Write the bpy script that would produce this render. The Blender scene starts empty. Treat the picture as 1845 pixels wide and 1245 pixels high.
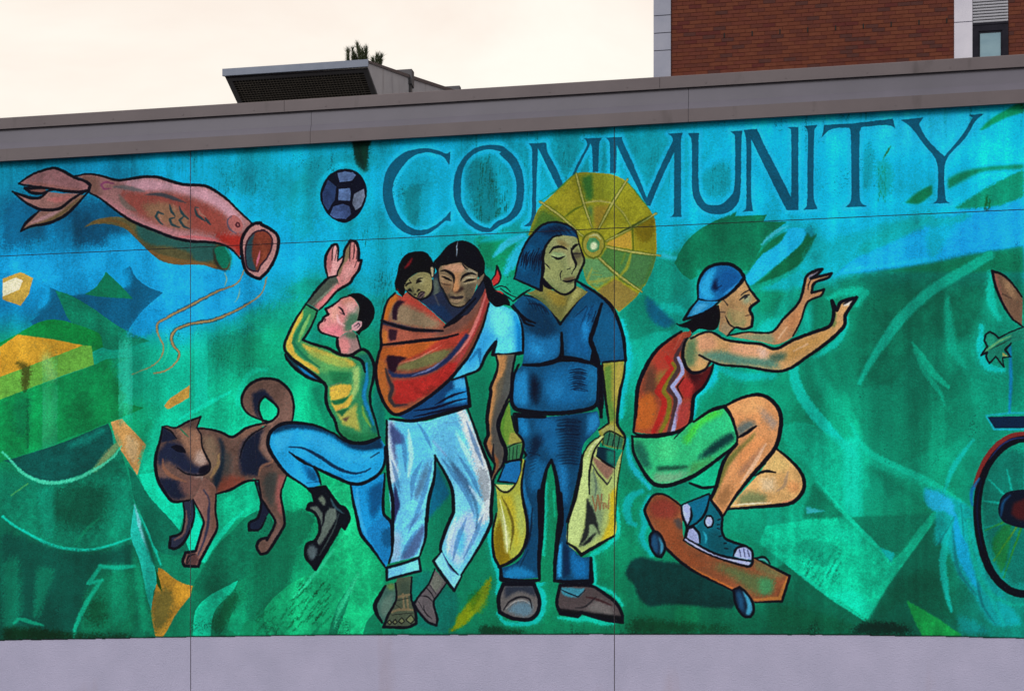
import bpy, bmesh, math, random
import numpy as np
from mathutils import Vector, Matrix

random.seed(4)
scene = bpy.context.scene
COL = scene.collection

# ---------------------------------------------------------------- camera, sky, sun, exposure
FPX, UC, VH, EYE = 3000.0, 922.5, 1146.0, 1.70          # lens (drawing units), image centre, horizon line, eye height
PSI = math.atan(0.1887)                                  # the camera looks this far to the left of the wall's normal
cP, sP = math.cos(PSI), math.sin(PSI)
DW = 13.2 * cP                                           # metres from the camera to the painted wall
CXW = DW * math.tan(PSI)

cam_d = bpy.data.cameras.new('camera')
cam = bpy.data.objects.new('camera', cam_d)
COL.objects.link(cam)
scene.camera = cam
cam.location = (CXW, -DW, EYE)
cam.rotation_euler = (math.radians(90), 0, PSI)
cam_d.sensor_fit = 'HORIZONTAL'
cam_d.sensor_width = 36.0
cam_d.lens = 36.0 * FPX / 1845.0
cam_d.shift_y = (VH - 622.5) / 1845.0
cam_d.clip_start, cam_d.clip_end = 0.1, 2000

SUN_EL, SUN_AZ = math.radians(31), math.radians(198)     # soft sun behind thin cloud, behind the photographer's left
world = bpy.data.worlds.new('World')
scene.world = world
world.use_nodes = True
wn, wl = world.node_tree.nodes, world.node_tree.links
wn.clear()
sky = wn.new('ShaderNodeTexSky')
sky.sky_type = 'NISHITA'
sky.sun_disc = False
sky.sun_elevation = SUN_EL
sky.sun_rotation = SUN_AZ
sky.air_density, sky.dust_density = 1.2, 2.0
bg_sky = wn.new('ShaderNodeBackground')
bg_sky.inputs['Strength'].default_value = 0.10
wl.new(sky.outputs[0], bg_sky.inputs['Color'])
tc = wn.new('ShaderNodeTexCoord')
mp = wn.new('ShaderNodeMapping')
mp.inputs['Scale'].default_value = (1.0, 1.0, 2.6)
wl.new(tc.outputs['Generated'], mp.inputs['Vector'])
nz = wn.new('ShaderNodeTexNoise')
nz.inputs['Scale'].default_value = 3.2
nz.inputs['Detail'].default_value = 6
nz.inputs['Roughness'].default_value = .55
nz.inputs['Distortion'].default_value = .6
wl.new(mp.outputs[0], nz.inputs['Vector'])
rp = wn.new('ShaderNodeValToRGB')
rp.color_ramp.elements[0].position, rp.color_ramp.elements[1].position = .34, .62
rp.color_ramp.elements[0].color = (1.03, .885, .775, 1)
rp.color_ramp.elements[1].color = (1.10, 1.045, .935, 1)
wl.new(nz.outputs['Fac'], rp.inputs['Fac'])
bg_cl = wn.new('ShaderNodeBackground')
bg_cl.inputs['Strength'].default_value = 1.0
wl.new(rp.outputs['Color'], bg_cl.inputs['Color'])
mixw = wn.new('ShaderNodeMixShader')
mixw.inputs['Fac'].default_value = .93                   # a sky almost wholly under bright cloud
wl.new(bg_sky.outputs[0], mixw.inputs[1])
wl.new(bg_cl.outputs[0], mixw.inputs[2])
wo = wn.new('ShaderNodeOutputWorld')
wl.new(mixw.outputs[0], wo.inputs['Surface'])

sun_d = bpy.data.lights.new('sun', 'SUN')
sun_d.energy = 1.5
sun_d.angle = math.radians(24)
sun_d.color = (1.0, .985, .96)
sun = bpy.data.objects.new('sun', sun_d)
COL.objects.link(sun)
_sd = Vector((math.sin(SUN_AZ) * math.cos(SUN_EL), math.cos(SUN_AZ) * math.cos(SUN_EL), math.sin(SUN_EL)))
sun.rotation_euler = (-_sd).to_track_quat('-Z', 'Y').to_euler()
sun.location = (0, -20, 30)

vs = scene.view_settings
scene.display_settings.display_device = 'sRGB'
vs.view_transform, vs.look, vs.exposure, vs.gamma = 'Standard', 'None', 0.0, 1.0
vs.use_curve_mapping = False
scene.render.filter_size = 1.1
LIGHT = np.array((.99, .93, .87))                        # light that reaches the painted wall, as measured on a white card


# ---------------------------------------------------------------- helpers
def on_plane(u, v, y=0.0):
    """Where the line of sight through drawing point (u, v) meets the upright plane at depth y."""
    q = (u - UC) / FPX
    ry = y + DW
    rx = ry * (q * cP - sP) / (cP + q * sP)
    d = -sP * rx + cP * ry
    return Vector((CXW + rx, y, EYE + (VH - v) * d / FPX))


def depth_at(x, u):
    q = (u - UC) / FPX
    return (x - CXW) * (cP + q * sP) / (q * cP - sP) - DW


def project(x, y, z):
    rx, ry = x - CXW, y + DW
    d = -sP * rx + cP * ry
    return UC + FPX * (cP * rx + sP * ry) / d, VH - FPX * (z - EYE) / d


def lin(c):
    c = np.asarray(c, np.float64) / 255.0
    return np.where(c <= .04045, c / 12.92, ((c + .055) / 1.055) ** 2.4)


def albedo(c, top=.85):
    """Paint colour whose look under this place's light is the photograph's colour c."""
    return tuple(np.minimum(lin(c) / LIGHT, top)) + (1,)


def mat(name, col, rough=.8, spec=.3, metal=0.0):
    m = bpy.data.materials.new(name)
    m.use_nodes = True
    b = m.node_tree.nodes['Principled BSDF']
    b.inputs['Base Color'].default_value = col
    b.inputs['Roughness'].default_value = rough
    b.inputs['Specular IOR Level'].default_value = spec
    b.inputs['Metallic'].default_value = metal
    return m


def grain(m, base, var, scale=6.0, stretch=(1, 1, 1), bump=0.0, bscale=180.0, streak=None, detail=6, bdist=.004):
    """Mottle a material between two tones of its own colour, with an optional fine relief and streaks."""
    nt = m.node_tree
    n, l = nt.nodes, nt.links
    b = n['Principled BSDF']
    g = n.new('ShaderNodeNewGeometry')
    p = n.new('ShaderNodeMapping')
    p.inputs['Scale'].default_value = stretch
    l.new(g.outputs['Position'], p.inputs['Vector'])
    a = n.new('ShaderNodeTexNoise')
    a.inputs['Scale'].default_value = scale
    a.inputs['Detail'].default_value = detail
    a.inputs['Roughness'].default_value = .6
    l.new(p.outputs[0], a.inputs['Vector'])
    r = n.new('ShaderNodeValToRGB')
    r.color_ramp.elements[0].position, r.color_ramp.elements[1].position = .3, .7
    r.color_ramp.elements[0].color = tuple(base[:3]) + (1,)
    r.color_ramp.elements[1].color = tuple(var[:3]) + (1,)
    l.new(a.outputs['Fac'], r.inputs['Fac'])
    out = r.outputs['Color']
    if streak:
        q = n.new('ShaderNodeMapping')
        q.inputs['Scale'].default_value = streak[2]
        l.new(g.outputs['Position'], q.inputs['Vector'])
        s = n.new('ShaderNodeTexNoise')
        s.inputs['Scale'].default_value = 1.0
        s.inputs['Detail'].default_value = 5
        l.new(q.outputs[0], s.inputs['Vector'])
        rr = n.new('ShaderNodeMapRange')
        rr.inputs['From Min'].default_value, rr.inputs['From Max'].default_value = streak[1], streak[1] + .16
        rr.inputs['To Max'].default_value = streak[3]
        l.new(s.outputs['Fac'], rr.inputs['Value'])
        mx = n.new('ShaderNodeMix')
        mx.data_type = 'RGBA'
        l.new(rr.outputs[0], mx.inputs['Factor'])
        l.new(out, mx.inputs['A'])
        mx.inputs['B'].default_value = tuple(streak[0][:3]) + (1,)
        out = mx.outputs['Result']
    l.new(out, b.inputs['Base Color'])
    if bump:
        t = n.new('ShaderNodeTexNoise')
        t.inputs['Scale'].default_value = bscale
        t.inputs['Detail'].default_value = 4
        t.inputs['Roughness'].default_value = .65
        l.new(g.outputs['Position'], t.inputs['Vector'])
        bp = n.new('ShaderNodeBump')
        bp.inputs['Strength'].default_value = bump
        bp.inputs['Distance'].default_value = bdist
        l.new(t.outputs['Fac'], bp.inputs['Height'])
        l.new(bp.outputs[0], b.inputs['Normal'])
    return m


def box_bm(bm, x0, x1, y0, y1, z0, z1):
    v = [bm.verts.new(p) for p in ((x0, y0, z0), (x1, y0, z0), (x1, y1, z0), (x0, y1, z0), (x0, y0, z1), (x1, y0, z1), (x1, y1, z1), (x0, y1, z1))]
    for f in ((0, 3, 2, 1), (4, 5, 6, 7), (0, 1, 5, 4), (1, 2, 6, 5), (2, 3, 7, 6), (3, 0, 4, 7)):
        bm.faces.new([v[i] for i in f])


def obj(name, me, m=None, parent=None):
    if isinstance(me, bmesh.types.BMesh):
        bm, me = me, bpy.data.meshes.new(name)
        bm.to_mesh(me)
        bm.free()
    o = bpy.data.objects.new(name, me)
    COL.objects.link(o)
    if m is not None and not me.materials:
        me.materials.append(m)
    if parent is not None:
        o.parent = parent
    return o


def box(name, m, parent, *r, bev=0.0):
    bm = bmesh.new()
    box_bm(bm, *r)
    if bev:
        bmesh.ops.bevel(bm, geom=bm.edges[:], offset=bev, segments=1, affect='EDGES')
    return obj(name, bm, m, parent)


def prism(name, m, parent, prof, x0, x1, smooth_=False):
    """A (y, z) outline drawn out along x."""
    bm = bmesh.new()
    a = [bm.verts.new((x0, y, z)) for y, z in prof]
    b = [bm.verts.new((x1, y, z)) for y, z in prof]
    n = len(prof)
    for i in range(n):
        bm.faces.new((a[i], a[(i + 1) % n], b[(i + 1) % n], b[i]))
    bm.faces.new(a[::-1])
    bm.faces.new(b)
    bmesh.ops.recalc_face_normals(bm, faces=bm.faces[:])
    return obj(name, bm, m, parent)


def thing(name, label, cat, loc=(0, 0, 0), group=None):
    o = bpy.data.objects.new(name, None)
    COL.objects.link(o)
    o.location = loc
    o.empty_display_size = .2
    o['label'], o['category'] = label, cat
    if group:
        o['group'] = group
    return o


def structure(name, me, m):
    o = obj(name, me, m)
    o['kind'] = 'structure'
    return o


# ---------------------------------------------------------------- painter: the mural's paint film, brushed in code
CX0, CY0, CW, CH = -330, 150, 2540, 1040           # canvas of the painted wall, in drawing units
ORIG = {'A1': (20, 280, 4.0022), 'A2': (20, 560, 4.0022), 'A3': (20, 850, 4.0022),
        'B1': (471, 250, 4.0022), 'B2': (471, 500, 4.0022), 'B3': (471, 700, 4.0022), 'B4': (471, 850, 4.0022),
        'C1': (862, 200, 4.0022), 'C2': (862, 440, 4.0022), 'C3': (862, 700, 4.0022), 'C4': (862, 860, 4.0022),
        'D1': (1120, 440, 4.0022), 'D2': (1120, 690, 4.0022), 'D3': (1120, 850, 4.0022), 'D4': (1384, 180, 4.0022),
        'D5': (1384, 470, 4.0022), 'D6': (1384, 760, 4.0022), 'D7': (1384, 930, 4.0022), 'E1': (1220, 180, 4.0022),
        'E2': (20, 720, 4.0022), 'E3': (330, 640, 4.0022), 'FC': (700, 430, 8.0217), 'S': (0, 0, 1.0)}
rng = np.random.default_rng(7)


def vnoise(w, h, sx, sy, seed):
    r = np.random.default_rng(seed)
    gw, gh = int(w / sx) + 3, int(h / sy) + 3
    g = r.random((gh, gw)).astype(np.float32)
    x = np.arange(w, dtype=np.float32) / sx
    y = np.arange(h, dtype=np.float32) / sy
    xi, yi = x.astype(int), y.astype(int)
    fx, fy = x - xi, y - yi
    fx, fy = fx * fx * (3 - 2 * fx), (fy * fy * (3 - 2 * fy))[:, None]
    a = g[yi][:, xi] * (1 - fx) + g[yi][:, xi + 1] * fx
    b = g[yi + 1][:, xi] * (1 - fx) + g[yi + 1][:, xi + 1] * fx
    return a * (1 - fy) + b * fy


def fbm(w, h, sx, sy, seed, n=4):
    o, amp, tot = 0, 1.0, 0.0
    for k in range(n):
        o = o + amp * vnoise(w, h, max(sx / 2 ** k, 1), max(sy / 2 ** k, 1), seed + 31 * k)
        tot += amp
        amp *= .6
    o = o / tot
    return (o - o.min()) / (o.max() - o.min())


def blur(a, r):
    r = int(round(r))
    if r < 1:
        return a
    for _ in range(3):
        for ax in (0, 1):
            pad = [(0, 0), (0, 0)]
            pad[ax] = (r + 1, r)
            c = np.cumsum(np.pad(a, pad, mode='edge'), axis=ax, dtype=np.float64)
            n = a.shape[ax]
            hi = np.take(c, np.arange(2 * r + 1, 2 * r + 1 + n), axis=ax)
            lo = np.take(c, np.arange(0, n), axis=ax)
            a = ((hi - lo) / (2 * r + 1)).astype(np.float32)
    return a


IMG = np.zeros((CH, CW, 3), np.float32)
OWN = np.zeros((CH, CW), np.int16)                  # which painted thing owns each spot of the film
OWNERS = [('background', None)]
CUR = [0]
_w = rng.standard_normal((CH + 2, CW + 2)).astype(np.float32)
_w = (_w[:-2, 1:-1] + _w[2:, 1:-1] + _w[1:-1, :-2] + _w[1:-1, 2:] + 2 * _w[1:-1, 1:-1] + .5 * (_w[:-2, :-2] + _w[2:, 2:] + _w[:-2, 2:] + _w[2:, :-2])) / 3.0
GRAIN = np.clip(.5 + .3 * _w, 0, 1)   # stucco tooth
GR2 = fbm(CW, CH, 7, 6, 11, 3)
CLOUD = fbm(CW, CH, 60, 60, 21, 5)
CLOUD2 = fbm(CW, CH, 130, 110, 22, 5)
STREAK = fbm(CW, CH, 16, 240, 23, 3)
TOOTH = np.clip(.62 * GRAIN + .38 * GR2, 0, 1)
_b = fbm(CW, CH, 3, 30, 41, 3)
BRUSH = np.empty_like(_b)
for _r in range(CH):                                # bristle marks that lean to the right
    BRUSH[_r] = np.roll(_b[_r], -int(_r * .55))
BRUSH = np.clip((BRUSH - .5) * 1.5 + .5, 0, 1)


def pts(s):
    o, out, buf = (0, 0, 1.0), [], []
    for t in s.replace(',', ' ').split():
        if t in ORIG:
            o = ORIG[t]
            continue
        buf.append(float(t))
        if len(buf) == 2:
            out.append((o[0] + buf[0] / o[2], o[1] + buf[1] / o[2]))
            buf = []
    return np.array(out, np.float64) - (CX0, CY0)


def smooth(p, closed, n=7, corner=58):
    m = len(p)
    if m < 3:
        return p
    q = []
    rng_ = range(m if closed else m - 1)

    def ang(i):
        if not closed and (i <= 0 or i >= m - 1):
            return True
        a, b = p[i % m] - p[(i - 1) % m], p[(i + 1) % m] - p[i % m]
        la, lb = np.hypot(*a), np.hypot(*b)
        if la < 1e-6 or lb < 1e-6:
            return True
        return math.degrees(math.acos(np.clip(np.dot(a, b) / la / lb, -1, 1))) > corner
    cor = [ang(i) for i in range(m)]
    for i in rng_:
        p1, p2 = p[i], p[(i + 1) % m]
        d = np.hypot(*(p2 - p1))
        k = max(2, min(n, int(d / 3)))
        c1, c2 = cor[i], cor[(i + 1) % m]
        lim = d * 1.0
        t1 = (p2 - p1) if c1 else (p2 - p[i - 1]) / 2
        t2 = (p2 - p1) if c2 else (p[(i + 2) % m] - p1) / 2
        for t in (t1, t2):
            L = np.hypot(*t)
            if L > lim:
                t *= lim / L
        s = np.linspace(0, 1, k, endpoint=False)[:, None]
        q.append((2 * s**3 - 3 * s**2 + 1) * p1 + (s**3 - 2 * s**2 + s) * t1 + (-2 * s**3 + 3 * s**2) * p2 + (s**3 - s**2) * t2)
    if not closed:
        q.append(p[-1:])
    return np.concatenate(q)


def raster(polys, pad=0):
    allp = np.concatenate(polys)
    x0, y0 = max(0, int(allp[:, 0].min()) - 2 - pad), max(0, int(allp[:, 1].min()) - 2 - pad)
    x1, y1 = min(CW, int(allp[:, 0].max()) + 3 + pad), min(CH, int(allp[:, 1].max()) + 3 + pad)
    if x1 <= x0 or y1 <= y0:
        return None
    SS = 3
    w, h = x1 - x0, y1 - y0
    acc = np.zeros((h * SS, w * SS + 1), np.int16)
    ys = (np.arange(h * SS) + .5) / SS + y0
    for p in polys:
        a, b = p, np.roll(p, -1, axis=0)
        for (ax, ay), (bx, by) in zip(a, b):
            if ay == by:
                continue
            lo, hi = (ay, by) if ay < by else (by, ay)
            i0, i1 = np.searchsorted(ys, lo), np.searchsorted(ys, hi)
            if i1 <= i0:
                continue
            xx = ax + (ys[i0:i1] - ay) * (bx - ax) / (by - ay)
            ix = np.clip(np.ceil((xx - x0) * SS - .5), 0, w * SS).astype(int)
            acc[np.arange(i0, i1), ix] += 1
    ins = (np.cumsum(acc, axis=1)[:, :-1] & 1).astype(np.float32)
    return [y0, y1, x0, x1, ins.reshape(h, SS, w, SS).mean(axis=(1, 3))]


def clipped(m, c):
    if c is None or m is None:
        return m
    y0, y1, x0, x1 = max(m[0], c[0]), min(m[1], c[1]), max(m[2], c[2]), min(m[3], c[3])
    if y1 <= y0 or x1 <= x0:
        return None
    return [y0, y1, x0, x1, m[4][y0 - m[0]:y1 - m[0], x0 - m[2]:x1 - m[2]] * c[4][y0 - c[0]:y1 - c[0], x0 - c[2]:x1 - c[2]]]


def lay(m, col, a=1.0, dry=0.0, own=False, var=.05):
    if m is None:
        return None
    y0, y1, x0, x1, c = m
    t = TOOTH[y0:y1, x0:x1]
    if dry:
        b = BRUSH[y0:y1, x0:x1]
        k = np.clip(c + 4 * c * (1 - c) * (.42 * (b - .5) + .5 * (.5 - t)) * min(1, .5 + dry), 0, 1)      # ragged, bristly transitions
        k = np.clip(k * (1 + .55 * dry) - .55 * dry * (.6 * t + .4 * b), 0, 1)
    else:
        k = c
    k = (k * a)[..., None]
    v = (1 + var * 2 * (CLOUD[y0:y1, x0:x1] - .5) + var * (GR2[y0:y1, x0:x1] - .5) + .045 * (BRUSH[y0:y1, x0:x1] - .5))[..., None]
    IMG[y0:y1, x0:x1] = IMG[y0:y1, x0:x1] * (1 - k) + np.asarray(col, np.float32) * v * k
    if own:
        o = OWN[y0:y1, x0:x1]
        o[c > .5] = CUR[0]
    return m


def mask(ps, soft=0, sm=True):
    if isinstance(ps, str):
        ps = [ps]
    m = raster([smooth(pts(s), True) if sm else pts(s) for s in ps], int(soft * 3))
    if m is not None and soft:
        m[4] = blur(m[4], soft)
    return m


def F(ps, col, soft=0, a=1.0, dry=0.0, own=True, sm=True, clip=None, var=.06):
    if clip is not None and soft > 1:                            # brushed, not airbrushed: short ragged transitions
        soft, dry = soft * .72, max(dry, .22)
    elif soft > 2.5:
        soft, dry = soft * .6, max(dry, .3)
    m = mask(ps, soft, sm)
    m0 = clipped(m, clip)
    lay(m0, col, a, dry, own and not soft, var)
    return m0


def smask(s, w, soft=.8, tp=1.0, tp2=None, closed=False):
    p = smooth(pts(s), closed)
    if closed:
        p = np.concatenate([p, p[:1]])
    n = len(p)
    seg = np.hypot(*np.diff(p, axis=0).T)
    t = np.concatenate([[0], np.cumsum(seg)]) / max(seg.sum(), 1e-6)
    tp2 = tp if tp2 is None else tp2
    r = np.full(n, w / 2.0)
    if not closed:
        r = r * np.minimum(1, (tp + (1 - tp) * np.clip(t / .35, 0, 1))) * np.minimum(1, (tp2 + (1 - tp2) * np.clip((1 - t) / .35, 0, 1)))
    R = w / 2 + soft + 2
    x0, y0 = max(0, int(p[:, 0].min() - R)), max(0, int(p[:, 1].min() - R))
    x1, y1 = min(CW, int(p[:, 0].max() + R) + 1), min(CH, int(p[:, 1].max() + R) + 1)
    if x1 <= x0 or y1 <= y0:
        return None
    out = np.zeros((y1 - y0, x1 - x0), np.float32)
    for i in range(n - 1):
        a, b = p[i], p[i + 1]
        bx0, by0 = max(x0, int(min(a[0], b[0]) - R)), max(y0, int(min(a[1], b[1]) - R))
        bx1, by1 = min(x1, int(max(a[0], b[0]) + R) + 2), min(y1, int(max(a[1], b[1]) + R) + 2)
        if bx1 <= bx0 or by1 <= by0:
            continue
        X = np.arange(bx0, bx1, dtype=np.float32)[None] + .5 - a[0]
        Y = np.arange(by0, by1, dtype=np.float32)[:, None] + .5 - a[1]
        d = b - a
        L2 = d @ d
        u = np.clip((X * d[0] + Y * d[1]) / max(L2, 1e-6), 0, 1)
        D = np.hypot(X - u * d[0], Y - u * d[1])
        rr = r[i] + (r[i + 1] - r[i]) * u
        c = np.clip((rr - D) / (2 * soft) + .5, 0, 1)
        v = out[by0 - y0:by1 - y0, bx0 - x0:bx1 - x0]
        np.maximum(v, c, out=v)
    if soft > 2:
        out = out * out * (3 - 2 * out)
    return [y0, y1, x0, x1, out]


K = (11, 13, 25)


def S(s, col, w, soft=.8, a=1.0, tp=.35, tp2=None, dry=0.0, clip=None, own=False, closed=False):
    if clip is not None and soft > 1.2:
        soft, dry = soft * .72, max(dry, .22)
    return lay(clipped(smask(s, w, soft, tp, tp2, closed), clip), col, a, dry, own)


def L(s, w=5.5, tp=.55, tp2=None, closed=False, col=K):          # black outline, belongs to the figure
    return S(s, col, w * 1.18, .8, .98, tp, tp2, .10, None, True, closed)


def H(s, col, w, a=.8, soft=5, dry=.5):                          # glow of lighter paint round a figure
    S(s, col, w * 2.2, soft + 6, a * .22, .5, None, dry * 1.6, None, False)
    return S(s, col, w * 1.05, soft + 1, a, .5, None, dry * 1.5, None, False)


def who(fig, piece=None):
    OWNERS.append((fig, piece))
    CUR[0] = len(OWNERS) - 1


def G(s, col, a=.6, soft=14, dry=.6, sm=True):                   # broad background passage
    return F(s, col, soft * .85, a, dry * 1.15 + .15, False, sm, None, .12)


def specks(x, y, rx, ry, n, col, a=.5, slant=.1, ln=11, w=2.6):   # worn, mouldy tooth: short broken marks
    r = np.random.default_rng(int(x * 7 + y))
    for _ in range(n):
        px, py = x + rx * r.normal() * .5, y + ry * r.normal() * .5
        q = ln * (.5 + r.random())
        S('S %f %f %f %f' % (px, py, px - slant * q, py + q), col, w * (.6 + .8 * r.random()), 1.3, a * (.5 + .6 * r.random()), .2, None, 1.3)
# ---- ground of the mural: broad colour passages
_gx = [22, 170, 320, 470, 620, 770, 920, 1070, 1220, 1370, 1520, 1670, 1822]
_gy = [220, 300, 380, 460, 540, 640, 760, 880, 1000, 1130]
_gc = [[(0,120,140),(0,140,170),(0,160,190),(0,160,175),(0,140,160),(0,165,195),(0,150,175),(0,150,165),(0,175,195),(0,185,220),(10,190,220),(20,190,220),(0,180,205)],
 [(0,130,160),(0,125,165),(0,160,190),(0,165,185),(0,160,185),(0,165,195),(0,140,158),(0,135,150),(0,155,172),(0,175,205),(0,180,208),(0,187,217),(0,190,220)],
 [(0,95,130),(0,88,128),(0,115,150),(0,170,200),(0,160,185),(0,155,180),(0,150,170),(0,165,185),(0,172,198),(0,172,200),(0,182,210),(0,186,212),(0,188,212)],
 [(10,125,180),(15,140,200),(20,150,215),(10,170,215),(0,175,200),(0,150,165),(0,130,112),(0,150,150),(0,140,125),(0,125,100),(10,170,190),(10,180,200),(20,160,215)],
 [(10,110,165),(10,120,180),(20,140,210),(0,150,170),(0,135,125),(0,150,160),(0,130,105),(0,135,112),(0,142,130),(0,130,110),(0,108,84),(0,108,84),(0,125,105)],
 [(0,140,100),(0,145,115),(0,155,130),(0,150,115),(0,125,92),(0,112,84),(0,122,90),(0,150,130),(0,140,118),(0,128,103),(0,118,92),(0,122,97),(0,125,103)],
 [(0,140,70),(0,145,90),(0,165,135),(0,175,132),(0,165,120),(0,118,90),(0,108,80),(0,128,98),(0,125,95),(0,120,90),(0,142,112),(0,122,94),(0,138,112)],
 [(0,110,85),(0,115,90),(0,160,125),(0,162,118),(0,165,112),(0,110,85),(0,110,80),(0,118,90),(0,130,105),(0,132,104),(0,155,125),(0,128,98),(0,148,128)],
 [(0,85,65),(0,98,74),(0,120,90),(0,118,85),(15,160,110),(0,110,80),(0,113,84),(0,118,84),(0,122,90),(0,132,104),(0,138,108),(0,116,88),(0,150,145)],
 [(0,72,57),(0,82,62),(0,110,80),(0,130,90),(15,155,105),(0,110,85),(0,108,74),(0,112,78),(0,95,66),(0,90,65),(0,95,70),(0,90,70),(0,130,115)]]


def base_coat():
    g = np.array(_gc, np.float32)
    wob = 60 * (CLOUD - .5) + 10 * (GR2 - .5)
    X = np.clip(np.arange(CW)[None, :] + CX0 + wob, _gx[0], _gx[-1] - .01)
    Y = np.clip(np.arange(CH)[:, None] + CY0 + 40 * (CLOUD2 - .5) + 8 * (GR2 - .5), _gy[0], _gy[-1] - .01)
    ix = np.searchsorted(_gx, X, 'right') - 1
    iy = np.searchsorted(_gy, Y, 'right') - 1
    gx, gy = np.array(_gx, float), np.array(_gy, float)
    fx = ((X - gx[ix]) / (gx[ix + 1] - gx[ix])).astype(np.float32)
    fy = ((Y - gy[iy]) / (gy[iy + 1] - gy[iy])).astype(np.float32)
    fx, fy = (fx * fx * (3 - 2 * fx))[..., None], (fy * fy * (3 - 2 * fy))[..., None]
    IMG[:] = (g[iy, ix] * (1 - fx) + g[iy, ix + 1] * fx) * (1 - fy) + (g[iy + 1, ix] * (1 - fx) + g[iy + 1, ix + 1] * fx) * fy
    IMG[:] *= (1.06 + .30 * (CLOUD - .5) + .05 * (GR2 - .5))[..., None]


def paint_background():
    base_coat()
    for s, c, a in (('S 690 640 700 880 640 900 560 700', (0, 110, 84), .5), ('S 1390 560 1440 700 1400 860 1340 700', (0, 150, 118), .45), ('S 1500 640 1700 520 1760 760 1600 900', (0, 112, 88), .4),
                    ('S 1130 660 1200 560 1210 640 1150 760', (0, 168, 150), .5), ('S 1580 860 1700 800 1760 870 1690 900', (0, 158, 126), .4), ('S 1130 980 1340 960 1500 1080 1130 1080', (0, 120, 88), .4)):
        F(s, c, soft=1.5, a=a, dry=.3, own=False, sm=False)
    for x_, y_, rx_, ry_, n_ in ((60, 430, 60, 40, 50), (150, 410, 50, 40, 50), (735, 360, 26, 40, 30), (1020, 300, 30, 30, 24), (1180, 300, 40, 34, 26), (1420, 420, 26, 16, 22), (1240, 440, 60, 30, 26), (1640, 560, 90, 60, 40),
                                   (100, 935, 70, 40, 70), (660, 425, 30, 20, 26), (470, 560, 60, 40, 40), (1560, 1120, 90, 16, 70), (60, 1125, 60, 14, 50), (400, 1060, 70, 50, 60), (1180, 1125, 80, 12, 46), (1300, 640, 40, 30, 14)):
        specks(x_, y_, rx_, ry_, n_, (2, 70, 62), .38)
    # --- sky, left
    G('A1 -60 330 200 300 420 370 640 330 860 430 800 600 560 640 380 560 200 600 -60 700', (0, 78, 118), .75, 22, .8)
    G('A1 250 480 440 450 470 690 260 680', (10, 130, 190), .6, 14, .5)
    G('A1 480 420 640 470 700 660 460 660', (0, 66, 100), .6, 18, .8)
    G('A1 700 560 860 600 900 660 700 670', (18, 150, 215), .8, 12, .4)
    G('A1 -60 740 500 700 980 690 1080 760 1300 800 1640 830 1800 900 1845 1000 1600 1160 1100 1180 860 1240 900 1100 1090 990 860 880 640 920 300 960 150 890 -60 860', (18, 152, 220), .85, 16, .4)
    G('A1 1080 30 1300 30 1300 190 1060 140', (10, 175, 215), .6, 14, .4)
    G('A1 1320 20 1845 60 1845 480 1700 440 1560 260 1320 200', (0, 165, 195), .7, 16, .5)
    G('A1 1540 80 1820 60 1845 240 1680 310 1560 200', (0, 128, 140), .4, 20, .9)
    specks(425, 325, 55, 40, 60, (2, 80, 78), .5)
    specks(320, 300, 40, 16, 20, (2, 90, 100), .4)
    G('S 480 320 540 290 660 275 690 300 600 320 560 360 540 400 500 400', (0, 135, 150), .55, 16, .6)
    G('S 500 390 560 330 570 380 590 410 640 420 600 440 500 440', (0, 180, 215), .5, 12, .5)
    G('S 700 290 740 275 780 290 790 330 760 390 720 395 712 340', (0, 140, 160), .5, 12, .8)
    G('S 725 340 760 330 752 410 736 412', (0, 105, 110), .55, 8, 1.0)
    # vertical mould inside the letter O and under the coping
    G('S 845 290 880 285 895 330 905 400 860 410 848 350', (0, 112, 120), .7, 12, .9)
    for x_, y_, h_, n_ in ((864, 372, 60, 34), (897, 356, 70, 34), (910, 370, 44, 22), (884, 318, 44, 24), (953, 335, 80, 40), (870, 310, 40, 16)):
        specks(x_, y_, 7, h_, n_, (2, 62, 44), .6, .05, 14, 3)
    F('S 632 250 668 250 664 282 658 312 650 320 643 300 638 280', (10, 40, 30), soft=3, own=False, a=.9, dry=.9)
    S('S 648 262 652 300', (10, 42, 34), 17, 7, .92, .7, .4, .6)
    S('S 655 266 662 306', (14, 62, 46), 12, 6, .7, .6, .3, .8)
    G('S 520 350 560 300 566 420 530 440', (0, 145, 150), .5, 14, .8)
    # --- cut-paper hills, blue and green
    F('A1 155 895 280 950 270 1050 190 1130 205 1150 140 1200 160 1225 60 1310 420 1320 830 1290 860 1240 950 1120 1010 1065 1095 990 990 950 900 880 860 800 800 830 830 950 680 1000 520 1000 420 1010 290 955', (0, 88, 128), own=False, a=.93, dry=.25)
    G('A1 430 860 660 850 640 930 520 1000 420 990 330 960', (14, 140, 205), .85, 8, .3)
    G('A1 720 700 830 760 870 930 820 950 740 900 700 820', (12, 145, 212), .75, 8, .3)
    S('A1 275 960 250 1040 190 1120', (14, 140, 200), 14, 7, .7, .6)
    F('A1 685 840 650 900 600 960 530 1002 640 1020 880 1035 780 930', (0, 118, 86), own=False, dry=.2, var=.15)
    F('A1 320 975 430 1010 600 1110 780 1235 1000 1340 700 1400 430 1200 360 1060', (0, 120, 92), own=False, dry=.35, var=.2)
    G('A1 820 1300 1000 1080 1130 1000 1330 1000 1320 1100 1150 1160 1060 1220 960 1300', (16, 138, 205), .8, 10, .4)
    G('A2 1060 130 900 180 860 140 960 0 1300 0 1300 80 1140 100', (10, 128, 192), .55, 12, .5)
    # hillside, field
    F('A2 -80 230 50 165 200 85 320 63 440 88 560 130 640 170 665 262 560 300 -80 300', (8, 128, 62), own=False, dry=.15, var=.18)
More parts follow.
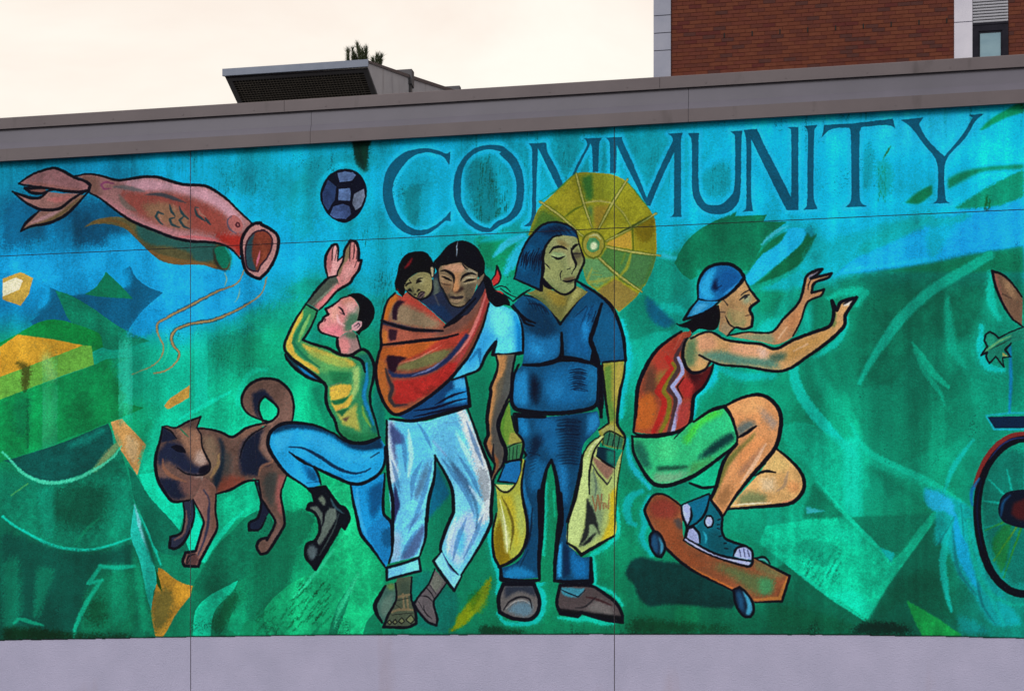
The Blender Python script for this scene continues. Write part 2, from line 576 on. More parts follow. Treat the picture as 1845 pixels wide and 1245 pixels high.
    F('A2 -100 620 10 605 600 390 690 350 860 335 760 390 800 440 760 470 810 540 780 560 840 610 800 660 960 700 870 740 790 770 710 805 10 1062 -100 1100', (6, 132, 74), own=False, a=.92, dry=.3, var=.2)
    G('A2 700 330 900 200 1000 300 950 660 820 640 840 560 790 540', (0, 148, 122), .6, 12, .5)
    G('A2 10 620 140 570 130 900 20 900', (0, 104, 70), .6, 14, .8)
    G('A2 220 530 320 500 330 900 230 960', (30, 150, 80), .6, 9, .3)
    S('A2 120 640 120 980', (0, 70, 45), 9, 5, .6, .4, None, .9)
    who('painted_roof')
    F('A2 -80 260 50 172 300 205 520 250 440 285 220 365 -80 480', (198, 148, 38), sm=False, dry=.08, var=.16)
    F('A2 -80 480 220 365 520 250 580 255 600 390 380 465 -80 640', (98, 160, 62), sm=False, dry=.12, var=.2)
    S('A2 60 380 110 420 100 560', (60, 62, 22), 16, 9, .8, .6, None, 1.0)
    S('A2 250 340 290 470', (150, 190, 110), 22, 9, .6, .8)
    G('A2 40 190 300 230 260 330 60 380', (215, 165, 48), .5, 10, .6)
    who('painted_shard')
    F('A2 720 800 800 778 975 965 910 1185 790 1000 745 900', (196, 148, 84), sm=False, dry=.3, var=.25)
    G('A2 830 880 930 950 900 1120 830 1000', (205, 180, 140), .6, 8, .8)
    who('painted_shard')
    F('A2 1103 685 1150 630 1290 535 1285 625 1130 715', (190, 148, 62), sm=False, dry=.4, var=.25)
    who('painted_shard')
    F('A1 -60 890 70 842 158 885 130 1000 70 1085 -60 1040', (180, 148, 62), sm=False, dry=.3, var=.2)
    F('A1 -60 920 40 880 85 905 60 970 -60 1020', (205, 200, 170), sm=False, dry=.2, own=True)
    CUR[0] = 0
    # teal air with long runs of thinner paint
    for x, y0, y1, w, c, a in ((226, 585, 775, 13, (60, 190, 165), .55), (362, 575, 790, 12, (20, 190, 165), .55), (90, 600, 1145, 14, (60, 160, 130), .4),
                               (213, 850, 1145, 12, (40, 165, 135), .45), (275, 640, 740, 18, (0, 168, 138), .5), (1540, 770, 960, 16, (20, 190, 165), .35), (560, 480, 640, 14, (0, 160, 160), .3),
                               (1395, 860, 1040, 14, (20, 180, 150), .3), (1690, 700, 900, 12, (0, 160, 125), .35)):
        h = .22 * (y1 - y0)
        m = smask('S %f %f %f %f' % (x, y0 - 4, x + 1, y1 + 4), 2 * w, 1.6, 1, 1)
        f = np.clip((np.arange(m[0], m[1]) + CY0 - y0) / h, 0, 1) * np.clip((y1 - np.arange(m[0], m[1]) - CY0) / h, 0, 1)
        m[4] *= f[:, None] * (.7 + .6 * (STREAK[m[0]:m[1], m[2]:m[3]] - .3))
        lay(m, c, a, .5)
    G('A2 1440 180 1700 120 1760 300 1700 420 1520 400 1440 300', (0, 118, 90), .5, 22, .8)
    specks(418, 625, 50, 50, 60, (2, 76, 54), .45)
    G('S 420 570 560 535 600 560 560 600 480 600', (0, 150, 110), .6, 20, .5)
    G('S 500 530 560 500 640 520 660 560 600 540', (0, 135, 110), .6, 12, .5)
    G('S 445 600 520 590 510 640 460 660', (0, 158, 118), .7, 12, .6)
    # bowl
    who('painted_bowl')
    F('A2 -60 1080 10 1065 370 950 700 812 722 860 745 950 690 1040 560 1150 400 1215 250 1228 120 1180 30 1110', (0, 82, 76), dry=.1, var=.25)
    S('A2 430 970 560 920 660 860', (0, 135, 120), 16, 8, .7, .5, None, .4)
    F('A3 -60 160 10 150 100 88 200 85 300 92 450 62 620 -10 720 -90 790 -160 850 40 885 230 860 480 720 530 560 562 400 550 200 478 10 378 -60 330', (0, 118, 92), dry=.15, var=.25)
    G('A3 300 150 560 80 700 130 680 330 560 420 380 380 250 300', (0, 78, 58), .7, 20, .9)
    G('A3 720 20 840 60 870 300 760 450 740 200', (0, 150, 120), .6, 12, .5)
    G('A3 190 120 310 110 310 480 230 470', (20, 150, 122), .6, 8, .4)
    S('A2 600 1150 690 1050 780 950 760 900', (140, 150, 100), 14, 5, .8, .5, .4, .5)
    S('A2 -60 1020 10 1090 80 1165 200 1225 330 1238 480 1205 620 1135 740 1050 795 975', (70, 200, 165), 6.5, 2, .9, .6, .4, .6)
    S('A2 735 870 745 950', (0, 180, 150), 7, 2, .9)
    S('A3 -60 320 10 378 100 430 200 485 320 535 420 555 540 563 640 550 740 520 860 478', (0, 195, 168), 5.5, 1.8, .95, .7, .5, .5)
    S('A3 0 170 120 85', (120, 180, 90), 4, 1.5, .8)
    S('A3 460 520 560 400 640 330', (20, 140, 100), 5, 2.5, .5)
    CUR[0] = 0
    G('A3 -80 420 200 500 420 570 700 560 870 500 890 680 640 670 540 800 640 780 440 1180 220 1190 100 1100 -80 1190', (0, 72, 62), .8, 12, .4)
    G('A3 -60 640 60 600 70 1000 20 1120 -60 1150', (0, 120, 92), .7, 12, .6)
    G('A3 190 680 320 690 260 880 200 1060 160 1060', (0, 120, 92), .7, 10, .6)
    G('A3 560 830 700 740 880 700 900 1000 880 1160 480 1170', (0, 118, 84), .8, 14, .7)
    G('A3 520 960 680 880 700 1080 560 1120', (0, 60, 36), .6, 20, 1.1)
    G('A3 700 760 830 740 850 1060 730 1100', (0, 140, 105), .6, 10, .5)
    S('A3 895 678 760 688 640 678', (0, 165, 135), 8, 2, .9, .6, .9, .4)
    S('A3 650 680 570 790 560 800 660 780', (0, 160, 130), 8, 2, .85, .8, .6, .4)
    S('A3 655 780 590 870 510 1010 465 1120 455 1190', (0, 165, 132), 8, 2, .85, .6, .8, .5)
    S('A3 20 1090 60 1060 140 1080 230 1105', (0, 150, 118), 7, 2.5, .8, .6, None, .5)
    G('A3 -60 1120 240 1130 420 1160 880 1170 880 1200 -60 1215', (10, 40, 20), .8, 10, .7)
    # light spike and the yellow cone
    who('painted_cone')
    F('A3 1062 690 1100 705 1180 770 1250 805 1322 822 1300 885 1200 1010 1100 1180 1040 1182 1010 1000 1040 850', (176, 130, 40), dry=.3, var=.25)
    G('A3 1020 880 1130 820 1170 920 1130 1080 1060 1180 1020 1100', (104, 96, 44), .85, 12, .9)
    G('A3 1180 800 1300 830 1240 960 1180 940', (215, 155, 40), .6, 8, .6)
    F('A3 1020 640 1060 740 1090 860 1060 820 1030 740', (20, 70, 24), own=True)
    CUR[0] = 0
    F('A3 890 225 930 330 970 440 1000 560 1040 700 1050 800 1030 860 1010 1000 980 900 930 650 880 520 862 440', (24, 180, 162), own=False, dry=.35, var=.2)
    G('A3 870 520 930 700 1000 1000 1030 1170 940 1160 900 800', (0, 150, 110), .75, 8, .4)
    S('A3 893 240 930 390 990 560', (140, 195, 205), 7, 3, .7, .3, None, .6)
    S('A3 930 310 1000 460 1050 590 1080 670', (0, 190, 165), 6, 1.8, .9, .4, .5, .4)
    S('A3 945 380 1000 560 1030 660', (0, 84, 66), 7, 3, .8, .4)
    # light round the dog, its cast shapes
    G('A2 1060 760 1150 700 1240 760 1360 700 1640 560 1660 700 1760 800 1845 800 1845 840 1500 850 1100 820 1080 900 1040 1100 960 1200 930 1100 980 950', (0, 190, 152), .85, 9, .45)
    G('A2 1320 720 1580 580 1660 690 1700 760 1800 800 1500 850 1340 830', (0, 160, 122), .6, 9, .9)
    S('A2 1215 780 1380 690 1580 585', (0, 205, 170), 8, 3, .9, .5, .4, .5)
    S('A2 1845 430 1740 440 1660 560 1630 680', (0, 190, 155), 10, 5, .8, .6, None, .7)
    F('A3 920 20 1050 0 1120 170 1180 215 1240 220 1240 330 1210 430 1110 330 1000 200', (0, 200, 160), own=False, dry=.4, var=.15)
    F('A3 845 -40 900 20 1000 180 1110 300 1220 430 1285 560 1180 600 1050 560 990 420 930 290 888 200', (0, 106, 84), own=False, a=.9, dry=.3, var=.15)
    F('A3 1310 230 1360 330 1390 400 1340 580 1290 580 1260 480 1280 350', (0, 192, 155), own=False, dry=.3)
    F('A3 1480 160 1620 110 1760 70 1800 200 1790 340 1640 330 1500 440 1380 640 1380 590 1480 400', (0, 170, 130), own=False, dry=.5, var=.2)
    S('A3 1670 290 1540 420 1440 560 1390 640', (0, 205, 165), 9, 3, .9, .3, .8, .4)
    F('A3 1700 320 1845 250 1900 400 1900 560 1845 640 1500 900 1300 1100 1300 860 1380 700 1500 520 1600 420', (0, 105, 78), own=False, a=.8, dry=.4, var=.25)
    F('A3 1310 1180 1330 1000 1420 900 1560 820 1640 780 1600 860 1470 1000 1440 1180', (0, 180, 142), own=False, dry=.5, var=.2)
    F('A3 1560 1130 1600 1010 1740 890 1845 830 1900 860 1780 1010 1690 1080 1640 1180', (0, 150, 108), own=False, dry=.7, var=.2)
    G('A3 1440 1100 1560 900 1660 850 1620 960 1500 1180', (6, 70, 40), .6, 10, 1.0)
    G('B4 -100 700 150 420 230 300 330 280 400 330 330 440 260 600 190 800 40 1000 -100 1100', (0, 108, 78), .8, 10, .5)
    # light brush planes in the middle, bottom
    F('B4 60 1175 20 1000 190 820 400 700 500 560 640 330 640 100 560 60 440 60 400 140 640 300 700 460 780 560 880 700 880 800 820 980 860 1080 860 1175', (18, 165, 112), own=False, a=.85, dry=.4, var=.25)
    F('B4 420 110 630 100 700 330 720 470 600 560 470 620 560 470 630 300', (22, 178, 122), own=False, a=.8, dry=.35, var=.2)
    F('B4 480 1175 520 1040 560 940 670 770 620 960 540 1175', (0, 112, 80), own=False, a=.9, dry=.2)
    F('B4 730 1175 760 1080 830 1000 860 1100 880 1175', (0, 110, 80), own=False, a=.9, dry=.2)
    F('B4 350 1175 440 1080 400 1160', (0, 120, 84), own=False, a=.6)
    S('B4 235 900 400 720 520 560', (40, 195, 145), 7, 3, .8, .5, None, .7)
    S('B4 700 740 560 1000 530 1120', (50, 190, 140), 9, 5, .7, .4, None, .6)
    for _k in range(44):
        _x, _y = 400 + 100 * math.sin(_k * 2.3) - 60 * (_k % 4 == 0), 770 + 7 * _k
        S('B4 %f %f %f %f' % (_x, _y, _x - 40, _y + 46), (4, 66, 38), 7, 4, .55, .2, None, 1.3)
    for _k in range(26):
        _x, _y = 120 + 130 * math.sin(_k * 1.7), 960 + 7 * _k
        S('B4 %f %f %f %f' % (_x, _y, _x - 30, _y + 40), (4, 74, 44), 7, 4, .45, .2, None, 1.3)
    G('B4 380 360 520 280 600 380 480 560 390 560', (0, 125, 84), .5, 12, .8)
    G('B3 160 880 330 860 390 960 330 1080 200 1180 140 1000', (0, 110, 78), .7, 10, .4)
    G('B2 830 760 880 900 900 1180 830 1130 800 900', (0, 110, 104), .7, 6, .4)
    # between the two women; under the trousers
    F('B3 1255 490 1320 640 1380 800 1390 900 1330 1000 1280 1160 1150 1240 1180 1000 1190 880 1240 700', (0, 112, 84), own=False)
    F('B3 1250 500 1360 760 1240 900 1190 940 1220 760', (0, 88, 118), own=False, soft=5)
    G('B4 1080 760 1200 700 1340 830 1420 900 1400 1100 1340 1160 1120 1120 1060 900', (0, 96, 90), .7, 8, .4)
    F('B4 1400 1060 1500 930 1600 820 1660 740 1650 820 1560 1000 1440 1120 1340 1160 1400 1090', (118, 138, 14), own=False, soft=3, dry=.7, var=.2)
    G('B4 1480 900 1600 830 1640 860 1520 1020', (20, 80, 20), .5, 10, 1.0)
    # sky and leaves behind the woman with the red shawl
    G('B1 620 880 960 860 980 1000 900 1120 820 1140 700 1120 620 1060', (0, 176, 205), .7, 14, .5)
    specks(692, 505, 16, 42, 46, (6, 74, 66), .55)
    G('B1 1540 720 1845 700 1845 1000 1700 960 1600 900', (0, 125, 84), .85, 10, .4)
    S('C1 20 940 160 910 330 890', (0, 170, 190), 12, 5, .7, .4)
    S('C1 110 1050 200 960 330 900', (40, 180, 205), 13, 4, .8, .3, .6, .4)
    S('C1 200 1160 280 1040 350 930', (30, 185, 215), 22, 7, .8, .5, .5, .5)
    # right of the umbrella, mid wall
    G('C1 1280 700 1500 720 1640 800 1500 900 1480 1000 1300 1040 1280 860', (0, 180, 205), .8, 12, .4)
    S('C1 1250 1030 1400 1060 1510 1090', (40, 190, 205), 9, 4, .8, .6, .3)
    G('C2 1200 130 1480 130 1540 330 1340 440 1190 330', (0, 140, 122), .6, 14, .5)
    F('C2 1010 490 1140 380 1190 350 1280 440 1430 575 1380 620 1260 640 1100 700 1040 560', (0, 122, 102), own=False, soft=4, a=.8)
    F('C2 1200 370 1290 440 1420 570 1330 600 1230 520', (0, 84, 128), own=False, soft=5, a=.8)
    H('C2 1330 450 1460 480 1490 510', (0, 190, 178), 14, .7, 7)
    # green leaf behind cap, with blue gaps
    F('E1 -20 1180 40 1060 130 960 260 880 430 805 420 840 650 830 620 880 790 880 640 1010 520 1230 480 1230 400 1185 300 1190 210 1240 100 1300 40 1260', (0, 116, 84), own=False, dry=.15, var=.12)
    F('E1 830 930 640 1080 520 1240 650 1240 760 1130 870 1060 950 960', (16, 170, 215), own=False, dry=.3, var=.1)
    F('E1 1010 960 920 1140 780 1240 660 1245 720 1180 830 1090', (0, 102, 70), own=False, dry=.2, soft=1.2)
    F('D1 885 235 930 190 1020 90 1110 0 1200 -110 1330 -110 1290 0 1160 120 1060 200 950 290 910 300', (16, 178, 220), own=False, dry=.25, soft=1.2)
    F('D1 950 300 1060 215 1180 120 1290 10 1340 -90 1375 0 1290 140 1180 210 1060 262', (0, 98, 66), own=False, dry=.2, soft=1.2)
    F('E1 800 940 660 1030 540 1180 610 1120 740 1030', (0, 110, 74), own=False, dry=.2, soft=1.2)
    S('E1 610 1045 700 960 800 910', (60, 190, 205), 7, 3, .8, .3, None, .4)
    G('E1 880 1240 960 1060 1100 1000 1300 960 1500 880 1845 800 1845 880 1400 1100 1150 1245', (0, 172, 180), .8, 10, .4)
    G('D1 1240 340 960 345 1100 280 1280 190 1340 240 1320 300', (0, 172, 180), .8, 5, .4)
    F('D4 500 1245 700 1110 950 1000 1200 860 1400 790 1600 790 1845 770 1845 1060 1500 1130 1100 1200 720 1245', (14, 165, 235), own=False, dry=.3, soft=3, var=.15)
    F('D4 1500 790 1845 720 1845 1050 1500 1110 1240 1120 1380 920', (18, 150, 240), own=False, dry=.3, soft=8, a=.8)
    G('D4 640 1080 900 900 1200 850 1500 800 1420 880 1150 920 900 1030 700 1130', (0, 170, 170), .8, 8, .4)
    G('D4 1180 870 1380 840 1330 960 1180 1180 1130 1000', (0, 178, 185), .7, 10, .4)
    F('D5 440 150 560 80 900 40 1260 0 1100 -20 800 30 560 60', (14, 190, 235), own=False, soft=4, dry=.3)
    # long grass blades, right
    F('D4 985 745 1080 665 1180 615 1185 680 1090 748', (0, 128, 88), own=False, soft=.8)
    F('D4 1283 575 1400 520 1560 485 1845 465 1845 500 1560 520 1400 590 1290 650', (0, 128, 96), own=False, soft=1.5)
    F('D4 1520 220 1620 130 1760 50 1845 0 1845 90 1700 140 1540 222', (0, 140, 96), own=False, soft=1.2)
    F('D4 1330 790 1440 720 1600 620 1845 500 1845 700 1640 770', (0, 138, 110), own=False, soft=4, dry=.6)
    S('D4 1580 700 1565 790', (30, 60, 10), 12, 6, .6, .4, None, 1.3)
    S('D4 1600 730 1590 790', (30, 70, 14), 8, 4, .5, .4, None, 1.3)
    for _k in range(26):                                         # specks of mould in the bay of the T
        _x, _y = 1478 + 26 * math.sin(_k * 2.3), 480 + 9.5 * _k
        S('E1 %f %f %f %f' % (_x, _y, _x + 5 * math.sin(_k), _y + 22), (34, 92, 34), 4.5, 2.2, .55, .3, None, 1.0)
    for _k in range(9):
        S('E1 %f %f %f %f' % (1540 - 5 * _k, 335 + 8 * _k, 1530 - 6 * _k, 358 + 9 * _k), (40, 92, 30), 4.5, 2, .55, .3, None, 1.0)
    G('E1 1430 430 1540 440 1560 560 1530 700 1450 720 1440 560', (10, 140, 130), .5, 10, 1.0)
    G('E1 1340 350 1400 300 1430 420 1380 640 1330 660', (0, 130, 140), .5, 10, .9)
    G('E1 160 560 340 440 400 560 340 700 250 720 170 620', (0, 138, 152), .5, 14, .8)
    specks(1290, 318, 34, 34, 40, (2, 96, 100), .45)
    S('E1 170 500 400 350', (0, 190, 228), 22, 8, .7, .7)
    G('E1 960 880 1000 1000 900 960', (0, 100, 120), .5, 8, 1.0)
    # dark green field right
    F('D5 480 150 640 100 1000 60 1280 0 1480 -50 1845 -60 1845 400 1700 300 1600 240 1560 300 1480 500 1400 560 1100 560 900 900 640 900 620 500 700 250 640 230 560 230', (0, 104, 80), own=False, a=.75, soft=8, dry=.3, var=.2)
    F('D4 720 1245 1100 1190 1500 1110 1845 1050 1845 1245', (0, 112, 80), own=False, soft=2, a=.9)
    S('D5 1600 -40 1400 80 1200 200 1000 370 850 560 730 740 660 880', (0, 158, 135), 19, 4, .85, .9, .4, .4)
    S('D5 1290 270 1300 440 1320 600 1370 700 1430 780', (0, 150, 125), 18, 6, .7, .4, .4, .5)
    S('D5 1040 590 1100 680 1180 800 1300 910', (0, 172, 140), 13, 3, .85, .25, .5, .4)
    S('D5 1050 640 1130 800 1240 950 1270 1040', (0, 165, 135), 9, 4, .7, .3, .4, .5)
    H('D5 560 360 560 480 480 600 330 700', (0, 180, 165), 10, .8, 4)
    H('D5 430 270 540 230 660 215 700 230 640 320', (0, 165, 140), 13, .8, 5)
    S('D5 180 680 200 880 300 1060 460 1240 620 1400', (0, 190, 172), 20, 4, .85, .8, .6, .5)
    S('D5 330 720 400 900 560 1120 640 1245', (0, 160, 128), 24, 8, .7, .6)
    S('D5 300 330 270 480 190 560', (0, 165, 150), 18, 6, .7, .5)
    S('D5 280 380 300 500', (0, 175, 155), 18, 6, .6, .5)
    F('D6 100 30 250 0 420 80 540 130 640 120 860 280 1160 430 1400 580 1240 640 1120 480 900 380 700 330 740 470 660 520 640 690 540 690 360 430 280 320 140 200', (0, 176, 144), own=False, a=.62, soft=3, dry=.3, var=.15)
    G('D6 540 120 660 140 670 680 560 680 530 400', (14, 188, 160), .65, 7, .3)
    F('D6 -20 1120 150 1000 420 1245 700 1430 640 1500 120 1500 -20 1300', (0, 92, 70), own=False, a=.8, soft=1, dry=.2)
    F('D6 860 1100 1010 900 1210 690 1260 900 1240 1245 1100 1430 720 1430', (0, 96, 76), own=False, a=.7, soft=1.2, dry=.3)
    F('D6 540 700 700 690 760 860 690 1010 590 900', (0, 186, 150), own=False, a=.5, soft=1.2, dry=.3)
    F('D6 1060 380 1180 440 1260 160 1300 0 1190 0 1150 200', (0, 142, 112), own=False, a=.6, soft=1.5, dry=.3)
    S('D6 600 20 700 200 900 310 1180 440 1400 580', (0, 180, 150), 12, 4, .8, .5, None, .4)
    S('D6 730 330 900 430 1100 580', (0, 118, 92), 16, 9, .6, .4)
    F('D6 -20 750 570 690 820 920 880 1010 1000 900 1230 620 1210 700 900 1130 720 1430 300 1150 60 970 -60 880', (0, 180, 142), own=False, a=.9, dry=.2, soft=.9, var=.25)
    F('D6 590 685 1180 660 1200 640 1000 870 920 940 810 910', (0, 118, 92), own=False, a=.9, soft=1)
    for _k in range(30):
        _x, _y = 400 + 110 * math.sin(_k * 1.9) + 20 * math.sin(_k * 5.1), 900 + 8 * _k
        S('D6 %f %f %f %f' % (_x, _y, _x - 34, _y + 60), (2, 84, 68), 9, 5, .5, .2, None, 1.1)
    G('D6 200 850 420 860 520 960 440 1060 260 980', (0, 128, 102), .6, 10, .9)
    G('D7 540 520 680 560 760 660 720 740 560 640 420 560', (0, 196, 160), .7, 10, .4)
    G('D6 420 760 640 780 700 900 560 880', (0, 190, 155), .6, 10, .5)
    S('D6 360 430 570 680 800 910 870 1010', (0, 185, 150), 7, 1.6, .9, .5, .6, .2)
    F('D6 805 905 915 945 890 1010 850 970', (0, 170, 165), own=False, soft=1, dry=.4)
    S('D6 1230 620 1080 820 960 990 860 1100', (0, 165, 132), 13, 3, .85, .5, .6, .4)
    S('D7 130 340 420 560 700 750', (0, 190, 155), 6, 2.5, .8, .5, None, .6)
    F('D6 272 610 420 645 280 660', (40, 165, 165), own=False, soft=.8, dry=.4)
    G('D6 270 580 320 430 560 680 440 700 250 690', (0, 96, 72), .7, 6, .5)
    F('D6 272 610 420 645 280 660', (40, 165, 165), own=False, soft=.8, dry=.4)
    G('D7 0 620 200 640 460 720 640 800 640 850 0 850', (0, 82, 56), .8, 16, .7)
    G('D7 700 760 960 780 1080 850 560 850', (4, 38, 32), .85, 10, .9)
    G('D7 830 580 1000 420 1220 360 1280 600 1420 760 1380 800 1100 660 960 620 780 760', (0, 88, 66), .75, 14, .7)
    G('D7 1350 700 1500 760 1650 850 1400 850', (0, 150, 150), .75, 10, .5)
    F('D7 995 603 1130 680 1240 745 1400 860 1110 862 1070 780 1030 690', (20, 148, 72), own=False, soft=1.2, dry=.5, var=.2)
    # splash beside the wheel
    F('D6 1120 470 1240 490 1330 540 1440 600 1480 640 1500 900 1560 1060 1700 1245 1840 1460 1620 1460 1480 1245 1360 1080 1290 900 1240 860 1200 900 1200 640', (10, 168, 175), own=False, a=.7, soft=5, dry=.5, var=.2)
    F('D6 1340 640 1400 760 1480 1000 1540 1240 1440 1120 1360 960 1330 780', (16, 160, 205), own=False, a=.85, soft=3, dry=.3)
    F('D6 1125 480 1230 510 1330 580 1340 690 1260 640 1190 640 1130 570', (30, 172, 210), own=False, a=.85, soft=3, dry=.3)
    for s, w in (('D6 1330 700 1280 860 1260 1040 1290 1245 1320 1360', 13), ('D6 1400 620 1390 700 1430 860', 12), ('D6 1470 800 1520 1000 1600 1245 1700 1460', 10), ('D6 1480 130 1340 320 1270 500', 10)):
        S(s, (0, 180, 170), w, 4, .75, .4, None, .5)
    for s, w in (('D6 1340 690 1230 880', 6), ('D6 1390 590 1410 820', 7), ('D6 1330 760 1370 1060 1500 1245', 6), ('D6 1490 1000 1540 1300 1640 1460', 5)):
        S(s, (0, 105, 110), w, 2.5, .7, .3)
    # lower middle greens
    G('C3 1040 640 1160 620 1260 760 1180 1000 1180 1200 1020 1245 1000 900', (0, 140, 100), .5, 14, .5)
    S('C3 1180 740 1100 780 1070 860 1090 960 1130 980', (0, 172, 172), 16, 4, .8, .5, .5, .4)
    H('C3 1230 780 1190 880 1200 980 1180 1080 1250 1200', (0, 178, 178), 11, .8, 4)
    H('C3 1075 360 1085 480 1130 590 1240 720', (20, 185, 195), 9, .85, 3)
    H('C3 1050 0 1010 120', (0, 195, 200), 16, .8, 5)
    H('C2 1040 560 1080 800 1070 900 1040 1050 1030 1245', (0, 195, 195), 14, .85, 5)
    H('C2 1720 880 1690 980 1600 1060 1560 1100 1550 1245', (0, 195, 200), 13, .85, 5)
    F('D3 30 720 60 650 140 615 260 640 430 660 520 700 640 760 800 850 830 940 800 985 560 970 340 955 200 968 120 900 90 810 40 760', (0, 52, 52), own=False, soft=4, a=.93, var=.2)
    G('D3 380 960 560 970 560 1090 380 1100', (0, 130, 84), .7, 8, .4)
    G('D3 100 1050 360 1080 800 1120 880 1165 0 1165', (4, 60, 34), .7, 14, .9)
    G('C4 -40 940 60 760 100 700 60 900 0 1000', (110, 130, 20), .7, 7, .7)
    G('C4 0 1060 160 1080 340 1100 340 1130 0 1130', (6, 40, 22), .7, 8, .9)
    H('C4 90 300 80 420 110 560 150 740 130 830', (0, 190, 180), 9, .9, 2.5)
    H('C4 460 620 460 760 430 780 470 860 460 960 400 1040 200 1050 140 980', (0, 180, 170), 9, .85, 3)
    F('C4 470 40 520 -120 560 0 580 200 560 420 540 600 545 740 440 760 440 700 480 400', (0, 120, 84), own=False)
    S('C4 545 100 550 280', (0, 180, 140), 8, 3, .8, .4)
    H('C4 490 40 478 340 470 560', (0, 175, 150), 8, .8, 3)
    H('C4 1000 200 1000 420 820 560 830 640 840 780 960 830 1040 920', (0, 190, 170), 8, .85, 3)
    H('C4 580 1010 690 1020 800 1020 900 1050 980 1050', (0, 190, 165), 9, .9, 3)
    G('D2 240 780 560 760 420 870 240 800', (0, 140, 105), .6, 8, .4)
    H('D2 960 40 1120 90 1180 180', (0, 150, 118), 12, .7, 6)
    H('D2 1330 640 1340 780 1260 880', (0, 160, 125), 12, .8, 5)
    H('D1 690 890 860 950 1100 950', (0, 175, 170), 14, .7, 7)
    H('D1 540 380 560 200', (0, 160, 140), 12, .6, 6)
    G('D1 1020 560 1180 500 1140 620 1060 640 960 630', (0, 185, 172), .8, 6, .4)
    G('D1 1200 330 1290 300 1260 420 1120 590 1120 460', (0, 160, 140), .7, 8, .4)
    G('D1 930 330 1180 330 1100 480 980 500 960 420', (0, 125, 92), .6, 8, .4)


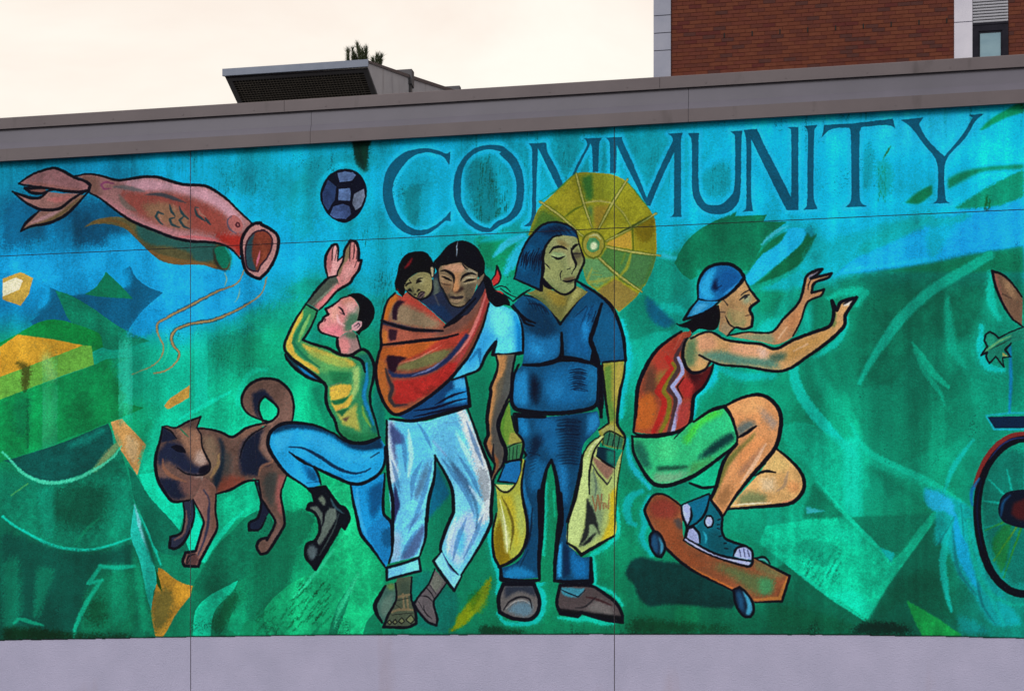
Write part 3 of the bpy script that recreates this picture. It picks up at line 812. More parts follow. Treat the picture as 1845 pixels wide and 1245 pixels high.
def paint_figures():
    # ================= lettering
    T = (0, 86, 116)
    letters = [
        ['B1 1362 95 1358 195 1345 175 1310 132 1240 106 1170 103 1090 132 1020 200 965 290 946 370 955 450 985 540 1040 615 1110 655 1180 657 1250 628 1320 572 1365 520 1365 600 1332 594 1260 650 1190 690 1120 700 1040 682 960 622 910 540 880 440 878 340 900 240 950 165 1030 102 1120 76 1200 72 1270 86 1335 110'],
        ['B1 1383 370 1400 250 1450 150 1540 70 1650 47 1740 55 C1 200 275 270 340 315 440 330 540 325 640 300 730 240 790 160 826 B1 1650 674 1570 664 1490 616 1430 540 1395 460',
         'B1 1440 380 1445 270 1480 170 1560 98 1650 80 1730 96 C1 150 310 220 380 260 460 275 540 270 640 245 715 200 768 130 800 B1 1650 649 1590 632 1520 588 1465 510 1442 440'],
        ['C1 362 238 490 230 500 300 560 410 615 540 580 572 430 270 418 560 415 750 395 810 378 832 330 832 375 790 388 700 388 300 385 265',
         'C1 755 200 890 195 872 235 865 440 825 445 820 270 810 235 740 370 690 470 672 475 720 370 785 250 775 212'],
        ['C1 920 195 1035 190 1045 230 1110 370 1180 540 1213 630 1270 500 1340 345 1400 220 1396 190 1368 166 1475 158 1462 200 1462 745 1468 765 1383 768 1408 745 1412 300 1320 490 1240 685 1215 682 1150 560 1060 380 998 245 992 450 950 452 946 232'],
        ['E1 78 243 160 240 155 300 155 600 170 690 210 750 270 762 330 748 390 690 412 640 418 500 415 260 383 230 470 225 464 300 458 640 440 740 390 800 320 825 240 822 170 785 125 720 108 640 104 290'],
        ['E1 480 220 575 212 640 350 760 580 822 705 825 450 822 215 795 200 875 197 874 500 876 797 790 797 720 660 600 420 535 285 535 700 548 803 472 808 498 780 498 290'],
        ['E1 915 192 1013 183 990 225 985 700 1012 790 910 795 936 760 940 500 942 225'],
        ['E1 1062 184 1300 168 1555 138 1573 207 1540 190 1480 184 1330 200 1316 240 1316 700 1330 745 1370 770 1210 777 1245 745 1256 690 1252 230 1240 204 1160 204 1090 226 1042 275'],
        ['D4 958 148 1120 128 1100 160 1090 180 1150 290 1270 410 1400 255 1475 130 1445 112 1555 103 1500 150 1420 280 1280 450 1280 720 1310 745 1187 750 1218 720 1218 455 1120 320 1030 200']]
    for ls in letters:
        for s in ls:
            S(s, (20, 190, 225), 13, 4.5, .75, 1, None, .5, closed=True)
    for ls in letters:
        who('painted_letter')
        if len(ls) == 2 and 'C1 755' in ls[1]:
            F(ls[0], T, dry=.06, var=.1)
            who('painted_letter', 'stroke')
            F(ls[1], T, dry=.06, var=.1)
        else:
            F(ls, T, dry=.06, var=.1)
    # ================= carp windsock
    who('painted_carp')
    f2 = F('A1 520 525 600 470 700 448 800 448 900 490 1050 560 1200 610 1400 625 1520 635 1590 720 1580 830 1480 820 1400 795 1300 788 1200 790 1080 760 980 680 900 600 820 530 700 497 600 500', (84, 80, 52), dry=.2, var=.2)
    F('A1 900 490 1050 560 1200 610 1400 625 1480 640 1470 760 1330 770 1290 700 1150 660 1000 640 920 580', (34, 86, 84), soft=3, clip=f2, a=.9, dry=.3)
    S('A1 1000 690 1100 740 1220 770 1320 780 1480 800', (120, 84, 44), 11, 4, .8, .5, None, .4, f2)
    S('A1 600 485 720 470 830 510 900 580', (110, 80, 40), 7, 3, .8, .4, None, .3, f2)
    F('A1 1465 680 1500 655 1540 655 1575 700 1580 760 1560 810 1530 815 1490 770', (0, 112, 88), var=.1)
    S('A1 1460 680 1475 760 1510 815 1550 835', (40, 40, 34), 5, 2, .8, .4)
    S('A1 1545 660 1588 730 1585 800 1555 838', (0, 165, 170), 4, 1.5, .8)
    fb = F('A1 465 150 550 137 640 147 760 180 830 176 950 157 1060 162 1150 187 1240 212 1390 222 1460 252 1560 322 1640 402 1745 500 1690 600 1660 690 1650 740 1580 670 1500 635 1400 625 1310 620 1180 595 1040 545 880 480 800 430 720 370 640 310 570 270 575 215 540 180', (148, 104, 104), dry=.1, var=.2)
    F('A1 460 140 640 150 640 310 540 290', (104, 74, 66), soft=6, clip=fb, a=.9)
    F('A1 780 190 960 165 1150 195 1390 235 1560 340 1690 500 1600 480 1480 380 1320 310 1150 260 960 270 840 220', (186, 142, 156), soft=5, clip=fb, a=.85, dry=.3)
    F('A1 620 300 720 330 880 440 1060 510 1300 580 1480 600 1620 690 1300 620 900 500', (178, 118, 128), soft=5, clip=fb, a=.8, dry=.3)
    F('A1 800 250 960 270 1160 280 1320 320 1480 390 1560 480 1600 580 1480 570 1200 520 1000 470 880 400 810 330', (136, 62, 54), soft=7, clip=fb, a=.85, dry=.4)
    F('A1 940 350 1100 340 1200 380 1300 470 1280 540 1120 500 980 430', (132, 104, 78), soft=6, clip=fb, a=.8, dry=.4)
    F('A1 1430 380 1560 440 1540 560 1400 560 1350 470', (150, 70, 60), soft=6, clip=fb, a=.7, dry=.4)
    F('A1 1480 560 1560 570 1690 580 1660 760 1600 680 1500 620', (164, 38, 30), soft=5, clip=fb, a=.95)
    S('A1 1180 590 1320 590 1480 620 1640 720', (190, 90, 95), 5, 2.5, .7, .3, None, .3, fb)
    S('A1 740 230 800 230 960 260', (92, 92, 96), 8, 4, .8, .3, None, .3, fb)
    S('A1 780 290 830 360 900 400', (96, 92, 86), 10, 4, .7, .3, None, .3, fb)
    S('A1 740 205 680 195 650 215 670 245 720 240', (120, 50, 96), 4, 1.8, .8, .4, None, .2, fb)
    S('A1 980 285 1080 285 1180 315 1260 345', (44, 58, 68), 7, 3, .8, .3, None, .2, fb)
    for s in ('A1 1100 425 1060 410 1045 440 1070 480 1095 500', 'A1 1145 355 1155 400 1185 440', 'A1 1215 370 1235 420 1280 460', 'A1 1180 450 1145 460 1160 500 1215 520',
              'A1 1245 440 1215 470 1250 515 1290 530', 'A1 1325 380 1340 430 1400 475', 'A1 1400 450 1420 480 1440 500', 'A1 1330 375 1350 380'):
        S(s, (30, 58, 66), 4.5, 1.4, .92, .4, None, .2, fb)
    for s in ('A1 1350 385 1365 420 1400 445', 'A1 1170 360 1180 390', 'A1 1070 430 1080 460'):
        S(s, (165, 125, 110), 4, 2, .6, .4, None, .2, fb)
    F('A1 1562 480 1572 442 1610 432 1650 460 1672 510 1660 550 1620 548 1580 520', (164, 96, 94), clip=fb)
    S('A1 1590 440 1562 470 1575 530 1625 565', (60, 70, 96), 2.5, 1, .8, .4)
    F('A1 1615 500 1630 480 1650 490 1655 515 1638 525 1620 515', (80, 36, 44))
    F('A1 1628 500 1638 492 1645 508 1636 514', (150, 90, 90))
    # outlines of body
    L('A1 465 150 550 137 640 147 760 180 830 176 950 157 1060 160 1150 187 1240 212 1390 220 1460 250 1560 320 1640 400 1745 498', 4.6)
    L('A1 570 272 640 310 720 370 800 430 880 480 1040 545 1180 597 1310 622 1400 625 1500 637 1580 672 1655 745', 4.6)
    # tail lobes
    for s, c in (('A1 55 205 160 137 300 92 370 112 460 162 540 190 570 215 560 250 490 266 380 258 240 235 150 215', (158, 106, 122)),
                 ('A1 95 238 150 228 240 240 255 262 220 278 150 272', (122, 74, 78)),
                 ('A1 12 263 60 280 130 305 200 305 260 268 350 275 490 278 440 320 360 380 290 395 210 390 120 350 60 305', (160, 112, 116)),
                 ('A1 72 548 110 488 200 410 330 395 390 365 460 300 540 285 470 360 380 440 270 490 150 512', (146, 104, 104))):
        m = F(s, c, dry=.12, var=.2)
        lay([m[0], m[1], m[2], m[3], m[4]], (90, 70, 50), .35, 1.2)
    F('A1 60 210 200 200 380 230 540 250 400 260 200 225', (132, 86, 82), soft=3)
    S('A1 270 320 350 320 420 300', (176, 96, 96), 10, 4, .6, .3)
    S('A1 150 490 250 450 380 390', (180, 140, 150), 8, 3, .6, .3)
    S('A1 100 530 300 460 440 360 520 290', (84, 76, 34), 8, 4, .6, .3)
    for s in ('A1 55 205 160 137 300 93 370 112 460 162 540 190 572 218 560 255 490 266 380 258 240 235 100 218 55 205', 'A1 240 240 100 240 150 272 225 276 258 262 300 250',
              'A1 12 263 70 285 140 308 205 308 262 268', 'A1 12 263 60 305 120 350 210 390 290 395 360 380 450 310 560 250', 'A1 72 548 110 488 200 405', 'A1 72 548 150 512 270 490 380 440 470 360 560 262'):
        L(s, 4.8)
    # mouth ring
    who('painted_carp', 'mouth_ring')
    F('A1 1660 650 1680 570 1740 500 1800 488 B1 0 620 60 650 110 690 125 740 105 850 50 950 0 1000 A1 1790 890 1720 860 1680 800', (176, 128, 126), dry=.1)
    mi = F('A1 1690 690 1710 610 1760 555 1830 540 B1 0 660 50 680 78 730 70 800 40 860 0 910 A1 1780 838 1735 832 1700 800', (128, 58, 42), var=.2)
    F('A1 1680 690 1710 610 1760 555 1740 640 1740 740 1770 840 1700 820', (42, 74, 84), soft=2, clip=mi)
    S('A1 1790 620 1830 700 1810 800', (150, 74, 50), 9, 5, .6, .3, None, .3, mi)
    S('A1 1795 690 1785 740 1770 800', (205, 110, 140), 4, 1.6, .9, .2, None, .2, mi)
    L('A1 1690 690 1710 610 1760 555 1830 540 B1 0 660 50 680 78 730 70 800 40 860 0 910 A1 1780 838 1735 832 1700 800', 2.6, closed=True, col=(50, 30, 44))
    L('A1 1660 650 1680 570 1740 500 1800 488 B1 0 620 60 650 110 690 125 740 105 850 50 950 0 1000 A1 1790 890 1720 860 1680 800', 5, closed=True)
    # ribbons
    who('painted_carp', 'streamer')
    TAN = (150, 128, 84)
    R1 = 'A1 1680 830 1650 900 1600 940 1480 985 1300 1080 1180 1140 1100 1185 A2 1058 90 1055 150 1080 210 1100 260 1085 330 1030 390 920 440 870 460'
    S('A1 1600 940 1480 985 1300 1080 1180 1140 1100 1185 A2 1058 90 1055 150', (34, 40, 40), 6.5, 1.8, .75, .6, None, .6)
    S(R1, TAN, 3.4, 1, .95, .7, .3, .3, None, True)
    who('painted_carp', 'streamer')
    R2 = 'A1 1845 880 1810 990 1720 1065 1600 1130 1450 1190 A2 1310 92 1200 130 1160 180 1165 240 1210 300 1205 350 1150 410 1090 440 1030 450'
    S('A1 1720 1065 1600 1130 1450 1190 A2 1310 92 1200 130 1160 180 1165 240 1210 300 1205 350', (44, 34, 26), 6.5, 1.8, .8, .6, None, .5)
    S(R2, TAN, 3.4, 1, .95, .6, .8, .4, None, True)
    S('A1 1540 845 1555 895 1540 945', (150, 170, 130), 2.4, .9, .8)
    S('A1 1650 960 1640 1020 1615 1060', (130, 170, 140), 2.4, .9, .8)
    S('A2 1120 170 1135 260 1100 370 1040 420', (40, 175, 140), 3, 1.2, .7)
    CUR[0] = 0
    # ================= ball
    H('B1 400 430 430 310 540 205 640 195 740 270 790 400 760 520 660 620 560 640 440 560 400 430', (0, 185, 205), 9, .8, 4)
    who('painted_ball')
    F('B1 425 430 440 340 490 265 560 225 640 222 700 250 745 310 762 390 745 470 700 550 640 595 590 607 520 580 460 520', (14, 16, 34))
    for s, c in (('B1 548 250 600 237 660 245 682 265 655 305 565 315', (84, 104, 152)), ('B1 440 400 480 295 540 350 530 440 480 520 445 470', (44, 62, 112)),
                 ('B1 558 365 640 358 645 400 638 450 555 445', (88, 110, 162)), ('B1 670 400 740 362 748 420 720 490 680 518 655 470', (104, 114, 136)),
                 ('B1 520 490 590 470 635 490 648 545 610 580 530 575 495 550', (66, 84, 140))):
        who('painted_ball', 'patch')
        F(s, c, sm=False, dry=.2, var=.3)
    # ================= umbrella
    who('painted_umbrella')
    U = F('C1 360 900 400 780 440 700 560 580 700 455 850 448 980 465 1080 520 1180 640 1240 720 1275 800 1285 980 1270 1100 1210 1245 C2 1180 320 1140 380 1015 490 860 340 780 270 740 100 C1 700 900', (146, 144, 30), dry=.08, var=.2)
    F('C1 740 480 830 450 830 640 780 660', (52, 104, 44), soft=4, clip=U)
    F('C1 830 450 980 465 1070 520 990 650 900 640 840 640', (124, 134, 34), soft=3, clip=U, a=.8)
    F('C1 450 700 560 760 620 800 400 900 370 880', (70, 104, 40), soft=5, clip=U)
    F('C1 780 700 830 680 830 830', (74, 112, 60), soft=4, clip=U)
    F('C1 830 690 960 680 880 840 840 850', (150, 128, 38), soft=3, clip=U)
    F('C1 560 640 700 520 740 640 600 760', (158, 150, 34), soft=5, clip=U, a=.7)
    F('C1 1110 840 1260 760 1280 1020 1120 1000', (136, 128, 26), soft=4, clip=U)
    G('C1 1180 780 1270 760 1260 900 1180 960 1120 870', (96, 78, 10), .6, 7, 1.0)
    F('C1 930 950 1100 860 1110 1000 930 970', (176, 142, 46), soft=1.5, clip=U)
    F('C1 880 1060 930 980 1110 1010 1290 1050 1230 1245 1060 1245', (72, 116, 58), soft=2, clip=U)
    F('C2 1000 220 1100 60 1260 90 1180 320 1110 300', (66, 112, 66), soft=3, clip=U)
    F('C2 740 100 880 110 990 230 860 320 780 270', (92, 138, 88), soft=3, clip=U)
    F('C2 850 340 990 250 1150 360 1015 490', (134, 116, 52), soft=2, clip=U)
    S('C2 820 170 780 280 900 260 980 230', (150, 150, 60), 6, 2, .7, .3, None, .4, U)
    for s in ('C2 830 190 870 200', 'C2 820 220 890 225', 'C2 860 250 940 240', 'C2 850 290 980 250'):
        S(s, (150, 145, 50), 3, 1, .7, .3, None, .4, U)
    RB = (164, 160, 84)
    for s in ('C1 705 455 760 670 820 840', 'C1 1075 495 965 670 865 855', 'C1 445 655 580 750 755 905', 'C1 1280 742 1100 845 920 940', 'C1 920 980 1110 1018 1312 1045', 'C1 880 1075 980 1165 1075 1245', 'C2 870 100 1000 215 1180 345'):
        who('painted_umbrella', 'rib')
        S(s, (66, 84, 20), 6.2, 1.4, .85, .8, .6, .2, None, True)
        S(s, RB, 3.4, .9, .95, .9, .5, .3, None, True)
    S('C1 1240 760 1120 830 1000 890', (44, 60, 20), 4, 1.2, .8)
    who('painted_umbrella', 'ring')
    S('C1 625 765 690 715 760 680', (82, 100, 24), 3.5, 1.2, .9, .5)
    S('C1 770 665 860 650 960 665', (160, 156, 84), 3.6, 1, .9, .7, None, .2, None, True)
    S('C1 980 670 1050 750 1105 845', (92, 104, 30), 4.5, 1.4, .9, .6)
    S('C1 975 665 1050 745 1100 830', (160, 152, 70), 2.6, .9, .8, .6)
    S('C1 1112 850 1116 1005', (64, 84, 20), 4, 1.2, .9, .6)
    S('C1 1100 1030 1070 1130 1010 1200', (142, 146, 40), 5.5, 1.8, .9, .5)
    S('C1 1060 1030 1030 1100', (110, 130, 40), 5, 2, .7, .5)
    who('painted_umbrella', 'hub')
    F('C1 750 970 765 910 820 875 870 885 910 950 885 1030 830 1065 775 1035', (146, 140, 52))
    F('C1 778 970 800 920 835 915 872 945 870 1000 830 1020 795 1010', (70, 132, 86))
    F('C1 805 975 820 945 850 948 862 975 845 1000 815 1000', (196, 206, 170), soft=1.2)
    S('C1 800 905 850 895 880 925', (186, 186, 130), 4, 1.5, .9)
    S('C1 750 970 765 910 820 875 870 885 910 950 885 1030 830 1065 775 1035', (70, 84, 20), 2.4, 1, .85, 1, closed=True)
    for s in ('C1 445 655 580 560 700 452', 'C1 1080 520 1180 640 1240 720', 'C2 1240 190 1180 320'):
        S(s, (20, 110, 60), 2.4, 1, .7)
    CUR[0] = 0
    # ================= dog
    BR, NV, TN = (100, 75, 67), (24, 30, 52), (152, 118, 94)
    who('painted_dog', 'hind_leg')
    F('E2 1760 585 1800 680 1805 740 1780 850 1720 885 1715 940 1750 945 1795 932 1830 860 1880 780 1900 640', NV)
    L('E2 1760 590 1803 740 1780 850 1720 885 1717 940 1792 934 1840 850', 4.2)
    who('painted_dog', 'front_leg')
    ff = F('E2 1240 735 1252 850 1225 960 1150 988 1142 1065 1190 1072 1250 1022 1300 920 1322 820 1312 715', (40, 44, 66))
    S('E2 1262 800 1262 870 1235 970 1180 1010', (120, 88, 80), 7, 3, .8, .4, None, .3, ff)
    L('E2 1240 735 1252 850 1225 960 1150 988 1142 1065 1190 1072 1250 1022 1300 920 1322 820 1312 715', 4.2)
    who('painted_dog', 'tail')
    tl = F(['E3 600 560 560 470 480 430 430 370 425 300 470 220 550 175 620 170 700 190 770 260 798 350 790 450 770 520 700 600 640 640', 'E3 590 297 650 340 688 390 672 445 625 478 575 470 548 400 555 335'], BR, var=.2)
    F('E3 500 280 560 250 600 260 690 380 640 350 590 300 555 335 545 420 570 470 530 440 505 360', NV, soft=2.5, clip=tl)
    F('E3 690 200 780 280 790 420 720 520 690 420 730 330', (128, 96, 86), soft=8, clip=tl, a=.8)
    S('E3 620 560 640 480 690 440', (150, 112, 100), 8, 4, .6, .4, None, .3, tl)
    L('E3 560 465 480 430 430 370 425 300 470 220 550 175 620 168 700 190 770 260 798 350 792 450 775 510', 4.4)
    L('E3 590 297 650 340 688 390 672 445 625 478 575 470 548 400 555 335', 3.6, closed=True)
    who('painted_dog', 'hind_leg')
    hl = F('E3 470 560 640 500 605 620 640 720 700 810 748 865 735 900 705 1000 720 1100 732 1180 B4 165 385 110 480 45 578 0 590 E2 1790 1105 1770 1060 1790 1010 1845 1000 B4 40 490 92 395 100 350 60 290 0 200 E3 560 1000 545 900 420 860 410 700', BR, var=.2)
    F('E3 440 620 500 570 590 520 560 620 550 680 640 790 560 800 540 860 420 850 405 740', NV, soft=3, clip=hl)
    F('E3 560 560 610 540 600 640 660 760 620 760 560 670', (140, 108, 98), soft=4, clip=hl, a=.8, dry=.3)
    F('E3 580 890 640 830 680 870 660 1000 640 1110 590 1000', (62, 62, 60), soft=4, clip=hl)
    F('E3 690 860 740 880 705 1000 720 1150 690 1130 670 1000', (142, 84, 80), soft=3, clip=hl)
    S('E3 545 860 570 800 640 770 650 740', (152, 104, 80), 5, 2, .7, .4, None, .2, hl)
    S('B4 120 340 130 400 60 520', (120, 90, 86), 8, 4, .7, .4, None, .2, hl)
    L('E3 748 865 735 900 705 1000 720 1100 732 1180 B4 163 390 110 480 45 578 0 592 E2 1795 1105 1772 1060 1795 1010 1845 995 B4 40 490 92 395 98 350 50 270 0 190 E3 560 1000 545 900', 4.4)
    who('painted_dog', 'body')
    db = F('E2 1340 205 1440 212 1520 235 1600 266 1700 200 1845 165 E3 600 495 520 570 540 880 450 912 340 970 235 1000 E2 1478 680 1300 715 1050 500', BR, dry=.08, var=.25)
    F('E3 400 560 520 500 620 490 560 560 450 620', (120, 88, 74), soft=4, clip=db)
    F('E3 440 620 540 540 560 700 545 870 420 860 405 740', NV, soft=4, clip=db)
    F('E3 320 860 480 900 340 980 230 1000 260 900', (126, 60, 46), soft=6, clip=db, a=.85, dry=.4)
    F('E2 1490 260 1530 310 1545 430 1520 560 1470 670 1460 560 1500 460 1510 350', (22, 36, 52), soft=2.5, clip=db)
    F('E2 1540 340 1590 420 1580 520 1530 600 1540 460', (52, 58, 60), soft=5, clip=db, a=.8)
    F('E2 1380 260 1460 260 1500 380 1480 520 1400 560 1400 460', (126, 104, 84), soft=5, clip=db, a=.8)
    S('E2 1500 390 1490 470 1440 560', (150, 120, 80), 6, 3, .8, .4, None, .3, db)
    L('E2 1340 206 1440 214 1520 237 1600 268 1700 203 1845 165 E3 600 492 635 475', 4.2)
    L('E3 545 900 450 910 340 970 235 1000', 4.2)
    L('E3 600 510 500 570 440 640 410 740', 2.6)
    who('painted_dog', 'front_leg')
    nl = F('E2 1300 700 1330 600 1400 560 1470 620 1478 680 1475 800 1487 920 1440 1020 1370 1150 1350 1200 1250 1198 1238 1160 1260 1102 1330 1092 1372 950 1388 870', (124, 88, 80), var=.2)
    S('E2 1390 650 1430 720 1425 800 1420 900 1390 1020 1350 1120', (38, 42, 70), 5, 2, .85, .4, None, .2, nl)
    F('E2 1420 600 1475 640 1478 780 1480 920 1440 960 1450 780 1430 680', (112, 78, 66), soft=4, clip=nl)
    F('E2 1270 1100 1330 1110 1360 1160 1320 1195 1260 1190', (84, 56, 56), soft=2, clip=nl)
    L('E2 1310 715 1388 870 1372 950 1332 1090 1258 1102 1238 1165 1252 1198 1350 1202 1370 1150 1440 1020 1487 920 1475 800 1478 680', 4.6)
    S('E2 1290 1150 1265 1190', K, 3, 1, .9)
    S('E2 1330 1110 1280 1130 1265 1180', K, 3, 1, .9)
    who('painted_dog', 'head')
    dh = F('E2 1092 195 1120 188 1185 203 1270 160 1368 122 1340 205 1370 250 1376 340 1410 410 1437 470 1420 520 1390 540 1380 580 1310 715 1290 724 1172 735 1110 670 1060 580 1040 470 1052 380 1078 290', (96, 72, 66), var=.2)
    F('E2 1090 195 1150 230 1200 280 1140 300 1080 310', NV, soft=1.5, clip=dh)
    F('E2 1055 390 1130 300 1220 320 1260 400 1320 470 1400 500 1340 540 1260 520 1120 430 1090 480 1060 470', (30, 36, 62), soft=4, clip=dh)
    F('E2 1180 205 1340 210 1372 300 1410 410 1330 450 1270 370 1230 290', (150, 110, 88), soft=4, clip=dh, a=.9, dry=.2)
    F('E2 1340 380 1380 360 1420 450 1370 480 1320 450', (172, 148, 138), soft=4, clip=dh, a=.9)
    F('E2 1050 560 1240 580 1280 640 1260 700 1180 720 1100 660', NV, soft=4, clip=dh)
    F('E2 1200 570 1320 560 1390 550 1310 700 1240 680', (112, 78, 72), soft=5, clip=dh, a=.9)
    S('E2 1095 430 1100 490 1160 550 1260 590', (130, 86, 66), 7, 3, .8, .4, None, .3, dh)
    S('E2 1330 560 1380 540 1400 600', (150, 130, 124), 9, 5, .7, .4, None, .2, dh)
    F('E2 1150 340 1190 325 1240 340 1265 385 1200 375', (14, 14, 28), clip=dh)
    F('E2 1360 495 1400 470 1437 468 1420 520 1385 540 1350 535', (16, 14, 28), soft=1, clip=dh)
    L('E2 1200 490 1260 530 1330 543 1390 540 1425 515 1437 470 1410 408 1378 340 1370 250 1340 205', 3)
    L('E2 1340 205 1368 122 1270 160 1185 203 1120 188 1092 195', 3.2)
    L('E2 1092 195 1076 290 1050 380 1040 470 1060 580 1110 670 1172 735 1290 724', 5.2)
    L('E2 1092 195 1150 225 1195 280', 2.4)
    S('E2 1215 205 1250 240 1280 268', (20, 110, 80), 3, 1, .8)
    # ================= boy
    SK, PK = (74, 84, 74), (204, 122, 124)
    who('painted_boy', 'arm')
    b1 = F('B1 480 1008 545 988 640 1035 545 1100 475 1180 418 1235 325 1187 400 1090', SK)
    F('B1 560 1040 640 1035 545 1100 475 1180 418 1240 380 1210 470 1120 520 1060', PK, soft=2.5, clip=b1)
    S('B1 540 1050 450 1130 370 1200', (120, 140, 120), 4, 2, .6, .4, None, .2, b1)
    who('painted_boy', 'hand')
    b2 = F('B1 478 1002 462 920 468 840 512 770 548 764 556 800 550 870 588 850 592 880 555 950 545 992', (206, 150, 150))
    F('B1 462 920 470 840 512 770 510 880 500 980', (176, 108, 110), soft=2, clip=b2)
    who('painted_boy', 'hand')
    b3 = F('B1 545 1005 550 960 590 880 602 800 642 735 682 745 702 800 702 880 722 878 702 950 662 1000 640 1042 570 1062', (200, 130, 128))
    F('B1 550 960 590 880 605 790 640 740 635 860 600 900 560 1000', (128, 112, 84), soft=2, clip=b3)
    F('B1 600 920 690 900 640 1000 580 1020', (214, 150, 148), soft=4, clip=b3)
    for s in ('B1 478 1002 462 920 468 840 512 770 545 763 556 800 550 870', 'B1 550 880 588 850', 'B1 548 990 550 960 590 880 602 800 645 735 682 745 702 800 700 880 722 878 702 950 662 1000 640 1040 545 1100 475 1180 418 1235', 'B1 325 1187 400 1090 480 1008 545 988'):
        L(s, 4.4)
    for s in ('B1 508 880 515 800 530 765', 'B1 530 880 545 800', 'B1 637 880 640 780 650 740', 'B1 662 870 670 800 672 750', 'B1 685 870 690 810', 'B1 690 880 672 930'):
        S(s, (40, 24, 30), 2.2, .8, .9, .5)
    who('painted_boy', 'neck')
    nk = F('B2 550 430 555 500 570 540 620 556 700 538 718 520 690 420 650 380 600 410', (150, 120, 118))
    F('B2 550 430 630 440 640 500 620 550 565 540', (204, 128, 128), soft=3, clip=nk)
    F('B2 600 400 690 390 690 440 630 440', (80, 104, 84), soft=3, clip=nk)
    who('painted_boy', 'sweater')
    GR, YL = (46, 130, 86), (206, 172, 62)
    F('B2 172 558 185 592 240 652 340 720 440 755 470 780 440 700 300 620', (20, 56, 66))
    S('B2 270 640 330 690 400 730', (20, 110, 180), 6, 2, .9, .3)
    sw = F('B2 320 195 250 300 195 410 165 490 180 540 240 600 340 670 440 750 465 790 465 880 490 960 530 1030 560 1120 640 1180 740 1186 850 1150 820 1020 790 930 785 830 810 720 812 630 770 540 720 520 640 562 560 552 480 510 390 485 300 452 340 390 380 310 405 240', GR, dry=.05)
    F('B2 690 560 770 545 810 640 800 720 782 830 795 930 850 1140 800 1120 730 900 720 760 745 680', (20, 104, 92), soft=3, clip=sw)
    S('B2 760 620 760 740 740 850 780 980 810 1060', (20, 112, 176), 7, 2.5, .85, .4, None, .2, sw)
    S('B2 730 930 740 990 790 1080', (110, 150, 60), 5, 2, .8, .4, None, .2, sw)
    F('B2 280 470 400 510 560 570 640 590 690 640 600 650 480 620 360 560', YL, soft=2.5, clip=sw, dry=.3)
    F('B2 340 510 480 560 620 600 660 680 560 690 420 680 340 620', (112, 166, 90), soft=4, clip=sw, a=.6)
    F('B2 305 215 250 310 200 420 175 490 210 560 300 630 420 700 400 650 260 560 225 470 240 390 290 300', YL, soft=1.6, clip=sw)
    S('B2 350 270 290 400 270 460', (140, 180, 100), 7, 3, .7, .4, None, .3, sw)
    S('B2 330 280 270 380 230 470 300 560 420 650', (24, 104, 74), 6, 2, .8, .4, None, .2, sw)
    F('B2 480 670 560 680 640 690 620 740 520 770 500 720', (30, 112, 70), soft=2.5, clip=sw)
    F('B2 490 790 560 770 650 770 650 810 600 880 500 890', YL, soft=1.5, clip=sw, dry=.15)
    F('B2 660 650 710 640 700 800 650 900 620 880 655 800', (150, 186, 110), soft=3, clip=sw)
    F('B2 500 900 590 880 660 840 640 920 540 970', YL, soft=2, clip=sw, dry=.2)
    F('B2 540 970 640 940 690 900 690 1000 720 1120 650 1080 590 1060', (172, 172, 78), soft=2.5, clip=sw, dry=.2)
    F('B2 500 890 560 880 640 850 600 900 530 920', (24, 100, 62), soft=1.5, clip=sw)
    F('B2 540 965 590 950 640 935 600 980 580 1000', (24, 100, 62), soft=1.5, clip=sw)
    F('B2 580 1020 640 1000 610 1040', (90, 70, 60), soft=1, clip=sw)
    F('B2 560 1090 700 1130 840 1120 850 1160 740 1190 630 1185', (28, 112, 70), soft=4, clip=sw)
    for s in ('B2 500 780 580 755', 'B2 500 820 530 810', 'B2 540 960 600 930'):
        S(s, (190, 110, 90), 2, .8, .6)
    for s in ('B2 320 195 250 300 195 410 165 490 180 540 240 600 340 670 440 750 467 790 465 880 490 960 530 1030 560 1120 640 1180 740 1186 850 1150', 'B2 850 1150 820 1020 790 930 785 830 810 720 812 630 770 540 720 520 640 562 560 552 480 510 390 485 300 452 340 390 380 310 405 240', 'B2 318 193 405 240', 'B2 172 555 185 592 240 652 340 722 450 762', 'B2 545 430 552 500 572 548', 'B2 690 420 718 522', 'B2 640 566 720 600 750 680'):
        L(s, 5)
    who('painted_boy', 'head')
    fc = F('B2 545 180 500 210 465 225 463 240 482 270 447 290 440 310 420 328 410 360 430 395 500 418 555 430 600 405 650 385 690 370 700 300 705 220 680 170 640 135 580 150', (206, 134, 134))
    F('B2 640 250 700 200 705 320 650 380 590 400 600 330', (76, 112, 90), soft=4, clip=fc)
    F('B2 560 170 640 140 680 180 650 230 600 200', (196, 128, 110), soft=4, clip=fc)
    F('B2 600 180 680 180 690 260 630 250', (216, 168, 166), soft=4, clip=fc, a=.8)
    F('B2 440 360 560 350 600 400 540 425 440 400', (212, 120, 132), soft=5, clip=fc)
    F('B2 500 220 550 190 560 260 520 330 500 290', (214, 156, 140), soft=4, clip=fc, a=.8)
    S('B2 545 270 560 320 600 350', (224, 176, 180), 5, 3, .7, .4, None, .2, fc)
    S('B2 560 215 580 230 598 270', K, 3.4, 1, .95, .6)
    S('B2 565 250 590 268', K, 2.6, .8, .9)
    S('B2 470 250 490 265 482 275', K, 3, .9, .95)
    S('B2 445 290 462 305 455 320', (60, 20, 36), 3, 1, .9)
    L('B2 640 133 580 150 545 180 500 210 463 228 482 268 447 290 440 312 418 328 410 362 430 395 500 420 555 432', 3.6)
    who('painted_boy', 'hair')
    F('B2 620 125 700 113 780 160 817 230 812 290 770 360 722 392 706 420 680 395 725 345 720 318 690 310 707 220 680 165', (13, 13, 20))
    who('painted_boy', 'head')
    F('B2 650 345 690 318 725 318 725 345 690 385 655 380', (196, 150, 156))
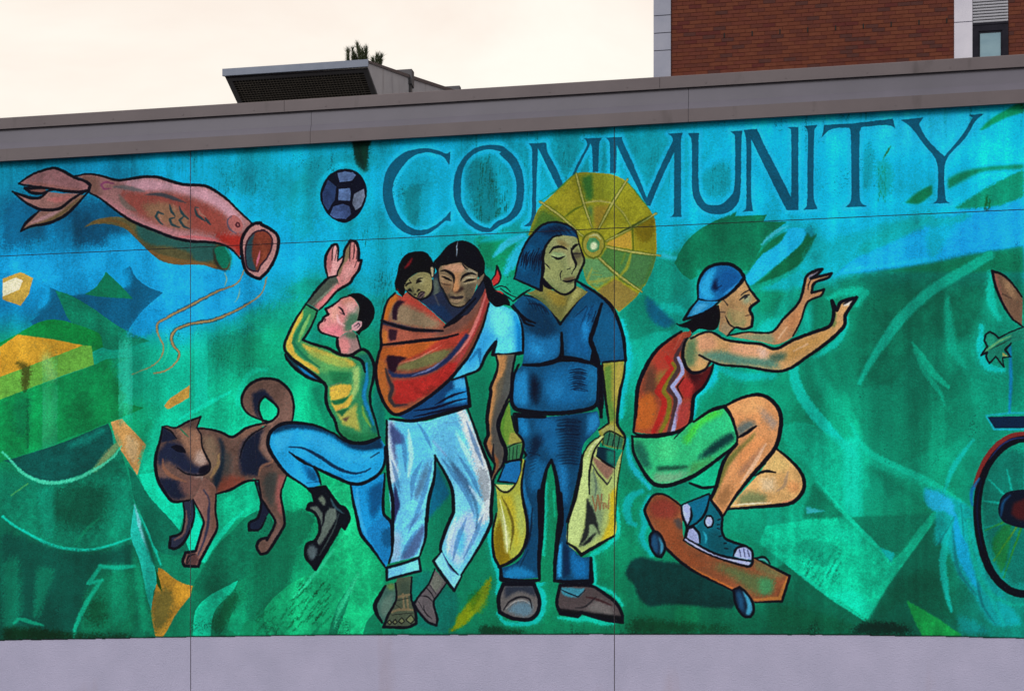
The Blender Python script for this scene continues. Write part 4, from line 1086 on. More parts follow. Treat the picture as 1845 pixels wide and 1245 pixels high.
    S('B2 670 355 700 330 710 345 690 365', (60, 40, 60), 2.2, .8, .9)
    who('painted_boy', 'jeans')
    JB = (28, 150, 216)
    j2 = F('B4 645 90 660 200 690 330 720 450 790 540 900 690 945 550 938 370 880 290 890 10 740 60', (20, 128, 200), dry=.1)
    F('B4 770 120 880 60 880 200 800 360 780 280', (0, 78, 136), soft=4, clip=j2)
    F('B4 740 440 880 300 940 400 940 620 880 660 800 520', (20, 110, 180), soft=4, clip=j2, dry=.6)
    G('B4 860 420 940 400 930 560 880 520', (10, 60, 100), .6, 5, 1.0)
    S('B4 690 120 700 300 760 460', (60, 165, 225), 9, 4, .6, .4, None, .3, j2)
    L('B4 645 90 660 200 690 330 720 450 790 540 900 695', 5.2)
    L('B4 940 560 936 370 880 290 890 10', 4.6)
    j1 = F('B3 48 372 70 310 150 255 270 248 400 270 520 320 590 370 680 395 780 385 855 350 892 420 887 540 840 620 740 680 650 685 560 650 450 600 380 565 410 620 430 690 340 720 280 680 180 610 100 510 55 430', JB, dry=.08)
    F('B3 60 330 150 252 270 245 400 268 520 318 590 368 680 393 780 385 860 345 880 430 740 450 620 420 500 340 380 300 240 290 130 320', (0, 50, 86), soft=2.5, clip=j1)
    F('B3 70 370 150 310 240 310 200 400 130 470', (48, 176, 232), soft=5, clip=j1, a=.8)
    F('B3 260 320 420 330 560 410 680 470 820 450 860 500 700 530 540 500 400 420', (44, 172, 234), soft=6, clip=j1, a=.8)
    S('B3 200 420 300 430 420 490 540 570 660 610 740 600 790 575', (8, 40, 76), 6, 1.8, .95, .3, .3, .2, j1)
    S('B3 200 455 260 500 380 560', (6, 16, 40), 5.5, 1.6, .95, .3, None, .1, j1)
    F('B3 270 520 350 560 410 620 420 680 340 640', (10, 96, 160), soft=4, clip=j1)
    S('B3 300 500 420 590 600 640 720 630', (14, 110, 180), 8, 4, .6, .4, None, .3, j1)
    S('B3 850 460 790 495', K, 5, 1.5, .9, .3)
    S('B3 330 680 420 670', (10, 60, 110), 3, 1.2, .8)
    G('B3 330 580 400 620 400 680 330 650', (10, 70, 120), .5, 4, 1.0)
    L('B3 430 690 410 620 380 565 450 600 560 650 650 685 740 680 840 620 887 540 892 420', 5.4)
    L('B3 520 322 400 270 270 248 150 255 70 310 48 372 55 430 100 510 180 610 280 680 345 725', 5.6)
    L('B3 380 565 300 530 220 470', 4)
    L('B3 520 320 590 370 680 396 780 388 858 350', 4.6)
    who('painted_boy', 'boot')
    bt = F('B4 340 122 460 105 500 160 560 240 600 260 636 330 600 410 575 380 540 450 470 570 390 705 360 662 330 630 315 580 330 520 390 490 420 420 410 340 380 290 328 270 345 230 385 222 370 160', (14, 18, 28))
    F('B4 345 255 400 245 440 300 440 360 480 270 540 260 540 330 480 440 420 530 400 500 430 430 420 340', (92, 104, 98), soft=2, clip=bt, dry=.3)
    F('B4 410 190 440 165 470 220 450 250', (100, 112, 100), soft=1.5, clip=bt)
    F('B4 330 560 370 520 400 560 380 630 345 630', (84, 98, 104), soft=2.5, clip=bt)
    S('B4 500 190 530 250 590 300', (50, 84, 96), 4, 1.6, .8, .4, None, .2, bt)
    S('B4 560 300 520 420 420 600', (70, 86, 84), 3, 1.2, .7, .4, None, .2, bt)
    S('B4 450 270 450 350 430 400', K, 3.5, 1.2, .9)
    L('B4 340 122 460 105 500 160 560 240 602 260 636 330 600 410 575 380 540 450 470 570 390 705 360 662 330 630 315 580 330 520 390 490 420 420 410 340 380 290 328 270 345 230 385 222 370 160', 4.4, closed=True)
    CUR[0] = 0
    # ================= woman with the shawl
    who('painted_mother', 'foot')
    F('B4 895 820 960 800 972 900 930 1020 870 1082 832 1020 820 960 860 880', (60, 96, 88))
    F('B4 900 810 955 800 960 850 920 850', (96, 130, 70), soft=1.5)
    F('B4 880 920 960 860 930 1000 880 1050 860 1000', (86, 112, 102), soft=2)
    L('B4 895 820 860 880 820 960 832 1020 870 1085', 6.5)
    ft = F('B4 980 765 1085 750 1080 900 1112 1010 1116 1092 1050 1118 880 1118 920 1020 972 920 968 820', (72, 82, 66))
    F('B4 1000 800 1070 780 1070 900 1000 920', (60, 74, 62), soft=3, clip=ft)
    for s in ('B4 965 905 1020 895 1075 880', 'B4 940 1010 1000 990 1095 995', 'B4 1020 880 1030 990', 'B4 1050 900 1060 990'):
        S(s, (118, 104, 78), 5, 1.2, .9, .7, None, .2, ft)
    for s in ('B4 965 930 1075 905', 'B4 940 1030 1095 1015', 'B4 955 945 1010 985'):
        S(s, (14, 16, 20), 2, .8, .9)
    for c in ((925, 1085, 18), (965, 1082, 20), (1012, 1075, 24), (1078, 1065, 36)):
        x, y, r = c
        F('B4 %d %d %d %d %d %d %d %d' % (x - r, y, x, y - r, x + r * .8, y, x, y + r * .8), (104, 110, 78))
        S('B4 %d %d %d %d %d %d %d %d' % (x - r, y, x, y - r, x + r * .8, y, x, y + r * .8), (14, 16, 20), 1.8, .7, .9, 1, closed=True)
    L('B4 968 800 972 920 920 1020 880 1118 1050 1120 1118 1092 1112 1010 1080 900 1085 760', 4.6)
    who('painted_mother', 'foot')
    f3 = F('B4 1250 700 1335 800 1280 880 1242 940 1270 1060 1262 1106 1200 1080 1130 1000 1100 950 1140 890 1210 800', (88, 82, 86))
    F('B4 1250 720 1320 790 1260 870 1220 800', (100, 104, 96), soft=3, clip=f3)
    for s in ('B4 1190 830 1230 880 1250 920', 'B4 1210 810 1260 880', 'B4 1140 890 1200 900 1240 940', 'B4 1130 930 1170 1000', 'B4 1170 960 1180 1010 1230 1060'):
        S(s, (16, 16, 22), 2, .8, .9)
    S('B4 1225 810 1260 860', (120, 124, 110), 3, 1, .8)
    L('B4 1250 700 1210 800 1140 890 1100 950 1130 1000 1200 1080 1262 1106 1270 1060 1242 940 1280 880 1335 800', 4)
    who('painted_mother', 'trousers')
    WH, CY = (184, 202, 220), (98, 188, 230)
    t1 = F('B3 912 225 1010 238 1200 233 1330 190 1470 140 1520 250 1580 400 1640 560 1665 680 1655 880 B4 1655 370 1570 540 1440 745 1415 738 1330 640 1290 560 1320 440 1388 300 B3 1385 880 1380 740 1340 640 1255 482 1245 640 1205 800 1190 960 B4 1188 330 1180 480 1140 605 920 660 940 560 942 420 925 200 B3 915 640 905 400', CY, dry=.06, var=.12)
    F('B3 905 230 960 240 960 420 990 640 940 700 915 640', WH, soft=4, clip=t1, dry=.5)
    F('B3 1400 150 1470 140 1580 400 1640 560 1665 680 1655 900 1590 1000 1560 960 1600 820 1560 640 1490 400', (190, 200, 208), soft=5, clip=t1, dry=1.0)
    F('B3 980 250 1200 240 1230 400 1200 560 1100 620 1000 500', (86, 186, 232), soft=8, clip=t1, dry=.3)
    F('B3 925 235 1030 350 1020 400 960 400 990 590 960 500 930 330', (64, 76, 132), soft=2.5, clip=t1, dry=.2)
    F('B3 960 660 1000 840 980 900 960 980 950 840', (40, 46, 96), soft=2, clip=t1)
    F('B3 1225 480 1180 560 1110 720 1100 780 1130 820 1190 660', (76, 118, 150), soft=4, clip=t1)
    F('B3 1030 1020 1130 900 1180 860 1100 980', (80, 120, 168), soft=3, clip=t1)
    F('B4 1000 630 1060 520 1170 370 1180 420 1140 540 1080 620', (68, 92, 140), soft=3, clip=t1, dry=.2)
    F('B4 945 420 1010 430 1010 620 930 650', (150, 178, 206), soft=5, clip=t1, a=.8, dry=.6)
    F('B3 1340 490 1460 620 1540 760 1560 900 1560 960 1530 860 1420 660', (60, 100, 140), soft=2.5, clip=t1)
    F('B3 1380 640 1500 760 1540 900 1490 1000 1400 920', (110, 190, 230), soft=6, clip=t1)
    F('B4 1330 500 1400 360 1520 260 1560 420 1500 560 1420 700 1360 620', (156, 184, 226), soft=7, clip=t1, dry=.4)
    F('B4 1430 400 1470 460 1440 620 1410 560', (70, 180, 226), soft=5, clip=t1)
    for s, w in (('B3 1000 300 1030 420 1040 600', 8), ('B3 1160 520 1100 640 1080 800', 9), ('B3 1230 520 1190 700 1120 900 1060 1040', 8), ('B3 940 520 975 640 1000 760', 7), ('B3 1300 500 1400 640 1480 760 1540 920', 9),
                 ('B3 1420 480 1520 640 1580 780', 8), ('B4 1480 330 1420 480 1380 640', 8), ('B4 1600 300 1540 460 1460 620', 7), ('B4 1120 420 1060 520 1010 620', 8), ('B3 1480 240 1540 400 1600 560', 7), ('B3 1120 240 1180 330 1230 440', 6)):
        S(s, (58, 104, 160), w, 3, .6, .2, None, .35, t1)
    for s, w in (('B3 1060 300 1080 480 1060 640', 9), ('B3 1500 700 1600 860 1560 960', 9), ('B3 1400 300 1480 460 1560 620', 9), ('B4 1400 330 1360 470 1340 600', 8)):
        S(s, (206, 226, 236), w, 4, .55, .3, None, .4, t1)
    S('B3 1240 380 1330 480', (130, 160, 206), 9, 5, .7, .4, None, .3, t1)
    S('B3 1320 255 1440 230', (90, 140, 190), 4, 2, .7, .3, None, .3, t1)
    S('B3 1270 290 1400 300 1480 400', (100, 200, 236), 9, 5, .6, .4, None, .3, t1)
    S('B4 1550 400 1560 300', (40, 80, 120), 5, 2.5, .7, .4, None, .3, t1)
    G('B3 1560 560 1640 600 1650 800 1580 800', (90, 100, 110), .45, 7, 1.6)
    for s in ('B3 905 230 905 400 918 640 945 800 B4 948 400 945 560 920 660', 'B3 1490 150 1580 400 1642 560 1668 680 1656 880 B4 1655 370 1570 540 1440 745', 'B3 1255 482 1247 640 1207 800 1192 960 B4 1190 330 1182 480 1142 605', 'B3 1250 482 1340 640 1378 740 1386 890 B4 1382 300 1322 440 1292 560 1330 640 1415 740'):
        L(s, 5.6)
    S('B3 950 760 955 960', K, 4, 1.2, .9)
    who('painted_mother', 'trousers')
    F('B4 905 690 1020 665 1135 628 1148 712 1030 740 910 775', (104, 190, 232), dry=.15)
    S('B4 905 690 1020 660 1135 618 1150 712 1030 742 905 778', K, 5, .9, .95, 1, closed=True)
    F('B4 1300 572 1245 642 1300 730 1390 852 1442 752 1400 730 1350 670', (120, 196, 236), dry=.15)
    L('B4 1300 572 1240 642 1300 735 1390 855 1445 752', 5)
    S('B4 1310 590 1360 690 1420 745', (60, 80, 130), 3, 1.2, .8)
    who('painted_mother', 't_shirt')
    ws = F('B2 1385 735 1470 708 1490 820 1503 920 1330 975 1100 1030 980 1000 1180 880 1330 770', (18, 62, 116))
    F('B2 1330 840 1470 760 1490 840 1480 900 1320 920', (30, 120, 190), soft=3, clip=ws)
    F('B2 1380 740 1480 720 1480 800 1390 800', (60, 160, 220), soft=3, clip=ws)
    for s in ('B2 1250 920 1380 850 1480 820', 'B2 1100 960 1250 940 1400 890 1490 870', 'B2 1100 1005 1300 960 1495 920'):
        S(s, (8, 12, 36), 4.5, 1.4, .9, .3, None, .1, ws)
    L('B2 1470 708 1492 820 1503 925 1330 978 1100 1032 930 1020', 6.5)
    ts = F('B2 1640 180 1730 200 1830 245 C2 290 510 315 600 326 780 200 800 105 797 B2 1692 470 1620 560 1570 660 1480 700 1380 735 1480 580 1600 370', (60, 176, 234), dry=.06)
    F('B2 1640 190 1760 230 1800 330 1760 470 1700 420 1640 300', (92, 200, 244), soft=7, clip=ts)
    F('C2 250 480 310 580 326 780 265 780 270 640', (14, 112, 186), soft=4, clip=ts)
    F('C2 110 720 250 660 270 770 120 790', (80, 200, 244), soft=6, clip=ts)
    F('B2 1470 580 1600 400 1700 420 1600 560 1480 680', (46, 150, 214), soft=7, clip=ts, dry=.5)
    S('B2 1500 600 1570 520 1580 640', (20, 90, 150), 7, 3.5, .7, .4, None, .5, ts)
    S('B2 1690 490 1700 440', (10, 60, 110), 5, 2.5, .8, .4, None, .2, ts)
    L('C2 240 450 295 515 318 600 328 782 200 800 103 797 B2 1692 465 1620 560 1570 662 1480 702 1375 738', 5.6)
    who('painted_mother', 'arm')
    am = F('B2 1680 560 1835 555 C2 268 800 245 920 240 1020 232 1100 C3 245 20 170 170 140 260 160 360 190 440 178 540 140 600 98 672 93 640 120 550 90 500 48 400 68 330 62 200 90 20 B2 1690 700 1705 620', (92, 84, 70))
    F('B2 1690 560 1770 560 1750 680 1700 760 C3 130 20 100 200 100 360 60 400 62 200 90 20', (176, 124, 74), soft=2.5, clip=am, dry=.15)
    F('C2 230 800 270 800 245 920 235 1080 150 1180 190 960', (76, 78, 76), soft=3, clip=am)
    F('C3 200 20 170 170 140 270 180 440 175 540 130 560 110 400 90 300 140 100', (72, 70, 68), soft=3, clip=am)
    F('C3 50 400 80 360 100 420 100 480', (160, 108, 66), soft=2, clip=am)
    F('C3 110 460 150 530 130 590 100 650', (120, 76, 48), soft=2, clip=am)
    L('C2 268 800 245 920 240 1020 232 1100 C3 245 20 172 170 142 260 162 360 192 440 180 540 140 600 98 674', 5.6)
    L('B2 1690 560 1705 620 1690 700 1650 800 C3 92 20 64 200 70 330 48 400 90 500 118 550 93 640', 5.6)
    S('C3 110 400 105 470 120 550', K, 4, 1.2, .9, .3)
    who('painted_mother', 'shawl')
    RU, RD = (156, 78, 40), (164, 42, 36)
    sh = F('B2 965 112 910 170 880 260 860 400 865 490 840 570 825 680 850 820 900 930 960 985 1030 970 1180 880 1330 760 1430 650 1500 560 1590 370 1642 190 1612 30 1585 80 1540 150 1440 260 1330 340 1200 220 1050 105 1010 140', (132, 70, 52), dry=.05, var=.15)
    F('B2 1030 110 1180 205 1300 280 1360 310 1320 360 1180 330 1040 230 980 160', (172, 62, 50), soft=4, clip=sh)
    F('B2 940 160 1080 210 1260 300 1330 350 1200 370 1000 340 920 310 920 220', (132, 112, 88), soft=5, clip=sh, dry=.25)
    F('B2 965 112 910 170 882 260 870 330 910 320 930 240 990 150', (190, 104, 34), soft=2.5, clip=sh)
    F('B2 940 300 950 210 980 165 1040 170 990 220 975 310', (38, 18, 34), soft=2, clip=sh)
    F('B2 860 300 1000 340 1180 375 1310 380 1300 400 1120 390 960 360 870 340', (30, 36, 62), soft=1.6, clip=sh)
    F('B2 870 350 960 370 1120 400 1300 400 1420 370 1400 420 1200 450 980 460 870 480', (160, 84, 66), soft=3, clip=sh)
    F('B2 920 370 980 380 970 450 930 460 915 420', (50, 24, 38), soft=2, clip=sh)
    F('B2 865 370 910 390 910 470 870 480', (196, 112, 46), soft=3, clip=sh)
    F('B2 1320 360 1460 240 1580 100 1600 180 1500 320 1360 410 1200 440', (110, 72, 62), soft=4, clip=sh)
    F('B2 1600 50 1640 190 1600 330 1520 520 1400 690 1330 760 1370 640 1480 470 1560 300 1595 160', (164, 58, 56), soft=3, clip=sh)
    S('B2 1620 120 1560 300 1470 480 1350 610', (206, 116, 112), 6, 2, .85, .3, None, .3, sh)
    S('B2 1640 200 1580 360 1490 540 1400 660', (100, 56, 38), 8, 3, .85, .4, None, .2, sh)
    F('B2 860 510 1000 490 1200 450 1420 420 1400 480 1200 560 1000 600 910 570 850 640', (178, 88, 34), soft=3, clip=sh)
    F('B2 1300 440 1440 400 1500 360 1460 470 1330 520 1100 610 1000 610 1160 540', (168, 56, 42), soft=3, clip=sh)
    F('B2 980 640 1100 590 1260 530 1380 520 1300 600 1120 660 960 670', (108, 106, 66), soft=3, clip=sh)
    F('B2 905 560 970 565 1060 580 990 620 970 680 1060 670 930 690 905 620', (38, 16, 32), soft=2, clip=sh)
    F('B2 900 650 960 690 1080 690 1220 650 1340 570 1480 400 1500 420 1360 600 1240 680 1080 720 940 720', (30, 42, 84), soft=1.8, clip=sh)
    S('B2 1000 620 1130 580 1300 490', (196, 120, 100), 2.6, 1, .7, .3, None, .4, sh)
    S('B2 1080 710 1220 660 1320 590', (130, 130, 170), 3, 1.2, .7, .3, None, .3, sh)
    F('B2 945 740 1080 730 1240 690 1360 610 1420 620 1360 720 1220 830 1080 900 980 920 940 880 960 820', (170, 38, 34), soft=3, clip=sh, var=.2)
    F('B2 840 580 900 620 900 700 930 860 960 940 1060 940 1200 860 1180 890 1030 970 960 985 900 930 850 820 825 680', (176, 96, 40), soft=3, clip=sh)
    S('B2 895 660 920 740 945 800 925 870 960 925 1050 915', (38, 40, 50), 7, 2.4, .85, .5, .3, .2, sh)
    G('B2 1090 840 1200 800 1300 740 1220 860', (90, 30, 24), .5, 7, .8)
    for s in ('B2 965 112 910 170 880 260 860 400 865 490 842 570 825 680 850 820 900 930 960 988 1030 972 1180 882 1330 762 1430 650 1500 560 1590 370 1642 190', 'B2 862 310 960 345 1100 378 1310 385', 'B2 860 488 960 478 1150 455 1300 440 1420 410', 'B2 1320 360 1420 300 1540 160'):
        L(s, 5.2)
    who('painted_mother', 'scarf_collar')
    F('FC 560 850 640 740 650 560 700 470 740 640 850 860 1000 985 1100 970 1240 780 1300 690 1385 600 1400 700 1330 860 1150 1090 1000 1130 900 1200 850 1190 640 1020 440 900', (26, 32, 52))
    F('FC 640 600 700 560 740 700 720 880 640 860 650 740', (78, 88, 80), soft=1.5)
    F('B2 1150 170 1260 120 1300 100 1360 200 1430 215 1500 180 1400 290 1340 340 1240 250', (34, 42, 68))
    F('B2 1180 200 1340 320 1380 290 1300 200', (24, 46, 84), soft=3)
    S('B2 1250 130 1280 200', (100, 96, 84), 5, 2.5, .6)
    L('B2 1545 150 1440 260 1330 345', 4.4)
    who('painted_mother', 'hair')
    F('FC 655 345 750 230 850 110 950 50 1060 28 1160 50 1280 130 1370 280 1397 380 1390 500 1460 570 1500 640 1525 720 1600 765 1700 830 1745 900 1765 975 1680 960 1560 990 1470 920 1420 830 1395 700 1370 620 1300 560 1100 480 900 480 740 640 700 480', (12, 13, 22))
    for s in ('FC 1530 720 1600 690 1690 700 1760 770', 'FC 1620 720 1700 780 1790 830 1850 850', 'FC 1640 780 1730 850 1800 910 1845 870'):
        L(s, 1.8)
    who('painted_mother', 'hair_ribbon')
    F('FC 1490 600 1540 540 1560 470 1570 400 1600 480 1620 560 1590 640 1520 690', (178, 44, 44))
    L('FC 1490 600 1545 520 1568 395 1612 500 1620 570 1590 640 1520 690', 3)
    F('FC 1540 755 1620 760 1670 810 1600 780', (180, 60, 56))
    who('painted_mother', 'head')
    wf = F('FC 720 480 760 400 860 380 1000 348 1060 350 1150 420 1292 490 1290 600 1240 780 1180 880 1090 970 1000 990 910 960 850 860 790 740 735 640', (122, 104, 80))
    F('FC 780 400 1000 355 1120 420 1060 480 960 520 900 470 780 460', (186, 140, 112), soft=3, clip=wf)
    F('FC 940 500 1040 480 1020 700 1010 780 940 770', (182, 132, 92), soft=2.5, clip=wf)
    F('FC 740 540 900 620 900 720 820 740', (138, 100, 70), soft=3, clip=wf)
    F('FC 1060 640 1250 620 1220 760 1090 780', (96, 86, 68), soft=3, clip=wf)
    F('FC 880 900 1100 880 1060 970 930 960', (130, 116, 88), soft=3, clip=wf)
    F('FC 1120 400 1290 490 1270 560 1120 500', (136, 128, 108), soft=3, clip=wf)
    F('FC 830 780 920 820 900 900 850 850', (70, 62, 54), soft=3, clip=wf)
    F('FC 1110 780 1240 700 1200 860 1110 960', (70, 62, 54), soft=3, clip=wf)
    F('FC 735 540 800 520 900 580 930 660 860 660 760 620', (150, 122, 92), soft=1, clip=wf)
    F('FC 1060 640 1120 560 1230 545 1290 590 1240 640 1120 670', (146, 132, 104), soft=1, clip=wf)
    F('FC 760 660 860 690 900 730 870 800 810 780', (116, 92, 70), soft=2, clip=wf)
    F('FC 1130 660 1260 640 1230 760 1170 860 1110 840', (92, 82, 66), soft=2, clip=wf)
    S('FC 755 470 820 462 890 495 940 545 952 650', (20, 18, 22), 5.2, .8, .97, .35)
    S('FC 1045 610 1075 550 1150 508 1210 505 1270 525', (20, 18, 22), 4.6, .8, .97, .35)
    S('FC 775 545 840 570 915 612', (12, 9, 14), 5, .8, .97, .3)
    S('FC 1085 632 1160 602 1265 588', (12, 9, 14), 4.8, .8, .97, .3)
    S('FC 745 530 830 540 905 590', (176, 150, 116), 1.8, .7, .8, .3)
    S('FC 1075 595 1140 560 1250 572', (170, 164, 140), 2.2, .8, .85, .3)
    S('FC 750 640 830 665 900 668', (70, 54, 44), 2.2, .8, .85)
    F('FC 930 690 985 600 1015 690 1010 770 965 785 930 765', (192, 136, 90), soft=.8, clip=wf)
    F('FC 905 765 930 745 965 790 1010 785 1085 740 1090 700 1040 690 1010 745 985 765', (52, 36, 32), soft=.7, clip=wf)
    S('FC 945 640 925 745', (76, 48, 36), 3, .9, .85)
    F('FC 875 850 930 828 980 838 1040 826 1092 836 1060 868 965 882', (44, 36, 40))
    F('FC 890 872 965 888 1060 874 1040 912 965 930 905 910', (148, 122, 98), soft=.7, clip=wf)
    S('FC 905 925 970 945 1040 925', (74, 60, 50), 2, .8, .8)
    S('FC 720 480 735 640 790 740 850 860 910 960 1000 992 1090 972 1180 880', (14, 12, 18), 2.4, .8, .9, 1)
    S('FC 830 800 870 880', (60, 48, 40), 3, 1.2, .7)
    F('FC 1385 500 1390 560 1330 660 1290 700 1280 620 1340 540', (110, 96, 78))
    L('FC 1385 500 1390 560 1330 660 1290 705', 2.2)
    S('FC 1000 50 985 130 990 200 985 260', (150, 170, 190), 1.6, .7, .9, .5, None, .5)
    S('FC 1060 350 1100 410 1150 450', (14, 14, 20), 3, .9, .9)
    who('painted_child', 'hair')
    F('FC 100 740 92 640 128 500 150 380 220 260 320 200 480 185 560 215 620 290 665 380 672 470 645 560 600 560 540 500 420 500 320 560 260 640 240 780 200 845 130 760', (13, 12, 18))
    S('FC 340 290 300 360 240 430', (130, 20, 26), 5, 2, .9, .3)
    S('FC 130 730 160 790', (150, 34, 30), 3, 1.5, .8, .3)
    who('painted_child', 'head')
    cf = F('FC 270 610 320 560 420 500 520 488 600 515 634 620 634 740 580 830 500 872 430 874 330 815 258 752 228 700', (124, 118, 80))
    F('FC 480 520 620 560 630 720 560 820 500 740', (134, 126, 84), soft=4, clip=cf)
    F('FC 240 700 330 720 400 830 330 820', (92, 92, 66), soft=3, clip=cf)
    F('FC 400 560 470 545 540 600 500 660 430 670', (142, 136, 96), soft=.8, clip=cf)
    S('FC 400 615 435 582 500 572', (30, 28, 26), 2.6, .8, .95)
    S('FC 405 640 440 615 475 618', (12, 10, 14), 5.4, .8, .97, .5)
    S('FC 470 640 490 610', (170, 168, 140), 1.6, .7, .8)
    S('FC 245 690 285 650 330 640', (16, 14, 16), 3.6, .8, .95, .4)
    S('FC 300 600 330 640', (16, 14, 16), 3.4, .8, .95, .4)
    S('FC 240 640 262 690', (16, 14, 16), 3, .8, .95, .4)
    S('FC 285 750 310 740 335 765', (18, 16, 18), 5, .8, .95, .5)
    S('FC 345 700 360 760 350 790', (80, 78, 54), 3, 1, .8, .5)
    S('FC 415 770 432 742 460 745', (18, 16, 18), 3.4, .8, .95, .5)
    S('FC 375 812 395 806', (16, 14, 18), 3, .8, .95, .7)
    F('FC 418 845 440 795 485 765 525 775 522 825 470 870 430 872', (92, 76, 76))
    S('FC 430 860 470 822 522 782', (26, 18, 26), 2.2, .7, .95)
    S('FC 418 845 440 795 485 765 525 775', (22, 16, 22), 2.4, .7, .95)
    S('FC 430 872 470 870 522 825', (30, 24, 28), 2, .7, .85)
    F('FC 612 410 640 400 662 450 655 540 630 560 615 500', (150, 140, 112))
    L('FC 612 410 640 400 662 450 655 545 630 565', 1.8)
    L('FC 258 752 330 818 430 878 500 874 580 832 636 742 636 600', 3.2)
    # ================= woman in blue
    who('painted_shopper', 'shoe')
    s1 = F('C4 180 768 400 768 440 880 425 970 370 1022 250 1012 155 972 145 870', (92, 88, 88))
    F('C4 190 780 400 780 420 860 300 820 190 870', (40, 46, 60), soft=3, clip=s1)
    F('C4 200 960 280 900 380 900 390 980 330 1000', (88, 116, 132), soft=4, clip=s1)
    S('C4 180 955 230 890 310 860 370 880 385 940', (20, 20, 28), 3.4, 1, .95, .4)
    S('C4 200 945 260 895 330 885 370 910', (150, 150, 150), 2.2, .9, .8, .4)
    L('C4 180 768 145 870 155 972 250 1015 370 1022 428 970 440 880 400 768', 6, closed=True)
    who('painted_shopper', 'shoe')
    s2 = F('C4 590 775 810 780 900 830 990 900 1035 980 1040 1042 900 1020 740 972 720 1002 590 982 563 900', (76, 66, 68))
    F('C4 585 790 770 800 720 860 620 850', (56, 130, 150), soft=1.5, clip=s2)
    F('C4 760 940 880 870 960 940 1000 1000 900 1000', (104, 98, 98), soft=5, clip=s2)
    F('C4 570 940 720 960 1040 1000 1040 1042 900 1020 740 972 720 1002 590 982', (14, 14, 20), soft=1, clip=s2)
    S('C4 780 860 860 880 960 920', (50, 22, 26), 4, 1.6, .8, .4)
    S('C4 700 940 770 930 850 860', (30, 28, 34), 3, 1.2, .8, .4)
    S('C4 585 800 640 830 720 860 770 810', K, 2.4, .9, .9)
    L('C4 590 775 565 900 590 982 720 1002 740 972 900 1022 1040 1044 1035 980 990 900 900 830 810 780', 5, closed=True)
    who('painted_shopper', 'trousers')
    NB, BL = (14, 64, 104), (22, 110, 176)
    p1 = F('C3 265 190 480 205 860 165 872 270 760 400 740 520 700 700 640 950 640 1110 C4 645 480 740 572 808 570 805 745 C4 555 745 550 620 590 300 C3 590 900 575 740 555 610 527 515 490 590 460 740 C4 460 300 440 600 432 722 C4 165 740 160 655 290 600 350 470 C3 350 950 315 760 310 700 330 540 345 480 310 350 280 300', NB, dry=.06)
    F('C3 275 195 340 210 370 320 330 360 290 300', BL, soft=5, clip=p1)
    F('C3 790 190 865 165 870 270 780 350', (34, 124, 190), soft=4, clip=p1)
    F('C3 380 360 500 300 560 330 440 420 400 540 370 520', (8, 30, 56), soft=6, clip=p1, dry=.4)
    F('C3 400 210 560 210 600 480 530 500 480 420', (20, 92, 152), soft=9, clip=p1, a=.8)
    F('C3 620 220 740 210 740 400 680 600 650 420', (8, 42, 74), soft=7, clip=p1, a=.9)
    F('C3 560 470 640 600 640 850 600 780', (24, 104, 168), soft=5, clip=p1)
    F('C3 400 480 500 560 420 760 360 700', (18, 90, 146), soft=6, clip=p1)
    for k in range(16):
        y = 225 + 21 * k
        S('C3 %d %d %d %d %d %d' % (560 + 9 * (k % 4), y + 6, 650, y - 3, 735 - 5 * (k % 3), y + 8), (6, 22, 44), 3.4, 1.2, .6, .15, None, .3, p1)
    for k in range(9):
        S('C3 %d %d %d %d' % (345 + 4 * k, 430 + 22 * k, 430 - 3 * k, 400 + 24 * k), (6, 24, 46), 3.4, 1.2, .6, .2, None, .3, p1)
    for s in ('C3 570 265 730 275', 'C3 640 235 740 240', 'C3 560 295 720 300', 'C3 640 330 740 330', 'C3 360 460 440 480'):
        S(s, (6, 20, 40), 5, 2.5, .8, .3, None, .4, p1)
    S('C3 320 600 330 760 380 900 C4 380 400', (28, 116, 180), 9, 4, .7, .4, None, .3, p1)
    S('C4 390 220 370 420 280 620', (6, 24, 46), 5, 2.5, .85, .3, None, .3, p1)
    S('C4 360 520 300 640', (6, 24, 46), 4, 1.8, .85, .3, None, .3, p1)
    F('C4 180 680 300 640 420 700 420 720 190 730', (22, 110, 172), soft=4, clip=p1)
    F('C4 570 480 610 460 600 720 570 720', (40, 140, 206), soft=3, clip=p1, dry=.6)
    F('C4 650 500 730 580 790 600 790 730 680 720', (18, 100, 172), soft=5, clip=p1)
    F('C4 610 460 650 520 660 700 610 720', (8, 40, 76), soft=3, clip=p1)
    for s in ('C3 480 205 265 190 280 310', 'C3 527 515 490 590 462 740 458 900 C4 452 400 438 600 440 735', 'C3 527 515 555 610 575 740 590 900 C4 590 280 552 620 550 745', 'C4 160 655 165 735 300 750 435 740', 'C4 550 745 680 755 815 750 812 580'):
        L(s, 8)
    L('C4 440 100 448 400', 8, .9)
    L('C3 590 760 598 960 C4 580 420', 8, .9)
    who('painted_shopper', 'hand')
    hd = F('C3 222 70 235 200 270 310 320 370 318 430 305 510 200 532 200 440 150 290 190 150', (104, 140, 52))
    F('C3 230 320 270 320 318 370 290 410 210 420', (150, 146, 66), soft=2, clip=hd)
    F('C3 200 410 310 390 305 510 200 530', (52, 112, 74), soft=1.2, clip=hd)
    S('C3 215 100 170 290 200 400', (70, 120, 40), 6, 3, .7, .4, None, .2, hd)
    for s in ('C3 225 430 222 520', 'C3 252 425 248 510', 'C3 280 415 275 505', 'C3 205 430 260 400 315 385'):
        S(s, (14, 26, 26), 2.2, .8, .9, .6)
    L('C3 222 90 190 150 150 290 200 440 200 530 305 512 322 430 318 368 270 310 240 200', 4.6)
    L('C3 322 440 345 480 330 500', 4)
    who('painted_shopper', 'shirt')
